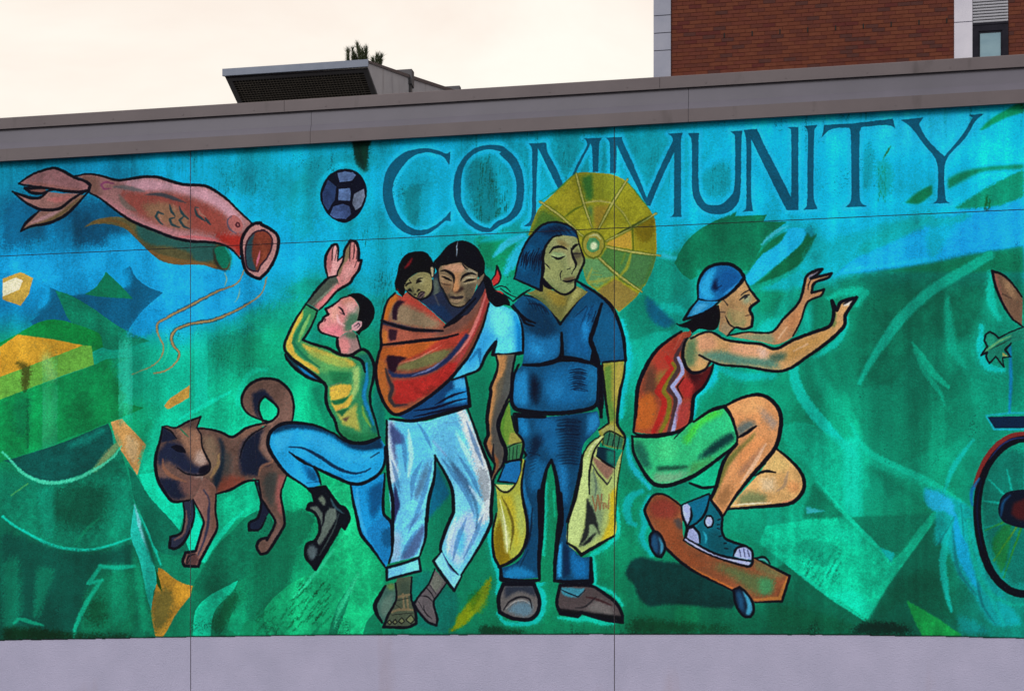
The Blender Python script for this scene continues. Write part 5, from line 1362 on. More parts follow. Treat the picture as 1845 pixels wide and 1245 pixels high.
    tp = F('C2 330 368 420 390 500 440 590 575 700 430 780 340 712 270 860 360 960 450 1010 560 1045 680 1060 838 900 850 868 880 865 1080 835 1170 700 1205 500 1218 280 1190 243 1130 255 950 320 850 325 600 245 440', (16, 72, 116), dry=.05)
    F('C2 340 420 470 470 560 580 560 700 420 680 330 560', (12, 50, 84), soft=7, clip=tp)
    F('C2 340 640 480 680 580 640 590 760 540 830 400 850 330 820', (24, 104, 168), soft=7, clip=tp)
    F('C2 380 700 480 760 460 800 390 790', (34, 130, 200), soft=6, clip=tp)
    F('C2 610 590 720 500 860 420 800 640 820 830 640 790', (18, 88, 150), soft=6, clip=tp)
    F('C2 740 560 800 540 780 700 760 720', (30, 128, 206), soft=5, clip=tp)
    F('C2 840 560 900 440 990 560 1030 680 1035 820 890 830 840 700', (16, 84, 132), soft=5, clip=tp)
    F('C2 260 960 340 900 380 1050 340 1180 260 1130', (28, 114, 178), soft=6, clip=tp)
    F('C2 460 920 660 870 840 900 850 1060 720 1160 500 1160', (18, 92, 152), soft=8, clip=tp)
    F('C2 480 1000 620 960 620 1100 500 1120', (26, 110, 176), soft=8, clip=tp)
    F('C2 380 920 440 1000 420 1180 370 1080', (6, 22, 44), soft=5, clip=tp)
    F('C2 780 880 860 890 860 1080 800 1150', (24, 104, 160), soft=5, clip=tp)
    for s in ('C2 660 925 770 930', 'C2 680 960 770 970', 'C2 690 1000 780 1020', 'C2 690 1050 790 1060'):
        S(s, (6, 24, 50), 4.5, 1.8, .85, .3, None, .3, tp)
    for s in ('C2 360 430 450 440 490 490', 'C2 700 520 780 450', 'C2 790 510 820 450', 'C2 820 560 850 480'):
        S(s, (8, 30, 60), 3.5, 1.6, .8, .3, None, .3, tp)
    for k in range(9):
        y = 905 + 17 * k
        S('C2 %d %d %d %d %d %d' % (650 + 6 * (k % 3), y + 8, 720, y - 4, 785 - 4 * (k % 2), y + 10), (8, 26, 50), 3.4, 1.1, .75, .15, None, .25, tp)
    for k in range(7):
        S('C2 %d %d %d %d' % (760 + 14 * k, 520 - 26 * (k % 3) - 6 * k, 735 + 15 * k, 590 - 20 * (k % 3) - 4 * k), (8, 26, 54), 3, 1.1, .7, .2, None, .25, tp)
    for k in range(6):
        S('C2 %d %d %d %d %d %d' % (345 + 22 * k, 385 + 10 * k, 380 + 22 * k, 430 + 8 * k, 395 + 24 * k, 470 + 10 * k), (8, 26, 50), 2.6, 1, .65, .2, None, .25, tp)
    for s in ('C2 325 870 440 870 560 840 600 800 600 640', 'C2 605 810 700 830 830 860', 'C2 890 430 830 620 810 700 870 860'):
        L(s, 7)
    F('C2 560 850 600 760 620 810 760 860 870 880 700 850', K)
    F('C2 830 700 880 850 870 900 800 860', K)
    L('C2 330 368 420 390 500 440 590 577 700 430 780 342', 4)
    L('C2 712 268 860 358 960 450 1012 560 1047 680 1062 840 900 852', 5.6)
    L('C2 865 880 868 1080 838 1170 700 1207 500 1220 280 1192 240 1130 255 950 290 870', 7)
    for s in ('C2 250 440 310 520 340 570 400 590', 'C2 270 470 340 540 410 570'):
        L(s, 4.4)
    F('C2 860 880 900 880 905 1180 870 1200 850 1150', (12, 20, 36))
    L('C2 880 880 885 1245', 6, .9)
    who('painted_shopper', 'hand')
    ar = F('C2 893 860 1050 845 1048 950 1020 1050 C3 1020 20 1000 250 1055 350 1040 440 900 405 865 300 940 250 905 20', (150, 148, 56))
    F('C2 910 880 960 870 960 1100 990 1245 C3 960 240 930 240 905 20', (96, 134, 56), soft=3, clip=ar)
    F('C2 1000 860 1045 860 1010 1100 980 1100', (176, 160, 70), soft=3, clip=ar)
    F('C3 880 290 960 255 1050 350 960 300 900 330', (150, 150, 84), soft=2, clip=ar)
    F('C3 905 330 940 305 1050 360 1035 440 900 405', (44, 104, 78), soft=1, clip=ar)
    for s in ('C3 950 310 930 405', 'C3 985 330 965 420', 'C3 1020 345 1000 440', 'C3 905 330 945 305 985 320 1050 355', 'C3 905 330 895 410'):
        S(s, (12, 26, 26), 3, .9, .95, .6)
    L('C2 1060 845 1048 950 1022 1060 C3 1022 20 1002 250 1058 350 1042 440', 4.8)
    L('C2 893 860 915 1100 C3 908 20 942 248 870 300', 4)
    who('painted_shopping_bag')
    bg2 = F(['C3 880 340 800 400 752 490 742 600 700 800 650 960 640 1112 740 1197 980 1060 990 900 1000 700 1042 440 1000 530 985 575 930 545 850 485 880 390 895 350'], (160, 176, 104), dry=.05)
    F('C3 755 500 800 500 800 700 770 900 730 1130 650 1100 650 960 705 800', (182, 200, 130), soft=3, clip=bg2)
    F('C3 800 560 880 700 900 900 860 1060 720 1160 780 1000 800 800', (128, 150, 110), soft=4, clip=bg2)
    F('C3 950 760 1000 700 990 900 980 1050 880 1110 940 950', (196, 176, 36), soft=3, clip=bg2)
    F('C3 820 490 975 565 970 600 930 660 850 560', (140, 104, 88), soft=1, clip=bg2)
    F('C3 780 780 840 900 880 1060 830 980 800 980 790 1060 720 1150 770 980', (36, 40, 40), soft=2, clip=bg2)
    F('C3 730 1140 800 1070 860 1030 800 1110', (30, 34, 36), soft=2, clip=bg2)
    S('C3 820 540 860 610 930 690 960 640', (40, 40, 44), 3.4, 1, .95, .4)
    S('C3 830 580 850 700 840 780', (80, 96, 90), 4, 2, .7, .4, None, .2, bg2)
    F('C3 860 420 930 430 990 450 985 560 930 545 850 480', (14, 40, 56))
    F('C3 925 440 990 455 985 560 925 530', (20, 112, 96), soft=1.5)
    WN = (138, 100, 66)
    S('C3 822 775 845 880 862 770 878 870 890 760', WN, 3.2, .8, .9, .7)
    S('C3 897 820 900 865', WN, 2.4, .8, .85, .7)
    S('C3 905 865 907 825 920 830 920 862', WN, 2.4, .8, .85, .7)
    S('C3 940 835 925 848 938 866 942 760', WN, 2.4, .8, .8, .6)
    S('C3 885 350 820 420 790 490', (200, 208, 150), 4, 1.2, .9, .6)
    S('C3 900 345 850 420 830 490', (190, 200, 130), 3, 1, .9, .6)
    for s in ('C3 880 340 800 400 752 490 742 600 700 800 650 960 640 1112', 'C3 895 360 840 440 820 500 800 620 800 760', 'C3 850 485 930 545 985 575'):
        L(s, 3.2)
    L('C3 640 1112 700 1150 742 1197 980 1060', 5.6)
    L('C3 980 1060 990 900 1002 700 1042 440', 2.4, col=(40, 50, 20))
    L('C3 750 480 730 620 690 800 640 960', 6)
    who('painted_shopping_bag')
    bg1 = F('C3 315 500 335 520 312 720 350 950 350 1060 310 1180 230 1245 C4 150 640 112 560 105 400 138 250 C3 130 740 118 690 240 695 280 665 305 560', (168, 172, 62), dry=.05)
    F('C3 150 760 240 780 300 900 330 1060 260 1160 240 960', (190, 176, 44), soft=5, clip=bg1)
    F('C4 110 400 170 280 200 480 240 600 150 640 115 560', (134, 112, 16), soft=4, clip=bg1, dry=.8)
    F('C4 150 200 190 300 230 460 200 560 180 420', (190, 196, 130), soft=3, clip=bg1, dry=.3)
    F('C3 260 760 310 760 340 1000 300 1160 280 980', (176, 190, 90), soft=5, clip=bg1)
    S('C3 170 780 220 880 250 1000 230 1160', (96, 84, 24), 5, 2, .85, .3, None, .2, bg1)
    S('C3 155 800 190 960 210 1180', (216, 222, 180), 3, 1, .9, .3, None, .2, bg1)
    F('C3 125 690 255 695 220 735 170 735', (190, 200, 120))
    S('C3 118 690 160 735 210 745 260 700 300 600 315 500', K, 3.6, 1, .95, .7)
    who('painted_shopping_bag', 'carton')
    F('C3 190 550 298 520 302 600 270 682 140 668', (22, 98, 166))
    L('C3 190 550 140 668 270 682', 3)
    who('painted_shopping_bag')
    L('C3 335 520 312 720 350 950 352 1060 310 1180 230 1248 C4 150 645 112 560 102 400 130 260', 5)
    who('painted_shopper', 'head')
    F('C1 440 960 560 880 700 890 660 1100 C2 600 300 480 335 440 325 450 200', K)
    nk2 = F('C2 455 260 480 310 620 365 700 300 790 345 700 430 592 556 460 420 345 350 400 335', (120, 118, 62))
    F('C2 470 320 620 370 640 440 560 440', (148, 130, 52), soft=4, clip=nk2)
    F('C2 700 310 760 330 640 490 600 540 650 420', (158, 156, 92), soft=3, clip=nk2)
    F('C2 360 350 460 390 590 550 540 500', (84, 100, 60), soft=3, clip=nk2)
    fw = F('C1 490 970 540 908 610 892 690 900 722 960 742 1020 762 1082 738 1150 712 1210 C2 700 270 692 322 620 362 540 322 470 250 462 170 480 80', (134, 142, 94))
    F('C1 520 960 600 900 690 910 650 1050 560 1020', (150, 152, 104), soft=5, clip=fw)
    F('C2 500 120 600 100 620 220 580 300 500 220', (138, 144, 92), soft=5, clip=fw)
    F('C2 620 40 690 30 700 160 660 180', (150, 150, 104), soft=4, clip=fw)
    F('C1 560 920 620 940 660 980 600 1000', (130, 110, 60), soft=3, clip=fw, a=.7)
    F('C2 470 200 530 290 620 356 540 330', (100, 114, 68), soft=3, clip=fw)
    F('C1 700 980 740 1020 750 1080 720 1120 690 1060', (110, 110, 72), soft=3, clip=fw)
    F('C2 680 60 740 60 750 90 690 110', (84, 78, 60), soft=1, clip=fw)
    F('C2 520 70 600 60 640 90 540 110', (150, 168, 120), soft=1.5, clip=fw)
    F('C2 610 250 700 230 690 270 630 275', (96, 84, 60), soft=1, clip=fw)
    for s, w in (('C1 512 1025 545 988 600 980 640 1002', 4), ('C1 672 1012 690 978 724 962', 4), ('C2 528 88 575 106 624 88', 3.6), ('C2 672 68 735 68', 3.6), ('C2 668 30 682 90 706 150 690 182', 4),
                 ('C2 608 264 650 272 705 252', 3.2), ('C2 604 190 590 220 596 262', 1.6), ('C2 478 138 498 156 516 176', 1.8), ('C2 640 184 662 176', 4), ('C2 672 215 690 180', 3)):
        L(s, w, .35)
    S('C2 540 60 600 80', (110, 150, 110), 3, 1.2, .7)
    S('C2 640 290 690 275', (40, 44, 34), 2.6, 1, .8)
    L('C1 722 940 745 1020 764 1082 738 1150 712 1210 C2 700 272 692 324 620 364 540 324 470 250', 3.8)
    L('C2 462 170 458 250 460 340', 3.6)
    L('C2 375 325 320 360 255 410', 3.4)
    who('painted_shopper', 'hair')
    hr = F('C1 260 1212 290 1080 340 960 410 870 470 820 550 803 640 822 700 868 722 932 690 908 600 898 540 910 490 970 465 1040 452 1130 C2 448 330 380 300 260 250', (10, 62, 104))
    F('C1 440 870 560 820 660 850 600 880 500 900', (6, 36, 68), soft=4, clip=hr)
    F('C1 300 1100 360 980 420 960 380 1100 320 1200', (14, 80, 130), soft=6, clip=hr)
    for k in range(10):
        S('C1 %d %d %d %d %d %d' % (330 + 16 * k, 1010 + 5 * (k % 4), 318 + 15 * k, 1060, 305 + 15 * k + 3 * (k % 3), 1120 + 12 * (k % 3)), (6, 14, 34), 2.6, .9, .85, .2, None, .2, hr)
    for k in range(5):
        S('C1 %d 835 %d 860 %d 892' % (500 + 40 * k, 530 + 38 * k, 570 + 34 * k), (6, 26, 54), 3, 1, .8, .2, None, .2, hr)
    for s in ('C1 480 970 440 1080', 'C1 440 990 400 1090', 'C1 400 1000 370 1080', 'C1 350 1020 330 1100', 'C1 460 1060 430 1180', 'C1 410 1080 400 1160', 'C1 370 1010 340 1060'):
        S(s, (8, 14, 34), 4, 1.2, .9, .2, None, .2, hr)
    L('C1 260 1212 290 1080 340 960 410 870 470 820 550 803 640 822 700 868 720 930', 3.6)
    L('C2 258 250 380 302 450 335 455 260 470 180 C1 465 1040 490 970 540 910 600 897', 4.4)
    CUR[0] = 0
    # ================= skateboarder
    SKN, ORG = (188, 144, 94), (206, 142, 88)
    who('painted_skateboarder', 'arm')
    a2 = F('D1 770 662 900 637 1080 637 1160 550 1280 420 1318 290 1335 230 1400 190 1448 180 1420 215 1365 245 1515 212 1490 240 1390 280 1370 352 1460 328 1440 370 1340 420 1290 560 1240 662 1120 722 1000 702', (176, 128, 88))
    F('D1 790 660 1080 640 1120 720 900 690', (124, 132, 102), soft=4, clip=a2, dry=.2)
    F('D1 1180 560 1300 430 1290 540 1220 640', (190, 130, 84), soft=4, clip=a2)
    S('D1 1130 680 1190 600', (214, 180, 150), 6, 3, .7, .4, None, .2, a2)
    F('D1 1340 230 1440 185 1400 220 1350 260', (120, 116, 136), soft=1.5, clip=a2)
    L('D1 770 660 900 635 1080 635 1160 548 1278 420 1318 290 1335 230 1400 190 1448 180 1410 220 1365 248 1515 212 1490 242 1390 282 1370 352 1460 328 1440 370 1340 420 1290 560 1235 662', 4.4)
    S('D1 1370 245 1350 290 1345 330', (30, 20, 30), 2.4, .9, .9)
    S('D1 1440 180 1380 215', (20, 20, 40), 3.6, 1, .8)
    who('painted_skateboarder', 'leg')
    l2 = F('D2 1110 470 1220 560 1300 660 1312 760 1255 842 1180 872 950 890 778 902 830 830 920 730 1000 640', (206, 160, 100), dry=.06, var=.15)
    F('D2 1060 560 1120 490 1230 600 1150 640 1000 640', (214, 178, 110), soft=5, clip=l2)
    F('D2 830 830 920 780 1060 810 1050 860 850 880', (108, 120, 80), soft=5, clip=l2, a=.9)
    F('D2 1000 680 1100 680 1120 780 1000 780', (216, 196, 164), soft=7, clip=l2, a=.7, dry=.3)
    F('D2 1200 700 1290 720 1280 800 1200 780', (210, 140, 84), soft=6, clip=l2, a=.8)
    S('D2 1200 640 1170 740 1120 780', (150, 128, 110), 6, 3, .6, .4, None, .3, l2)
    S('D2 800 880 950 868 1080 862', (216, 206, 180), 3, 1.4, .8, .4, None, .3, l2)
    S('D2 1160 862 1250 835', (200, 90, 80), 3, 1.5, .7)
    L('D2 1110 468 1220 558 1302 660 1314 760 1256 845 1180 875 950 895 770 908', 6)
    L('D2 960 670 1010 642 1060 635 1110 645', 4.4, .4)
    who('painted_skateboarder', 'shorts')
    F('D2 490 715 690 560 722 600 680 742 590 752', (14, 168, 128))
    L('D2 490 720 590 755 690 742', 5)
    who('painted_skateboarder', 'leg')
    l1 = F('D2 750 165 860 112 980 85 1060 110 1130 190 1146 290 1112 450 1030 560 940 660 830 800 745 945 720 942 640 840 680 740 720 600 760 520 835 440 830 370 800 260', (204, 140, 88), dry=.06, var=.15)
    F('D2 780 170 960 100 1060 130 1020 200 860 230', (212, 152, 96), soft=6, clip=l1)
    F('D2 980 160 1080 240 1140 300 1090 340 1030 260', (140, 128, 122), soft=5, clip=l1, a=.85)
    F('D2 820 330 880 280 940 270 980 300 850 390', (92, 100, 96), soft=4, clip=l1)
    F('D2 720 600 780 520 870 440 970 350 940 420 840 520 770 600 720 720 660 840 640 830', (104, 106, 52), soft=3, clip=l1)
    F('D2 840 520 960 400 1050 380 960 520 840 640', (212, 140, 84), soft=5, clip=l1)
    F('D2 840 640 1040 420 960 560 860 680', (150, 108, 84), soft=4, clip=l1, a=.8)
    F('D2 700 800 800 700 800 780 740 900 690 880', (150, 104, 64), soft=5, clip=l1, dry=.5)
    S('D2 1040 440 960 580 860 720', (216, 178, 150), 7, 3.5, .7, .4, None, .3, l1)
    L('D2 740 168 860 110 980 83 1062 110 1134 190 1150 290 1116 450 1034 562 944 662 832 802 730 960', 6.6)
    L('D2 840 395 900 360 970 310', 5.4, .5)
    L('D2 835 440 765 520 722 600 684 740 640 840 720 945', 6)
    who('painted_skateboarder', 'vest')
    v = F('D1 500 630 420 640 330 700 240 780 170 900 120 1030 103 1245 D2 105 200 88 352 250 370 400 350 495 280 520 100 590 30 640 -60 D1 658 868 600 902 520 926 470 890 440 800 460 700', (160, 70, 46), dry=.06, var=.15)
    F('D1 430 650 330 720 240 800 230 900 330 900 420 760', (168, 56, 42), soft=4, clip=v)
    F('D1 180 900 230 860 260 1000 240 1120 150 1060', (96, 58, 44), soft=6, clip=v)
    F('D2 110 120 220 60 260 200 210 340 100 340', (182, 92, 34), soft=6, clip=v)
    F('D1 250 940 330 900 300 1040 260 1060', (130, 112, 50), soft=6, clip=v, a=.9)
    S('D1 330 820 370 890 300 990 260 1060 310 1130 280 1245 D2 230 350', (176, 34, 30), 11, 2.5, .92, .8, None, .15, v)
    S('D1 370 860 390 900 330 1000 305 1060 345 1130 330 1245 D2 280 350', (116, 112, 28), 8, 2, .9, .8, None, .15, v)
    S('D1 460 690 390 820 415 890 360 990 340 1050 390 1110 370 1245 D2 340 350', (62, 46, 54), 8, 2, .9, .8, None, .15, v)
    S('D1 410 820 440 920 365 1030 420 1120 395 1245 D2 370 350', (150, 156, 204), 7.5, 1.6, .95, .7, .9, .15, v)
    F('D1 440 970 520 960 560 1020 520 1100 450 1120 410 1030', (170, 42, 40), soft=4, clip=v)
    F('D1 460 900 560 930 650 880 640 990 560 1040 500 990', (56, 16, 22), soft=4, clip=v)
    F('D2 400 300 420 160 500 120 480 280 420 340', (178, 62, 56), soft=4, clip=v)
    F('D1 600 920 655 870 640 1000 540 1090 520 1245 500 1245 510 1060', (80, 20, 24), soft=4, clip=v)
    S('D1 450 960 400 1030 440 1110', (30, 14, 20), 3, 1, .9, .4)
    S('D1 430 660 380 760', (186, 100, 80), 5, 2.5, .7, .4, None, .3, v)
    L('D1 430 630 330 698 240 778 168 900 118 1030 100 1245 D2 102 200 86 352', 6.4)
    L('D2 86 355 120 372 250 374 400 352 495 285 522 100 590 30 640 -60 D1 660 868', 5.8)
    who('painted_skateboarder', 'arm')
    a1 = F('D1 480 690 560 640 660 640 750 690 880 712 1000 722 1110 755 1240 690 1400 632 1500 592 1532 500 1518 415 1552 478 1582 418 1692 388 1612 512 1602 592 1500 692 1350 802 1160 912 900 882 700 862 640 842 600 902 520 926 470 890 442 800', SKN, dry=.06, var=.12)
    F('D1 540 660 660 650 700 740 600 780 530 740', (196, 142, 106), soft=6, clip=a1)
    F('D1 480 700 540 660 540 800 520 900 470 880 450 800', (92, 120, 84), soft=5, clip=a1)
    F('D1 540 790 700 770 900 800 1080 820 1160 900 900 880 680 850', (84, 124, 108), soft=5, clip=a1, dry=.2)
    F('D1 780 720 1000 730 1080 770 1060 820 900 810 780 780', (200, 148, 112), soft=6, clip=a1)
    F('D1 980 740 1050 760 1050 830 990 820', (196, 164, 146), soft=5, clip=a1, dry=.3)
    F('D1 1060 800 1200 780 1260 790 1150 840 1080 840', (70, 96, 80), soft=4, clip=a1)
    F('D1 1200 740 1400 660 1520 600 1480 680 1300 800 1180 860', (190, 142, 78), soft=5, clip=a1)
    F('D1 1280 850 1440 760 1560 660 1500 690 1350 802 1180 900', (96, 100, 44), soft=4, clip=a1)
    F('D1 480 880 560 880 640 850 600 902 520 926', (176, 140, 84), soft=4, clip=a1)
    F('D1 1515 480 1550 490 1540 590 1510 600', (84, 110, 60), soft=3, clip=a1)
    S('D1 1240 770 1340 720', (216, 180, 150), 7, 3.5, .7, .4, None, .3, a1)
    F('D1 1600 430 1690 390 1640 440 1600 450', (196, 188, 180), soft=1.5, clip=a1)
    L('D1 500 680 600 635 660 638 750 690 880 710 1000 720 1110 755 1240 690 1400 630 1500 590 1530 500 1516 410 1552 478 1584 418 1694 386 1614 512 1604 592 1500 694 1350 804 1160 914 900 885 700 865 560 800', 5.6)
    L('D1 640 845 600 904 520 928 468 890 440 800 462 700 500 650', 5.4)
    S('D1 1600 435 1650 405 1690 390', K, 4, 1, .9, .5)
    who('painted_skateboarder', 'head')
    sf = F('D1 880 250 925 330 988 410 935 450 924 478 942 520 936 592 880 612 820 602 762 662 700 622 710 520 690 440 740 390 800 340', (168, 132, 88), var=.1)
    F('D1 760 480 860 470 900 580 820 600 770 540', (120, 132, 88), soft=5, clip=sf)
    F('D1 700 460 760 440 740 600 700 620', (150, 118, 84), soft=4, clip=sf)
    F('D1 860 370 930 370 930 430 880 430', (130, 146, 120), soft=4, clip=sf, a=.8)
    F('D1 780 380 860 290 890 300 830 420', (184, 142, 96), soft=4, clip=sf)
    F('D1 700 620 740 560 800 600 762 660', (150, 130, 100), soft=3, clip=sf)
    S('D1 800 460 860 480', (200, 120, 90), 5, 3, .6, .4, None, .2, sf)
    S('D1 850 402 885 376 922 364', K, 3.8, .8, .95, .4)
    S('D1 888 392 905 380', K, 4, .9, .9, .6)
    S('D1 925 430 935 440', (60, 44, 34), 3, .9, .8, .5)
    F('D1 775 470 850 450 880 520 860 580 800 560', (176, 142, 96), soft=2.5, clip=sf, a=.7)
    S('D1 860 370 900 340 930 330', K, 2.4, .9, .9, .4)
    S('D1 895 518 930 510', (40, 20, 24), 3, .9, .9, .4)
    S('D1 730 400 765 440', K, 4, 1.2, .9, .4)
    S('D1 715 490 745 492', K, 3, 1, .9, .4)
    L('D1 885 250 928 330 990 410 936 450 924 478 944 520 938 594 880 614 820 602 762 662', 4.4)
    L('D1 750 520 780 580 830 605', 2.6, .3)
    who('painted_skateboarder', 'hair')
    F('D1 470 560 560 510 650 450 702 440 712 520 692 602 650 622 560 612 510 642 470 600 400 578 440 572', (15, 12, 20))
    L('D1 400 575 440 592 500 590', 4)
    F('D1 470 650 495 618 502 650 480 680', (150, 60, 40))
    who('painted_skateboarder', 'cap')
    cp = F('D1 552 395 552 280 600 190 680 150 780 148 850 190 884 242 840 300 760 372 690 407 620 412', (18, 92, 158))
    F('D1 570 380 565 290 620 200 690 170 660 240 640 330 680 390 620 400', (34, 150, 206), soft=4, clip=cp)
    F('D1 720 200 800 180 870 240 800 320 720 350 680 320', (14, 76, 148), soft=6, clip=cp)
    F('D1 710 215 660 280 655 340 700 330 685 270', (6, 22, 56), soft=2.5, clip=cp)
    S('D1 690 320 720 300', (6, 20, 50), 3, 1.2, .9)
    S('D1 740 360 800 320 850 280', (50, 140, 220), 6, 3, .6, .4, None, .2, cp)
    L('D1 552 398 552 280 600 190 680 148 780 146 850 188 886 242 840 302 760 374 690 410 620 414 550 395', 5.4)
    br = F('D1 550 402 610 412 702 412 650 460 560 510 452 542 500 460', (28, 116, 176))
    F('D1 550 440 640 430 560 490 480 530', (60, 150, 196), soft=3, clip=br)
    L('D1 550 402 500 460 450 545 560 512 650 462 705 412', 4.6)
    who('painted_skateboarder', 'shorts')
    sr = F('D2 78 395 250 388 400 372 500 290 640 202 740 170 792 250 832 380 822 440 700 540 560 642 440 702 320 737 230 722 150 622 88 500', (46, 172, 116), dry=.06)
    F('D2 440 420 520 300 640 220 740 180 700 240 560 320 480 440', (70, 196, 60), soft=5, clip=sr)
    F('D2 90 420 150 420 220 620 160 620 100 520', (24, 92, 76), soft=6, clip=sr, a=.9)
    F('D2 600 300 740 240 800 300 700 380 560 400', (44, 180, 124), soft=8, clip=sr)
    F('D2 530 560 620 470 740 380 800 350 820 400 720 470 600 540', (12, 60, 58), soft=4, clip=sr, dry=.3)
    F('D2 245 600 480 595 470 615 260 635', (22, 74, 56), soft=3, clip=sr)
    F('D2 250 430 400 400 380 560 260 560', (70, 190, 126), soft=10, clip=sr, a=.7)
    F('D2 230 650 440 640 540 600 440 690 320 725 230 710', (132, 160, 130), soft=6, clip=sr, a=.7)
    F('D2 500 580 700 520 600 600 480 680', (66, 126, 66), soft=6, clip=sr, a=.7)
    L('D2 76 380 78 395 88 500 150 625 230 724 320 740 440 706 560 645 700 543 825 440 835 380', 6.4)
    L('D2 520 280 640 200 742 168 795 250 835 380', 6)
    L('D2 76 385 250 386 360 372', 5)
    L('D2 440 340 380 400', 4, .4)
    CUR[0] = 0
    who('painted_skateboard')
    bd = F('D3 168 285 190 220 240 163 322 168 430 245 450 490 560 560 800 650 920 682 960 620 1080 682 1212 750 1155 930 960 937 800 852 500 702 330 560 240 440', (128, 72, 44), dry=.06, var=.2)
    F('D3 190 230 310 180 420 260 360 350 240 330', (132, 54, 42), soft=6, clip=bd)
    F('D3 240 340 360 340 460 560 620 680 500 680 340 540', (140, 72, 40), soft=6, clip=bd, dry=.3)
    F('D3 620 660 800 680 960 740 1100 760 1080 880 960 880 800 760', (86, 98, 60), soft=7, clip=bd)
    F('D3 980 760 1100 780 1080 880 1000 880', (64, 128, 84), soft=6, clip=bd)
    F('D3 960 630 1080 690 1200 750 1100 760 960 700', (108, 104, 66), soft=5, clip=bd)
    S('D3 500 690 640 770 800 840', (186, 100, 40), 7, 2.5, .85, .5, None, .3, bd)
    S('D3 960 920 1140 910 1195 760', (176, 112, 50), 6, 2, .85, .6, None, .3, bd)
    S('D3 180 290 220 400 330 550', (170, 84, 60), 3.5, 1.5, .8, .5, None, .2, bd)
    F('D3 375 350 410 330 455 380 450 430 400 400', (74, 64, 62), soft=3, clip=bd)
    L('D3 430 245 322 168 240 163 190 220 168 285 240 440 330 560 500 702 800 854', 4.6)
    L('D3 960 620 1080 682 1213 750 1156 932 960 940', 4.2)
    for s, s2, s3 in (('D3 205 460 235 425 270 440 305 500 312 560 285 615 250 605 210 540', 'D3 215 470 245 445 265 500 265 580 240 590 215 530', 'D3 262 455 300 520 295 580 275 595 280 530'),
                      ('D3 805 850 850 828 900 870 945 940 952 1010 930 1045 880 1040 825 960', 'D3 825 870 850 850 880 920 890 1020 850 980', 'D3 870 850 920 900 945 980 925 1030 895 1030 905 960')):
        who('painted_skateboard', 'wheel')
        F(s, (16, 22, 40))
        F(s2, (28, 72, 112), soft=1.5)
        F(s3, (60, 142, 172), soft=1.2)
        L(s, 3.6, closed=True)
    S('D3 970 620 1030 615 1070 660', K, 4.5, 1, .95, .6)
    S('D3 990 630 1030 632 1055 655', (90, 170, 180), 3, 1, .9)
    who('painted_skateboarder', 'shoe')
    she = F('D3 430 240 470 220 630 158 652 210 722 310 722 420 752 482 850 520 905 540 942 572 942 660 912 682 700 622 560 562 448 492 470 400 440 320', (6, 92, 108), dry=.05)
    F('D3 480 230 630 170 640 210 560 340 500 370 520 300', (10, 98, 130), soft=3, clip=she)
    F('D3 600 430 720 420 740 500 830 550 760 600 640 560', (4, 76, 88), soft=6, clip=she)
    F('D3 440 250 470 225 500 260 500 330 470 395 450 340', (150, 158, 206), clip=she)
    F('D3 470 400 500 390 545 440 560 510 530 520 460 470', (140, 146, 190), clip=she, dry=.2)
    F('D3 455 475 560 535 700 600 930 650 912 680 700 622 560 562 448 492', (156, 160, 204), clip=she)
    F('D3 805 605 830 550 880 535 942 572 942 632 870 625', (150, 158, 206), clip=she)
    for s in ('D3 850 560 860 610', 'D3 880 550 890 610', 'D3 910 565 920 610'):
        S(s, (24, 26, 50), 3, 1, .9, .4)
    S('D3 590 430 610 470 605 510', (40, 160, 180), 4, 1.5, .8, .4)
    S('D3 600 290 560 360 520 400', (30, 140, 160), 4, 2, .7, .4)
    F('D3 592 355 610 310 645 308 668 350 655 400 620 408 598 385', K)
    F('D3 603 358 616 325 642 324 655 352 645 388 620 394', (150, 158, 204))
    for s in ('D3 695 345 710 340', 'D3 690 380 706 380', 'D3 690 405 704 412', 'D3 705 465 718 460', 'D3 740 515 755 512', 'D3 745 550 765 555'):
        S(s, K, 3.4, .9, .9, .6)
    for s in ('D3 430 240 470 220 630 158 652 210 722 310 722 420 752 482 850 520 905 540 942 572 942 660 912 682 700 622 560 562 448 492', 'D3 448 490 470 400 440 320 430 240', 'D3 640 170 600 300 540 370 480 395', 'D3 455 470 560 530 700 598 930 645', 'D3 805 605 830 550 880 535', 'D3 465 470 480 410 520 395 560 450 565 510', 'D3 500 260 502 330 470 400', 'D3 720 320 640 200'):
        L(s, 4)
    CUR[0] = 0
    # ================= bicycle, hare ear and leaf at the right end
    G('D6 1560 300 1760 200 2000 300 2000 1100 1760 1180 1600 900 1540 640', (0, 110, 96), .8, 8, .4)
    H('S 1745 935 1752 1000 1775 1060 1815 1086 1850 1090', (0, 170, 150), 8, .8, 4)
    who('painted_bicycle', 'wheel')
    for s, c in (('S 1814 846 1826 896', (0, 180, 165)), ('S 1780 862 1812 894', (0, 180, 165)), ('S 1772 902 1800 906', (0, 180, 165)), ('S 1775 950 1830 938', (0, 160, 150)), ('S 1790 1010 1838 940', (110, 150, 30)),
                 ('S 1808 1040 1842 945', (60, 140, 30)), ('S 1776 955 1820 935', (60, 140, 40)), ('S 1850 1040 1848 950', (20, 120, 150)), ('S 1846 800 1846 890', (0, 160, 150))):
        S(s, c, 5, 2, .8, .3, .8, .4)
    F('D6 1620 860 1700 740 1760 740 1720 1000 1680 1100 1640 1000', (40, 124, 40), soft=4, own=False, a=.6)
    _hf = [(1852, 790), (1832, 792), (1806, 806), (1783, 832), (1768, 866), (1761, 906), (1762, 946), (1770, 990), (1784, 1026), (1804, 1052), (1826, 1066), (1852, 1070)]
    _fu = _hf + [(3704 - x, y) for x, y in _hf[-2:0:-1]]
    L('S ' + ' '.join('%d %d' % q for q in _fu), 12, .9, closed=True)
    S('S 1768 866 1761 906 1762 946 1770 990', (16, 24, 60), 3, 1, .7)
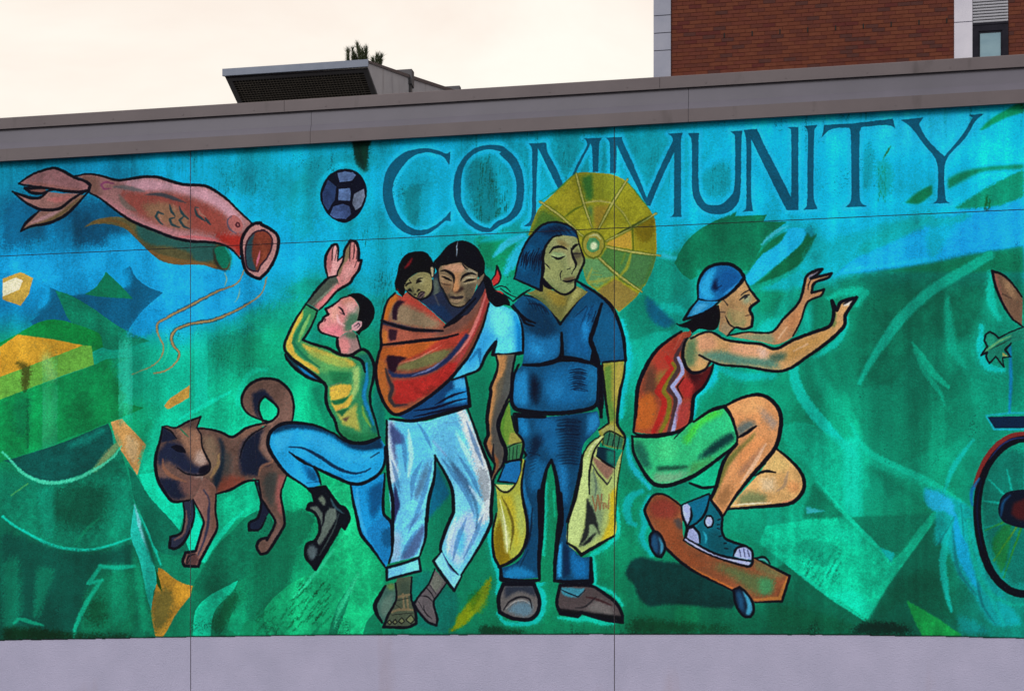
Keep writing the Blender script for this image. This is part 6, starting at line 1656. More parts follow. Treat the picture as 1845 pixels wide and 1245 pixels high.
    F('S 1799 924 1803 898 1816 886 1850 882 1886 890 1900 920 1886 946 1850 952 1812 942', (12, 20, 38))
    S('S 1803 930 1808 905 1820 892', (20, 70, 120), 5, 2, .9)
    F('S 1822 926 1826 906 1850 898 1874 906 1880 924 1866 936 1836 936', (70, 24, 28), soft=1.5)
    who('painted_bicycle', 'mudguard')
    S('S 1860 780 1826 784 1800 798 1779 822 1764 850 1756 875', (132, 36, 34), 8.5, 1, .95, .8, .7, .15, None, True)
    S('S 1764 862 1752 882 1750 900 1752 910', (14, 104, 176), 6, 1.8, .85, .5)
    S('S 1860 788 1828 790 1803 803 1783 827', (50, 60, 150), 2.4, 1, .7)
    who('painted_bicycle', 'rack')
    F('D5 1580 1125 1900 1118 1900 1205 1635 1207', (4, 34, 66), sm=False)
    S('D5 1570 1115 1752 1098 1900 1095', (20, 170, 180), 4, 1.4, .9, .7)
    S('D5 1575 1125 1630 1215 1900 1215', (20, 175, 200), 3.4, 1.2, .9, .7)
    S('D5 1745 620 1750 880 1740 1090', (14, 120, 200), 6, 2, .8, .6)
    H('D5 1600 90 1610 300 1660 420', (0, 180, 160), 14, .8, 5)
    H('D5 1540 470 1530 640 1580 760 1700 790', (0, 190, 180), 13, .9, 4)
    who('painted_ear')
    er = F('D5 1615 75 1690 100 1760 165 1830 260 1830 470 1755 412 1690 305 1640 185', (112, 84, 66))
    F('D5 1620 90 1650 100 1690 280 1740 380 1690 300 1640 185', (140, 84, 76), soft=3, clip=er)
    F('D5 1680 120 1760 180 1800 300 1740 240', (150, 118, 88), soft=4, clip=er)
    S('D5 1690 240 1752 270', (50, 34, 34), 4, 1.5, .8)
    L('D5 1830 470 1755 412 1690 305 1640 185 1615 75 1690 100 1760 165 1830 260', 4.2)
    who('painted_leaf')
    lf = F('D5 1572 530 1600 512 1640 535 1660 560 1752 512 1860 470 1860 560 1752 595 1710 640 1745 690 1690 700 1700 765 1660 735 1640 690 1595 740 1572 690 1580 660 1535 680 1560 640 1580 620 1560 570', (24, 120, 100))
    F('D5 1580 540 1630 550 1640 620 1590 630', (30, 140, 112), soft=3, clip=lf)
    S('D5 1560 660 1650 590 1752 540', (110, 165, 110), 4, 1.4, .8)
    S('D5 1600 640 1700 590 1752 560', (30, 60, 50), 2.4, .9, .9)
    F('D5 1690 660 1730 690 1690 690', (150, 160, 90))
    L('D5 1860 470 1752 512 1660 560 1640 535 1600 512 1572 530 1560 570 1580 620 1535 680 1580 660 1572 690 1595 740 1640 690 1700 765 1690 700 1752 690', 3)
    L('D5 1752 595 1710 640 1745 690', 4)
    CUR[0] = 0


def weather():
    """Wear that belongs to the wall: thin paint on the stucco tooth, runs, mould, faded patches."""
    rn = np.random.default_rng(99)
    w0 = rn.standard_normal((CH + 2, CW + 2)).astype(np.float32)
    fine = (w0[:-2, 1:-1] + w0[2:, 1:-1] + w0[1:-1, :-2] + w0[1:-1, 2:] + 2.2 * w0[1:-1, 1:-1]) / 2.97
    med = (fbm(CW, CH, 6, 5, 310, 3) - .5) * 5
    patch = fbm(CW, CH, 95, 130, 301, 5)
    p2 = fbm(CW, CH, 36, 50, 302, 4)
    runs = fbm(CW, CH, 9, 300, 303, 3)
    runs2 = fbm(CW, CH, 30, 420, 305, 2)
    bare = OWN == 0
    # brush unevenness
    k = np.where(bare, 1.0, .55)
    IMG[:] *= (1 + k * (.15 * (p2 - .5) + .18 * (patch - .5) + .30 * (runs2 - .5) + .10 * (runs - .5)))[..., None]
    # dark pits where the paint missed the stucco's tooth, clustered in worn patches
    worn = np.clip((patch * .5 + p2 * .5 - .53) * 5.5, 0, 1) * np.where(bare, 1.0, .6)
    pits = np.clip((fine * .85 + med * .22 - 1.2 + worn * .9) * .75, 0, 1) * (.06 + .42 * worn)
    IMG[:] = IMG * (1 - pits[..., None] * .85) + np.array((3, 20, 22), np.float32) * (pits[..., None] * .85)
    # pale worn specks and broad pale runs
    pale = np.clip((-fine - 1.6 + worn * .4) * 1.2, 0, 1) * .13
    IMG[:] = IMG * (1 - pale[..., None]) + np.array((150, 215, 200), np.float32) * pale[..., None]
    # mould runs from the coping and along the foot
    yy = (np.arange(CH) + CY0)[:, None].astype(np.float32)
    top = 291 - 101 * (np.arange(CW)[None, :] + CX0 - 22) / 1800.0
    d = np.clip((yy - top) / 120, 0, 1)
    m = np.clip((runs * .6 + p2 * .4 - .57) * 4, 0, 1) * (1 - d) * .62
    foot = np.clip((yy - 1090) / 52, 0, 1) * np.clip((p2 * .7 + runs * .3 - .48) * 5, 0, 1) * .6
    m = np.maximum(m, foot) * np.clip(.5 + fine * .35, 0, 1)
    IMG[:] = IMG * (1 - m[..., None]) + np.array((6, 26, 20), np.float32) * m[..., None]
    IMG[:] *= (1 + .045 * fine + .03 * med * .5)[..., None]
    # the paints are strong: a touch more contrast than they were mixed with
    x = np.clip(IMG / 255.0, 0, 1)
    for k in range(3):                                            # crisp brush edges
        x[..., k] += np.clip(.55 * (x[..., k] - blur(x[..., k], 1)), -.12, .12)
    x = np.clip(x, 0, 1)
    g = x.mean(axis=2, keepdims=True)
    warm = np.clip((x[..., :1] - x[..., 2:]) * 2.2, 0, 1)
    x = x * (1.03 - .03 * warm) + .22 * (x - .47) * x * (1 - .5 * warm)
    x = x + (g - x) * (.03 + .05 * warm)
    royal = np.clip((x[..., 2] - 1.25 * x[..., 1]) * 4, 0, 1)               # the blues lean to teal
    x[..., 2] *= 1 - .07 * royal
    x[..., 1] *= 1 + .07 * royal
    neon = np.clip((np.minimum(x[..., 1], x[..., 2]) - .62) * 3, 0, 1) * np.clip((.45 - x[..., 0]) * 4, 0, 1)
    x[..., 1] -= .13 * neon                                                 # chalked cyan
    x[..., 2] -= .05 * neon
    x[..., 0] += .05 * neon
    IMG[:] = 255 * np.clip(x, 0, 1)

# ---------------------------------------------------------------- ground
asph = grain(mat('asphalt', (.05, .05, .05, 1), .95), (.045, .045, .047), (.065, .065, .066), 9, bump=.4, bscale=60)
conc = grain(mat('pavement_concrete', (.3, .3, .3, 1), .9), (.26, .26, .255), (.34, .335, .33), 5, bump=.3, bscale=70)
bm = bmesh.new()
bmesh.ops.create_circle(bm, cap_ends=True, segments=64, radius=900)
structure('ground', bm, asph)
bm = bmesh.new()
x = -30.0
while x < 30:
    box_bm(bm, x + .004, x + 1.496, -2.4, -.001, .0, .12)
    x += 1.5
structure('pavement', bm, conc)
bm = bmesh.new()
box_bm(bm, -30, 30, -2.56, -2.404, 0, .125)
structure('kerb', bm, conc)

# ---------------------------------------------------------------- the building that carries the mural
Z_TOP = on_plane(922.5, 159.5).z
Z_F1 = on_plane(922.5, 181).z
Z_B0 = on_plane(922.5, 219.5).z
Z_B1 = on_plane(922.5, 242.5).z
Z_MT = Z_B1 + .012                                       # head of the painted field, tucked under the drip edge
Z_J = on_plane(922.5, 420).z
XJ1, XJ2 = on_plane(343.5, 700).x, on_plane(1107, 700).x
PW = XJ2 - XJ1
XJ = [XJ1 + PW * k for k in range(-3, 6)]
XL, XR = XJ[0], XJ[-1]
JG = .0032                                               # half a joint

base_paint = mat('base_wall_paint', albedo((150, 145, 172)), .85, .2)
grain(base_paint, albedo((153, 149, 171)), albedo((165, 159, 182)), 2.2, (1, 1, 1), .75, 80, (albedo((146, 124, 126)), .62, (2.6, 1, .5), .4), bdist=.011)
seal = mat('joint_sealant', (.05, .04, .04, 1), .95, .1)
cop_a = albedo((84, 73, 77))
coping_m = mat('coping_metal', cop_a, .55, .4)
grain(coping_m, albedo((79, 68, 72)), albedo((89, 78, 81)), 2.2, (1, 1, 1), .06, 20, (albedo((48, 38, 40)), .63, (7, 7, 1.6), .6))
cop_mid = mat('coping_metal_skylit', albedo((83, 79, 90)), .5, .45)  # same metal; the sky's bluish reflection on this band is put into its colour
grain(cop_mid, albedo((79, 75, 86)), albedo((88, 83, 95)), 1.8, (1, 1, 1), .05, 20, (albedo((66, 62, 72)), .68, (6, 6, 1.4), .4))
roof_m = grain(mat('roof_membrane', (.2, .2, .2, 1), .9), (.16, .16, .16), (.22, .22, .215), 2)

bld = thing('mural_building', 'low flat-roofed building with a mauve metal coping above the painted wall', 'building')
for k in range(len(XJ) - 1):
    x0, x1 = XJ[k] + JG, XJ[k + 1] - JG
    box('wall_panel', base_paint, bld, x0, x1, 0, .17, 0, Z_J - JG)
    box('wall_panel', base_paint, bld, x0, x1, 0, .17, Z_J + JG, Z_TOP - .06)
box('joint_sealant', seal, bld, XL, XR, .005, .15, .01, Z_TOP - .08).location.y = 0
# the sealant sheet sits inside the panels' thickness; only its edge shows in the open joints
box('side_wall', base_paint, bld, XL - .2, XL - .002, 0, 16, 0, Z_TOP - .06)
box('side_wall', base_paint, bld, XR + .002, XR + .2, 0, 16, 0, Z_TOP - .06)
box('rear_wall', base_paint, bld, XL - .2, XR + .2, 16.002, 16.2, 0, Z_TOP - .06)
box('roof', roof_m, bld, XL + .01, XR - .01, .18, 15.99, Z_TOP - .62, Z_TOP - .45)
# coping: an upper fascia, a recessed band that kicks out, a lower fascia with a drip
x_f, x_c = on_plane(516, 170).x, on_plane(563, 230).x
PL = on_plane(1190, 140).x - x_f
k0 = -4
for k in range(k0, 7):
    a, b = x_f + PL * k + .0015, x_f + PL * (k + 1) - .0015
    prism('fascia_cap', coping_m, bld, [(-.056, Z_F1), (-.056, Z_TOP - .006), (-.050, Z_TOP), (.30, Z_TOP + .012), (.30, Z_TOP - .05), (.19, Z_TOP - .05), (-.03, Z_TOP - .05), (-.042, Z_F1 + .012), (-.046, Z_F1)], a, b)
    a, b = x_c + PL * k + .0015, x_c + PL * (k + 1) - .0015
    zc = Z_B0 + .058
    prism('coping_band', cop_mid, bld, [(-.032, Z_TOP - .055), (-.032, zc), (-.058, Z_B0 + .001), (-.045, Z_B0 + .001), (-.012, zc - .02), (-.012, Z_TOP - .055)], a, b)
    prism('drip_fascia', coping_m, bld, [(-.061, Z_B0), (-.061, Z_B1 + .006), (-.064, Z_B1), (-.052, Z_B1), (-.052, Z_B1 + .012), (-.004, Z_B1 + .012), (-.004, Z_B1 + .03), (-.050, Z_B1 + .03), (-.050, Z_B0)], a, b)

bm = bmesh.new()
x = XL + .1
while x < XR:
    box_bm(bm, x, x + .011, -.0585, -.0555, Z_F1 + .022, Z_F1 + .033)
    box_bm(bm, x + .21, x + .221, -.0635, -.0605, Z_B1 + .030, Z_B1 + .041)
    x += .61
fx = obj('fixing', bm, coping_m, bld)
fx['kind'] = 'stuff'

# ---------------------------------------------------------------- the mural
paint_background()
paint_figures()
weather()
base_v = np.interp(np.arange(CW) + CX0, [-330, 22, 190, 345, 600, 1100, 1500, 1700, 1822, 2210], [1160, 1152.5, 1150, 1147, 1143.5, 1142, 1143, 1146, 1149, 1158])
_foot = base_v + .8 * (fbm(CW, 1, 22, 1, 77, 2)[0] - .5)
OWN[(np.arange(CH)[:, None] + CY0) > _foot[None, :]] = -1
_edge = np.clip(1 - (_foot[None, :] - (np.arange(CH)[:, None] + CY0)) / 3.2, 0, 1) * .9
IMG[:] = IMG * (1 - _edge[..., None]) + np.array((16, 24, 20), np.float32) * _edge[..., None]

TX0, TX1 = on_plane(-300, 700).x, on_plane(2170, 700).x
TZ0, TZ1 = on_plane(922.5, 1150).z - .03, Z_MT
STEP = .0042
TW, TH = int((TX1 - TX0) / STEP), int((TZ1 - TZ0) / STEP)


def canvas_uv(X, Z):
    rx, ry = X - CXW, DW
    d = -sP * rx + cP * ry
    return UC + FPX * (cP * rx + sP * ry) / d - CX0, VH - FPX * (Z - EYE) / d - CY0


Xs = TX0 + (np.arange(TW) + .5) / TW * (TX1 - TX0)
Zs = TZ0 + (np.arange(TH) + .5) / TH * (TZ1 - TZ0)
U, V = canvas_uv(Xs[None, :], Zs[:, None])
U = np.broadcast_to(U, V.shape)
wx = (vnoise(TW, TH, 5, 5, 501) + .6 * vnoise(TW, TH, 2, 2, 502) - .8) * .8     # a hand never draws a clean edge
wz = (vnoise(TW, TH, 5, 5, 503) + .6 * vnoise(TW, TH, 2, 2, 504) - .8) * .8
u, v = np.clip(U + wx - .5, 0, CW - 1.01), np.clip(V + wz - .5, 0, CH - 1.01)
ui, vi = u.astype(int), v.astype(int)
fu, fv = (u - ui)[..., None], (v - vi)[..., None]
tex = (IMG[vi, ui] * (1 - fu) + IMG[vi, ui + 1] * fu) * (1 - fv) + (IMG[vi + 1, ui] * (1 - fu) + IMG[vi + 1, ui + 1] * fu) * fv
tex = np.clip(lin(np.clip(tex, 0, 255)) / LIGHT, 0.004, .88).astype(np.float32)
buf = np.ones((TH, TW, 4), np.float32)
buf[..., :3] = np.where(tex <= .0031308, tex * 12.92, 1.055 * tex ** (1 / 2.4) - .055)
img = bpy.data.images.new('mural_paint', TW, TH, alpha=False, float_buffer=False)
img.colorspace_settings.name = 'sRGB'
img.pixels.foreach_set(buf.ravel())
img.update()
img.pack()

mur_m = mat('mural_paint', (.2, .4, .4, 1), .85, .06)
nt = mur_m.node_tree
ti = nt.nodes.new('ShaderNodeTexImage')
ti.image = img
ti.extension = 'EXTEND'
uvn = nt.nodes.new('ShaderNodeUVMap')
uvn.uv_map = 'wall'
nt.links.new(uvn.outputs[0], ti.inputs['Vector'])
nt.links.new(ti.outputs['Color'], nt.nodes['Principled BSDF'].inputs['Base Color'])
gp = nt.nodes.new('ShaderNodeNewGeometry')
tn = nt.nodes.new('ShaderNodeTexNoise')
tn.inputs['Scale'].default_value = 66
tn.inputs['Detail'].default_value = 4
tn.inputs['Roughness'].default_value = .65
nt.links.new(gp.outputs['Position'], tn.inputs['Vector'])
bp = nt.nodes.new('ShaderNodeBump')
bp.inputs['Strength'].default_value = .8
bp.inputs['Distance'].default_value = .008
nt.links.new(tn.outputs['Fac'], bp.inputs['Height'])
nt.links.new(bp.outputs[0], nt.nodes['Principled BSDF'].inputs['Normal'])

# the paint film, cut panel by panel at the joints and figure by figure: one flat mosaic, no piece over another
CELL = .0085
film = {}
for k in range(len(XJ) - 1):
    px0, px1 = max(XJ[k] + JG, TX0), min(XJ[k + 1] - JG, TX1)
    if px1 - px0 < .01:
        continue
    for zi, pz0, pz1, cz_ in ((0, TZ0, TZ0 + .085, .0012), (0, TZ0 + .085, Z_J - JG, CELL), (1, Z_J + JG, TZ1, CELL)):
        nx, nz_ = int(math.ceil((px1 - px0) / CELL)), int(math.ceil((pz1 - pz0) / cz_))
        xe, ze = np.linspace(px0, px1, nx + 1), np.linspace(pz0, pz1, nz_ + 1)
        xc, zc_ = (xe[:-1] + xe[1:]) / 2, (ze[:-1] + ze[1:]) / 2
        cu, cv = canvas_uv(xc[None, :], zc_[:, None])
        cu = np.broadcast_to(cu, cv.shape)
        ids = OWN[np.clip(cv, 0, CH - 1).astype(int), np.clip(cu, 0, CW - 1).astype(int)].astype(int)
        for r in range(nz_):
            row = ids[r]
            cut = np.flatnonzero(np.diff(row)) + 1
            st = np.concatenate([[0], cut])
            en = np.concatenate([cut, [nx]])
            for a, b in zip(st, en):
                i = row[a]
                if i < 0:
                    continue
                key = (i, k * 2 + zi) if i == 0 else (i, -1)
                film.setdefault(key, []).append((xe[a], xe[b], ze[r], ze[r + 1]))
YF = -.0025


def film_mesh(name, quads):
    q = np.array(quads, np.float64)
    n = len(q)
    co = np.empty((n, 4, 3))
    co[:, :, 1] = YF
    co[:, 0, 0] = co[:, 3, 0] = q[:, 0]
    co[:, 1, 0] = co[:, 2, 0] = q[:, 1]
    co[:, 0, 2] = co[:, 1, 2] = q[:, 2]
    co[:, 2, 2] = co[:, 3, 2] = q[:, 3]
    me = bpy.data.meshes.new(name)
    me.vertices.add(n * 4)
    me.vertices.foreach_set('co', co.ravel())
    me.loops.add(n * 4)
    me.loops.foreach_set('vertex_index', np.arange(n * 4))
    me.polygons.add(n)
    me.polygons.foreach_set('loop_start', np.arange(n) * 4)
    me.polygons.foreach_set('loop_total', np.full(n, 4))
    uv = me.uv_layers.new(name='wall')
    w = np.empty((n * 4, 2))
    w[:, 0] = (co[:, :, 0].ravel() - TX0) / (TX1 - TX0)
    w[:, 1] = (co[:, :, 2].ravel() - TZ0) / (TZ1 - TZ0)
    uv.data.foreach_set('uv', w.ravel())
    me.update()
    me.validate()
    return me


mural = thing('mural', 'weathered teal street mural lettered COMMUNITY with painted neighbours, dog and skateboarder', 'mural')
PIECE_LABEL = {
    'painted_carp': 'pink carp windsock painted at the upper left', 'painted_ball': 'blue and black ball painted above raised hands',
    'painted_umbrella': 'ochre paper umbrella painted behind the woman in blue', 'painted_dog': 'brown curl-tailed dog painted on the green ground',
    'painted_boy': 'boy in a green and yellow sweater painted with raised hands', 'painted_mother': 'woman with a rust shawl and white trousers painted in the middle',
    'painted_child': 'child with dark hair carried in the painted rust shawl', 'painted_shopper': 'woman in dark blue painted holding two shopping bags',
    'painted_skateboarder': 'crouching skateboarder in a blue cap and red vest', 'painted_skateboard': 'brown skateboard painted under a teal shoe',
    'painted_bicycle': 'red mudguard and black wheel painted at the right end', 'painted_bowl': 'teal bowl shape painted at the lower left',
    'painted_cone': 'yellow cone painted below the dog', 'painted_roof': 'orange and lime roof shape painted at the left end',
    'painted_ear': 'brown animal ear painted at the right end', 'painted_leaf': 'outlined star leaf painted above the bicycle'}
figs = {}
letters_ = iter('COMMUNITY')
for (i, pk), quads in sorted(film.items()):
    fig, piece = OWNERS[i]
    if i == 0:
        obj('painted_ground', film_mesh('painted_ground', quads), mur_m, mural)
        continue
    if fig in ('painted_letter', 'painted_shard'):
        if piece:
            obj(piece, film_mesh(piece, quads), mur_m, last)
            continue
        last = o = obj(fig, film_mesh(fig, quads), mur_m, mural)
        if fig == 'painted_letter':
            o['label'] = 'dark teal capital letter ' + next(letters_)
        continue
    if piece is None:
        if fig in figs and figs[fig].type == 'MESH':
            o = obj('outline', film_mesh('outline', quads), mur_m, figs[fig])
        else:
            figs[fig] = obj(fig, film_mesh(fig, quads), mur_m, mural)
            if fig in PIECE_LABEL:
                figs[fig]['label'] = PIECE_LABEL[fig]
        continue
    if fig not in figs:
        e = bpy.data.objects.new(fig, None)
        COL.objects.link(e)
        e.parent = mural
        e.empty_display_size = .2
        e['label'] = PIECE_LABEL.get(fig, fig.replace('_', ' '))
        figs[fig] = e
    obj(piece, film_mesh(piece, quads), mur_m, figs[fig])

# ---------------------------------------------------------------- exhaust hood on the roof
hood_m = mat('galvanised_sheet', albedo((140, 138, 144)), .5, .4, .0)
grain(hood_m, albedo((132, 130, 137)), albedo((150, 147, 152)), 3, (1, 1, 1), .05, 30, (albedo((70, 62, 60)), .6, (9, 9, 1.2), .6))
lip_m = mat('hood_lip_metal', albedo((98, 106, 124)), .5, .4)
grain(lip_m, albedo((90, 98, 116)), albedo((108, 114, 130)), 4)
wire_m = mat('wire_mesh', (.11, .10, .09, 1), .6, .4)
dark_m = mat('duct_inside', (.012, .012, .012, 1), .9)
frm0 = mat('roof_trim_paint', albedo((70, 60, 62)), .6, .3)
YH = 2.0
A, B = on_plane(404, 125, YH), on_plane(662, 111, YH)
xl, xr, zt = A.x, B.x, (A.z + B.z) / 2
zr = Z_TOP - .45
y2 = depth_at(xr, 748)
z2 = on_plane(748, 140, y2).z
y3 = depth_at(xr, 833)
z3 = on_plane(833, 168, y3).z
hood = thing('exhaust_hood', 'grey sheet-metal exhaust hood with wire mesh mouth on the roof', 'vent hood', ((xl + xr) / 2, YH + 1, zr))
hx, hy, hz = hood.location
LIPH = .062
run = .62
_yB = depth_at(xl, 429)
_zB = on_plane(429, 192, _yB).z
yb, zb = YH + .03 + (_yB - YH) * 1.7, zt - LIPH + (_zB - zt + LIPH) * 1.7
print('hood', xl, xr, zt, _yB, _zB, yb, zb, zr)
prof = [(YH, zt), (YH, zt - LIPH), (YH + .03, zt - LIPH), (yb + .03, zb), (yb + .03, zr), (y3, zr), (y3, z3), (y2, z2)]
prof = [(p - hy, q - hz) for p, q in prof]
w = .006
# two cheeks, the top sheet and the back are separate sheets round a dark throat
for name, a, b in (('side_panel', xl, xl + w), ('side_panel', xr - w, xr)):
    prism(name, hood_m, hood, prof, a - hx, b - hx)
prism('top_sheet', hood_m, hood, [(YH + .004 - hy, zt - .006 - hz), (y2 - hy, z2 - .006 - hz), (y3 - hy, z3 - .006 - hz), (y3 - hy, z3 - .012 - hz), (y2 - hy, z2 - .012 - hz), (YH + .004 - hy, zt - .012 - hz)], xl + w - hx, xr - w - hx)
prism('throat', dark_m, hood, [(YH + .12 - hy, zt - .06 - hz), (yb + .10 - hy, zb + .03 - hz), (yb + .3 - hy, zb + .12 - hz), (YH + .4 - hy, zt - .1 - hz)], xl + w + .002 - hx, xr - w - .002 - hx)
prism('roof_trim', frm0, hood, [(YH + .01 - hy, zt + .002 - hz), (YH + .01 - hy, zt - .02 - hz), (y2 - hy, z2 - .03 - hz), (y3 - hy, z3 - .03 - hz), (y3 - hy, z3 + .004 - hz), (y2 - hy, z2 + .004 - hz)], xr + .001 - hx, xr + .014 - hx)
box('front_lip', lip_m, hood, xl - .012 - hx, xr + .012 - hx, YH - .02 - hy, YH - .001 - hy, zt - LIPH - hz, zt + .004 - hz)
# grille on the slanted mouth
g0, g1 = Vector((0, YH + .035 - hy, zt - LIPH - .004 - hz)), Vector((0, yb - .0 - hy, zb - hz))
gd = (g1 - g0).normalized()
gl = (g1 - g0).length
gn = gd.cross(Vector((1, 0, 0))).normalized()
if gn.y > 0:
    gn = -gn


def slab(bm, x0, x1, s0, s1, t0, t1):
    vv = []
    for t in (t0, t1):
        for xx, ss in ((x0, s0), (x1, s0), (x1, s1), (x0, s1)):
            p = g0 + gd * ss + gn * t
            vv.append(bm.verts.new((xx, p.y, p.z)))
    for f in ((0, 1, 2, 3), (7, 6, 5, 4), (0, 4, 5, 1), (1, 5, 6, 2), (2, 6, 7, 3), (3, 7, 4, 0)):
        bm.faces.new([vv[q] for q in f])


fx0, fx1 = xl + w - hx, xr - w - hx
bm = bmesh.new()
for a, b, c, d in ((fx0, fx1, .001, .035), (fx0, fx1, gl - .05, gl), (fx0, fx0 + .05, .036, gl - .051), (fx1 - .05, fx1, .036, gl - .051)):
    slab(bm, a, b, c, d, -.008, .01)
bmesh.ops.recalc_face_normals(bm, faces=bm.faces[:])
frm = mat('hood_frame_metal', albedo((64, 62, 66)), .6, .35)
obj('mouth_frame', bm, frm, hood)
bm = bmesh.new()
PIT = .030
n = int((fx1 - fx0 - .1) / PIT)
for i in range(1, n):
    slab(bm, fx0 + .05 + i * PIT, fx0 + .05 + i * PIT + .0042, .036, gl - .051, 0, .004)
n = int((gl - .1) / PIT)
for i in range(1, n):
    slab(bm, fx0 + .05, fx1 - .05, .036 + i * PIT, .036 + i * PIT + .0042, .0045, .0085)
bmesh.ops.recalc_face_normals(bm, faces=bm.faces[:])
o = obj('wire_grille', bm, wire_m, hood)
o['kind'] = 'stuff'
for uu, vtop, wd in ((738, 128, .10), (824, 157, .08)):
    yy = depth_at(xr, uu)
    zz = on_plane(uu, vtop, yy).z
    zlow = np.interp(yy, [YH, y2, y3], [zt, z2, z3])
    prism('flange', frm, hood, [(yy - wd * .5 - hy, zlow - .10 - hz), (yy + wd * .5 - hy, zlow - .12 - hz), (yy + wd * .5 - hy, max(zz, zlow + .03) - hz), (yy - wd * .5 - hy, max(zz, zlow + .03) - hz)], xl - .02 - hx, xr + .035 - hx)
    prism('seam_strip', frm, hood, [(yy - wd * .32 - hy, zr - hz), (yy + wd * .32 - hy, zr - hz), (yy + wd * .32 - hy, zlow - .12 - hz), (yy - wd * .32 - hy, zlow - .10 - hz)], xr + .001 - hx, xr + .02 - hx)

# ---------------------------------------------------------------- conifer behind the hood
bark = grain(mat('bark', (.06, .045, .035, 1), .95), (.05, .04, .03), (.09, .07, .055), 20, (1, 1, .2), .5, 30)
leaf_m = grain(mat('conifer_needles', (.035, .05, .025, 1), .75, .2), (.022, .034, .018), (.06, .075, .035), 4)
YT = 31.0
tops = [(646, 80, .32), (659, 86, .28), (629, 88, .26), (637, 98, .2), (671, 104, .2), (682, 100, .24), (651, 92, .3)]
c0 = on_plane(650, 104, YT)
tree = thing('conifer', 'dark conifer top with upright needle tufts rising behind the exhaust hood', 'tree', (c0.x, YT, 0))
bm = bmesh.new()
rings = []
for k in range(14):
    z = c0.z * k / 13
    r = .26 * (1 - k / 13) ** .8 + .018
    rings.append([bm.verts.new((r * math.cos(a) + .08 * math.sin(z * .4), r * math.sin(a), z)) for a in np.linspace(0, 2 * math.pi, 8, endpoint=False)])
for k in range(13):
    for i in range(8):
        bm.faces.new((rings[k][i], rings[k][(i + 1) % 8], rings[k + 1][(i + 1) % 8], rings[k + 1][i]))
obj('trunk', bm, bark, tree)
rt = np.random.default_rng(3)
verts, faces = [], []


def needle(p, d, ln, wd):
    d = d / np.linalg.norm(d)
    s = np.cross(d, rt.standard_normal(3))
    s = s / (np.linalg.norm(s) + 1e-6) * wd
    b = len(verts)
    verts.extend([p - s, p + s, p + d * ln])
    faces.append((b, b + 1, b + 2))


def shoot(p0, d, ln, n, nl):
    d = d / np.linalg.norm(d)
    b = len(verts)
    s = np.cross(d, (0.3, .9, .1))
    s = s / np.linalg.norm(s)
    s2 = np.cross(d, s)
    for a in (0, 2.1, 4.2):
        verts.append(p0 + (s * math.cos(a) + s2 * math.sin(a)) * .012)
    verts.append(p0 + d * ln)
    faces.extend([(b, b + 1, b + 3), (b + 1, b + 2, b + 3), (b + 2, b, b + 3)])
    for i in range(n):
        t = rt.random()
        q = p0 + d * ln * t
        dirn = d * (.75 + .5 * rt.random()) + rt.standard_normal(3) * .38
        needle(q, dirn, nl * (.6 + .6 * rt.random()), .0075)


base = np.array((c0.x, YT, 0.0))
for uu, vv, ln in tops:
    P = np.array(on_plane(uu, vv, YT + rt.normal() * .12)) - base
    ln2 = ln * 1.5
    d = np.array((rt.normal() * .06, rt.normal() * .06, 1.0))
    for k in range(3):
        off = np.array((rt.normal() * .035, rt.normal() * .06, -.04 * k))
        shoot(P - d * ln2 + off, d + rt.standard_normal(3) * .05, ln2, 170, .16)
    # the limb that carries the tuft
    q0 = np.array((.08 * math.sin(c0.z * .4), 0, c0.z - .9 - rt.random() * .4))
    q1 = P - d * ln2
    for t in np.linspace(0, .95, 8):
        shoot(q0 + (q1 - q0) * t, (q1 - q0) + np.array((0, 0, .25)), np.linalg.norm(q1 - q0) / 6, 40, .15)
for z in np.arange(5.0, c0.z - .8, .42):                   # whorls further down
    R = .7 + (c0.z - z) * .26
    for k in range(7):
        a = rt.random() * 6.28
        dr = np.array((math.cos(a), math.sin(a), .1 + .25 * rt.random()))
        for t in np.linspace(.15, .9, 6):
            shoot(np.array((0, 0, z)) + dr * R * t, dr + np.array((0, 0, .5)) + rt.standard_normal(3) * .3, R * .22, 14, .22)
me = bpy.data.meshes.new('crown')
me.from_pydata([tuple(p) for p in verts], [], faces)
obj('crown', me, leaf_m, tree)

# ---------------------------------------------------------------- brick building further back
YB = 19.3
P0, P1 = on_plane(1210, 80, YB), on_plane(1719, 80, YB)
P2, P3 = on_plane(1752, 80, YB), on_plane(1816.5, 80, YB)
PE = on_plane(1178, 80, YB)
TOPZ, FOOT = 19.5, 0.0
bb = thing('brick_building', 'red brick building with pale corner panels and a window behind the coping', 'building', (P0.x, YB, 0))
ox, oy = P0.x, YB
mort = grain(mat('mortar', albedo((88, 46, 36)), .95, .05), albedo((84, 44, 35)), albedo((98, 52, 40)), 8)
precast = mat('precast_panel', albedo((136, 136, 149)), .8, .25)
grain(precast, albedo((129, 130, 144)), albedo((146, 145, 156)), 1.6, (1, 1, 1), .2, 40)
precast_b = mat('precast_panel_pale', albedo((186, 180, 189)), .8, .25)
grain(precast_b, albedo((178, 173, 183)), albedo((196, 190, 198)), 1.6, (1, 1, 1), .2, 40)
brick_ms = []
for nm, c1, c2 in (('brick_orange', (112, 60, 44), (122, 67, 49)), ('brick_red', (105, 54, 44), (115, 61, 48)), ('brick_brown', (97, 52, 43), (107, 58, 48)),
                   ('brick_rust', (107, 56, 42), (117, 63, 46)), ('brick_dark', (84, 51, 47), (94, 57, 51)), ('brick_plum', (94, 45, 42), (104, 52, 46))):
    c1, c2 = [tuple(.80 * q + .04 * sum(w_) / 3 for q in w_) for w_ in (c1, c2)]
    brick_ms.append(grain(mat(nm, albedo(c1), .9, .05), albedo(c1), albedo(c2), 14, bump=.3, bscale=60))
BL, BH, MJ = .2365, .0755, .009
XE = on_plane(1900, 80, YB).x
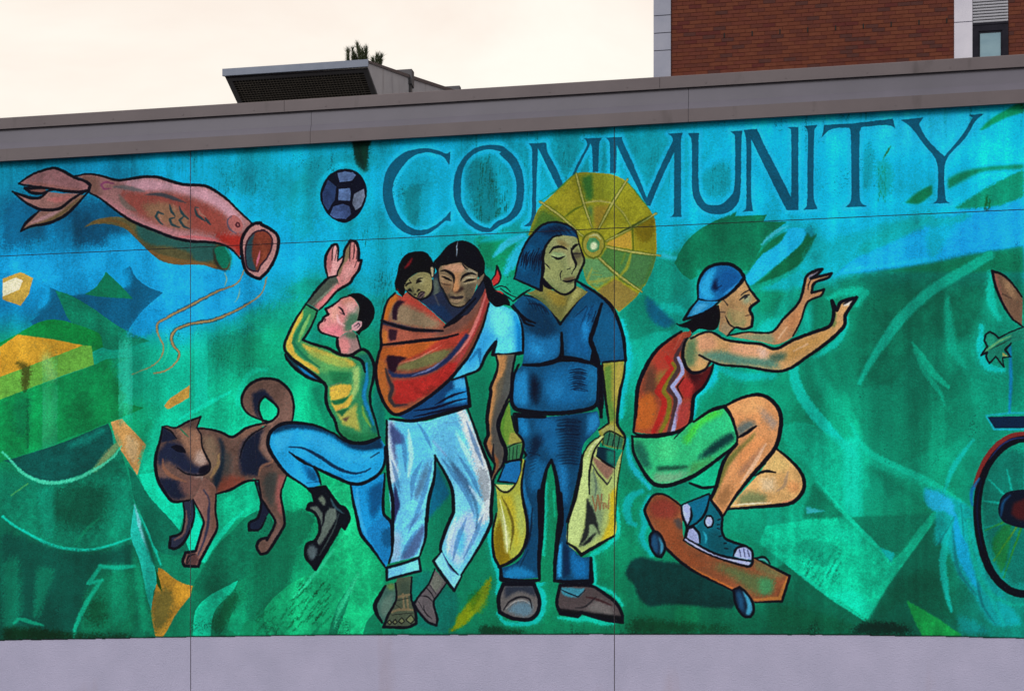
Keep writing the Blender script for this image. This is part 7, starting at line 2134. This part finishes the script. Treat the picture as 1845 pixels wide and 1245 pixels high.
box('wall_core', mort, bb, PE.x + .05 - ox, XE + 4 - ox, .012, 12, 0, TOPZ)
# pale corner panels
zs = [0.0]
for vv in (93, 61.5):
    zs.append(on_plane(1194, vv, YB).z)
zs += [zs[-1] + (zs[-1] - zs[-2]) * 1.0 * k for k in range(1, 12)]
zs = [0.0, zs[1] - 1.9, zs[1] - .95] + zs[1:]
zs = [q for q in zs if q < TOPZ] + [TOPZ]
for a, b in zip(zs[:-1], zs[1:]):
    box('corner_panel', precast, bb, PE.x - ox, P0.x - .012 - ox, -.05, .6, a + .008, b - .008)
zj = on_plane(1735, 42, YB).z
for a, b in ((0, zj - 2.4), (zj - 2.4, zj - 1.2), (zj - 1.2, zj), (zj, zj + 1.2), (zj + 1.2, TOPZ)):
    box('jamb_panel', precast_b, bb, P1.x - ox, P2.x - .004 - ox, -.05, .3, a + .008, b - .008)
# bricks of the courses that can be seen, and some above
protos = {}


def brick_mesh(ln, mi):
    key = (round(ln, 3), mi)
    if key not in protos:
        bm = bmesh.new()
        box_bm(bm, 0, ln, 0, .05, 0, BH - MJ)
        me = bpy.data.meshes.new('brick')
        bm.to_mesh(me)
        bm.free()
        me.materials.append(brick_ms[mi])
        protos[key] = me
    return protos[key]


rb = random.Random(12)
cand = []
zlo, zhi = on_plane(1210, 150, YB).z, on_plane(1400, -40, YB).z
c = 0
z = FOOT
while z < TOPZ - .1:
    off = (BL * .5 if c % 2 else 0) + (.02 * math.sin(c))
    for (s0, s1) in ((P0.x, P1.x - .006), (P3.x + .01, XE)):
        x = s0 - off
        while x < s1 - .02:
            a, b = max(x, s0), min(x + BL - MJ, s1)
            if b - a > .03:
                cand.append((a, b - a, z, c))
            x += BL
    z += BH
    c += 1


def shows(a, ln, z):
    uu, vv = project(a + ln / 2, YB, z + BH / 2)
    top = 213 - 114 * (uu - 22) / 1800.0
    return -4 < vv < top + 3 and uu < 1850


vis = [q for q in cand if shows(q[0], q[1], q[2])]
vis.sort(key=lambda q: -q[0])
single = set(map(id, vis[:300]))
rest = bmesh.new()
rest_mats = []


def tone():
    r = rb.random()
    return 0 if r < .25 else 1 if r < .47 else 2 if r < .66 else 3 if r < .88 else 4 if r < .95 else 5


for q in cand:
    a, ln, z, cc = q
    mi = tone()
    pr = -.004 + rb.random() * .003
    if id(q) in single:
        o = bpy.data.objects.new('brick', brick_mesh(ln, mi))
        COL.objects.link(o)
        o.parent = bb
        o.location = (a - ox, -pr, z + MJ / 2)
    elif zlo - 1.2 < z < zhi + 1.2:
        nf = len(rest.faces)
        box_bm(rest, a - ox, a - ox + ln, -pr, .05, z + MJ / 2, z + BH - MJ / 2)
        rest.faces.ensure_lookup_table()
        for f in rest.faces[nf:]:
            f.material_index = mi
me = bpy.data.meshes.new('brickwork')
rest.to_mesh(me)
rest.free()
for m in brick_ms:
    me.materials.append(m)
o = obj('brickwork', me, None, bb)
o['kind'] = 'stuff'
# dark weep slots in one course
for i in range(9):
    p = on_plane(1305 + 50.1 * i, 63 - 3.3 * i, YB)
    zz = math.floor(p.z / BH) * BH
    box('weep_slot', dark_m, bb, p.x - .012 - ox, p.x + .012 - ox, -.0062, .01, zz + .004, zz + BH + .02)
# window with its louvre
dk = mat('window_frame_paint', albedo((30, 28, 36)), .7, .05)
grain(dk, albedo((26, 25, 32)), albedo((36, 34, 42)), 6)
glass = bpy.data.materials.new('window_glass')
glass.use_nodes = True
gb = glass.node_tree.nodes['Principled BSDF']
gb.inputs['Base Color'].default_value = albedo((110, 136, 148))
gb.inputs['Roughness'].default_value = .12
gb.inputs['Specular IOR Level'].default_value = .35
grain(glass, albedo((104, 130, 142)), albedo((128, 152, 160)), 1.2, (1, 1, 3))
lv_m = mat('louvre_paint', albedo((150, 148, 154)), .6, .3)
zf = on_plane(1784, 43, YB).z
zl0, zl1 = zf - 2.0, zf
win = bpy.data.objects.new('window', None)
COL.objects.link(win)
win.parent = bb
a, b = P2.x - ox, P3.x - ox
fr = on_plane(1763, 80, YB).x - P2.x
ft = on_plane(1784, 43, YB).z - on_plane(1784, 57, YB).z
bm = bmesh.new()
box_bm(bm, a, b, -.034, .01, zl1 - ft, zl1)
box_bm(bm, a, b, -.034, .01, zl0, zl0 + ft)
box_bm(bm, a, a + fr, -.034, .01, zl0 + ft + .001, zl1 - ft - .001)
box_bm(bm, b - fr, b, -.034, .01, zl0 + ft + .001, zl1 - ft - .001)
box_bm(bm, a + fr + .001, a + fr + .025, -.018, .008, zl0 + ft + .001, zl1 - ft - .001)
box_bm(bm, b - fr - .025, b - fr - .001, -.018, .008, zl0 + ft + .001, zl1 - ft - .001)
box_bm(bm, a + fr + .026, b - fr - .026, -.018, .008, zl1 - ft - .03, zl1 - ft - .001)
obj('window_frame', bm, dk, win)
box('pane', glass, win, a + fr + .026, b - fr - .026, -.006, .004, zl0 + ft, zl1 - ft - .031)
box('window_lintel', dk, win, a - .002, b + .002, -.045, -.021, zl1 - .03, zl1 + .012)
lou = bpy.data.objects.new('louvre', None)
COL.objects.link(lou)
lou.parent = bb
z = zl1 + .02
while z < zl1 + .75:
    prism('slat', lv_m, lou, [(-.026, z), (.008, z + .05), (.008, z + .062), (-.030, z + .014)], a + .004, b - .004)
    z += .056
box('louvre_back', lv_m, lou, a + .003, b - .003, .0075, .0115, zl1 + .013, z)
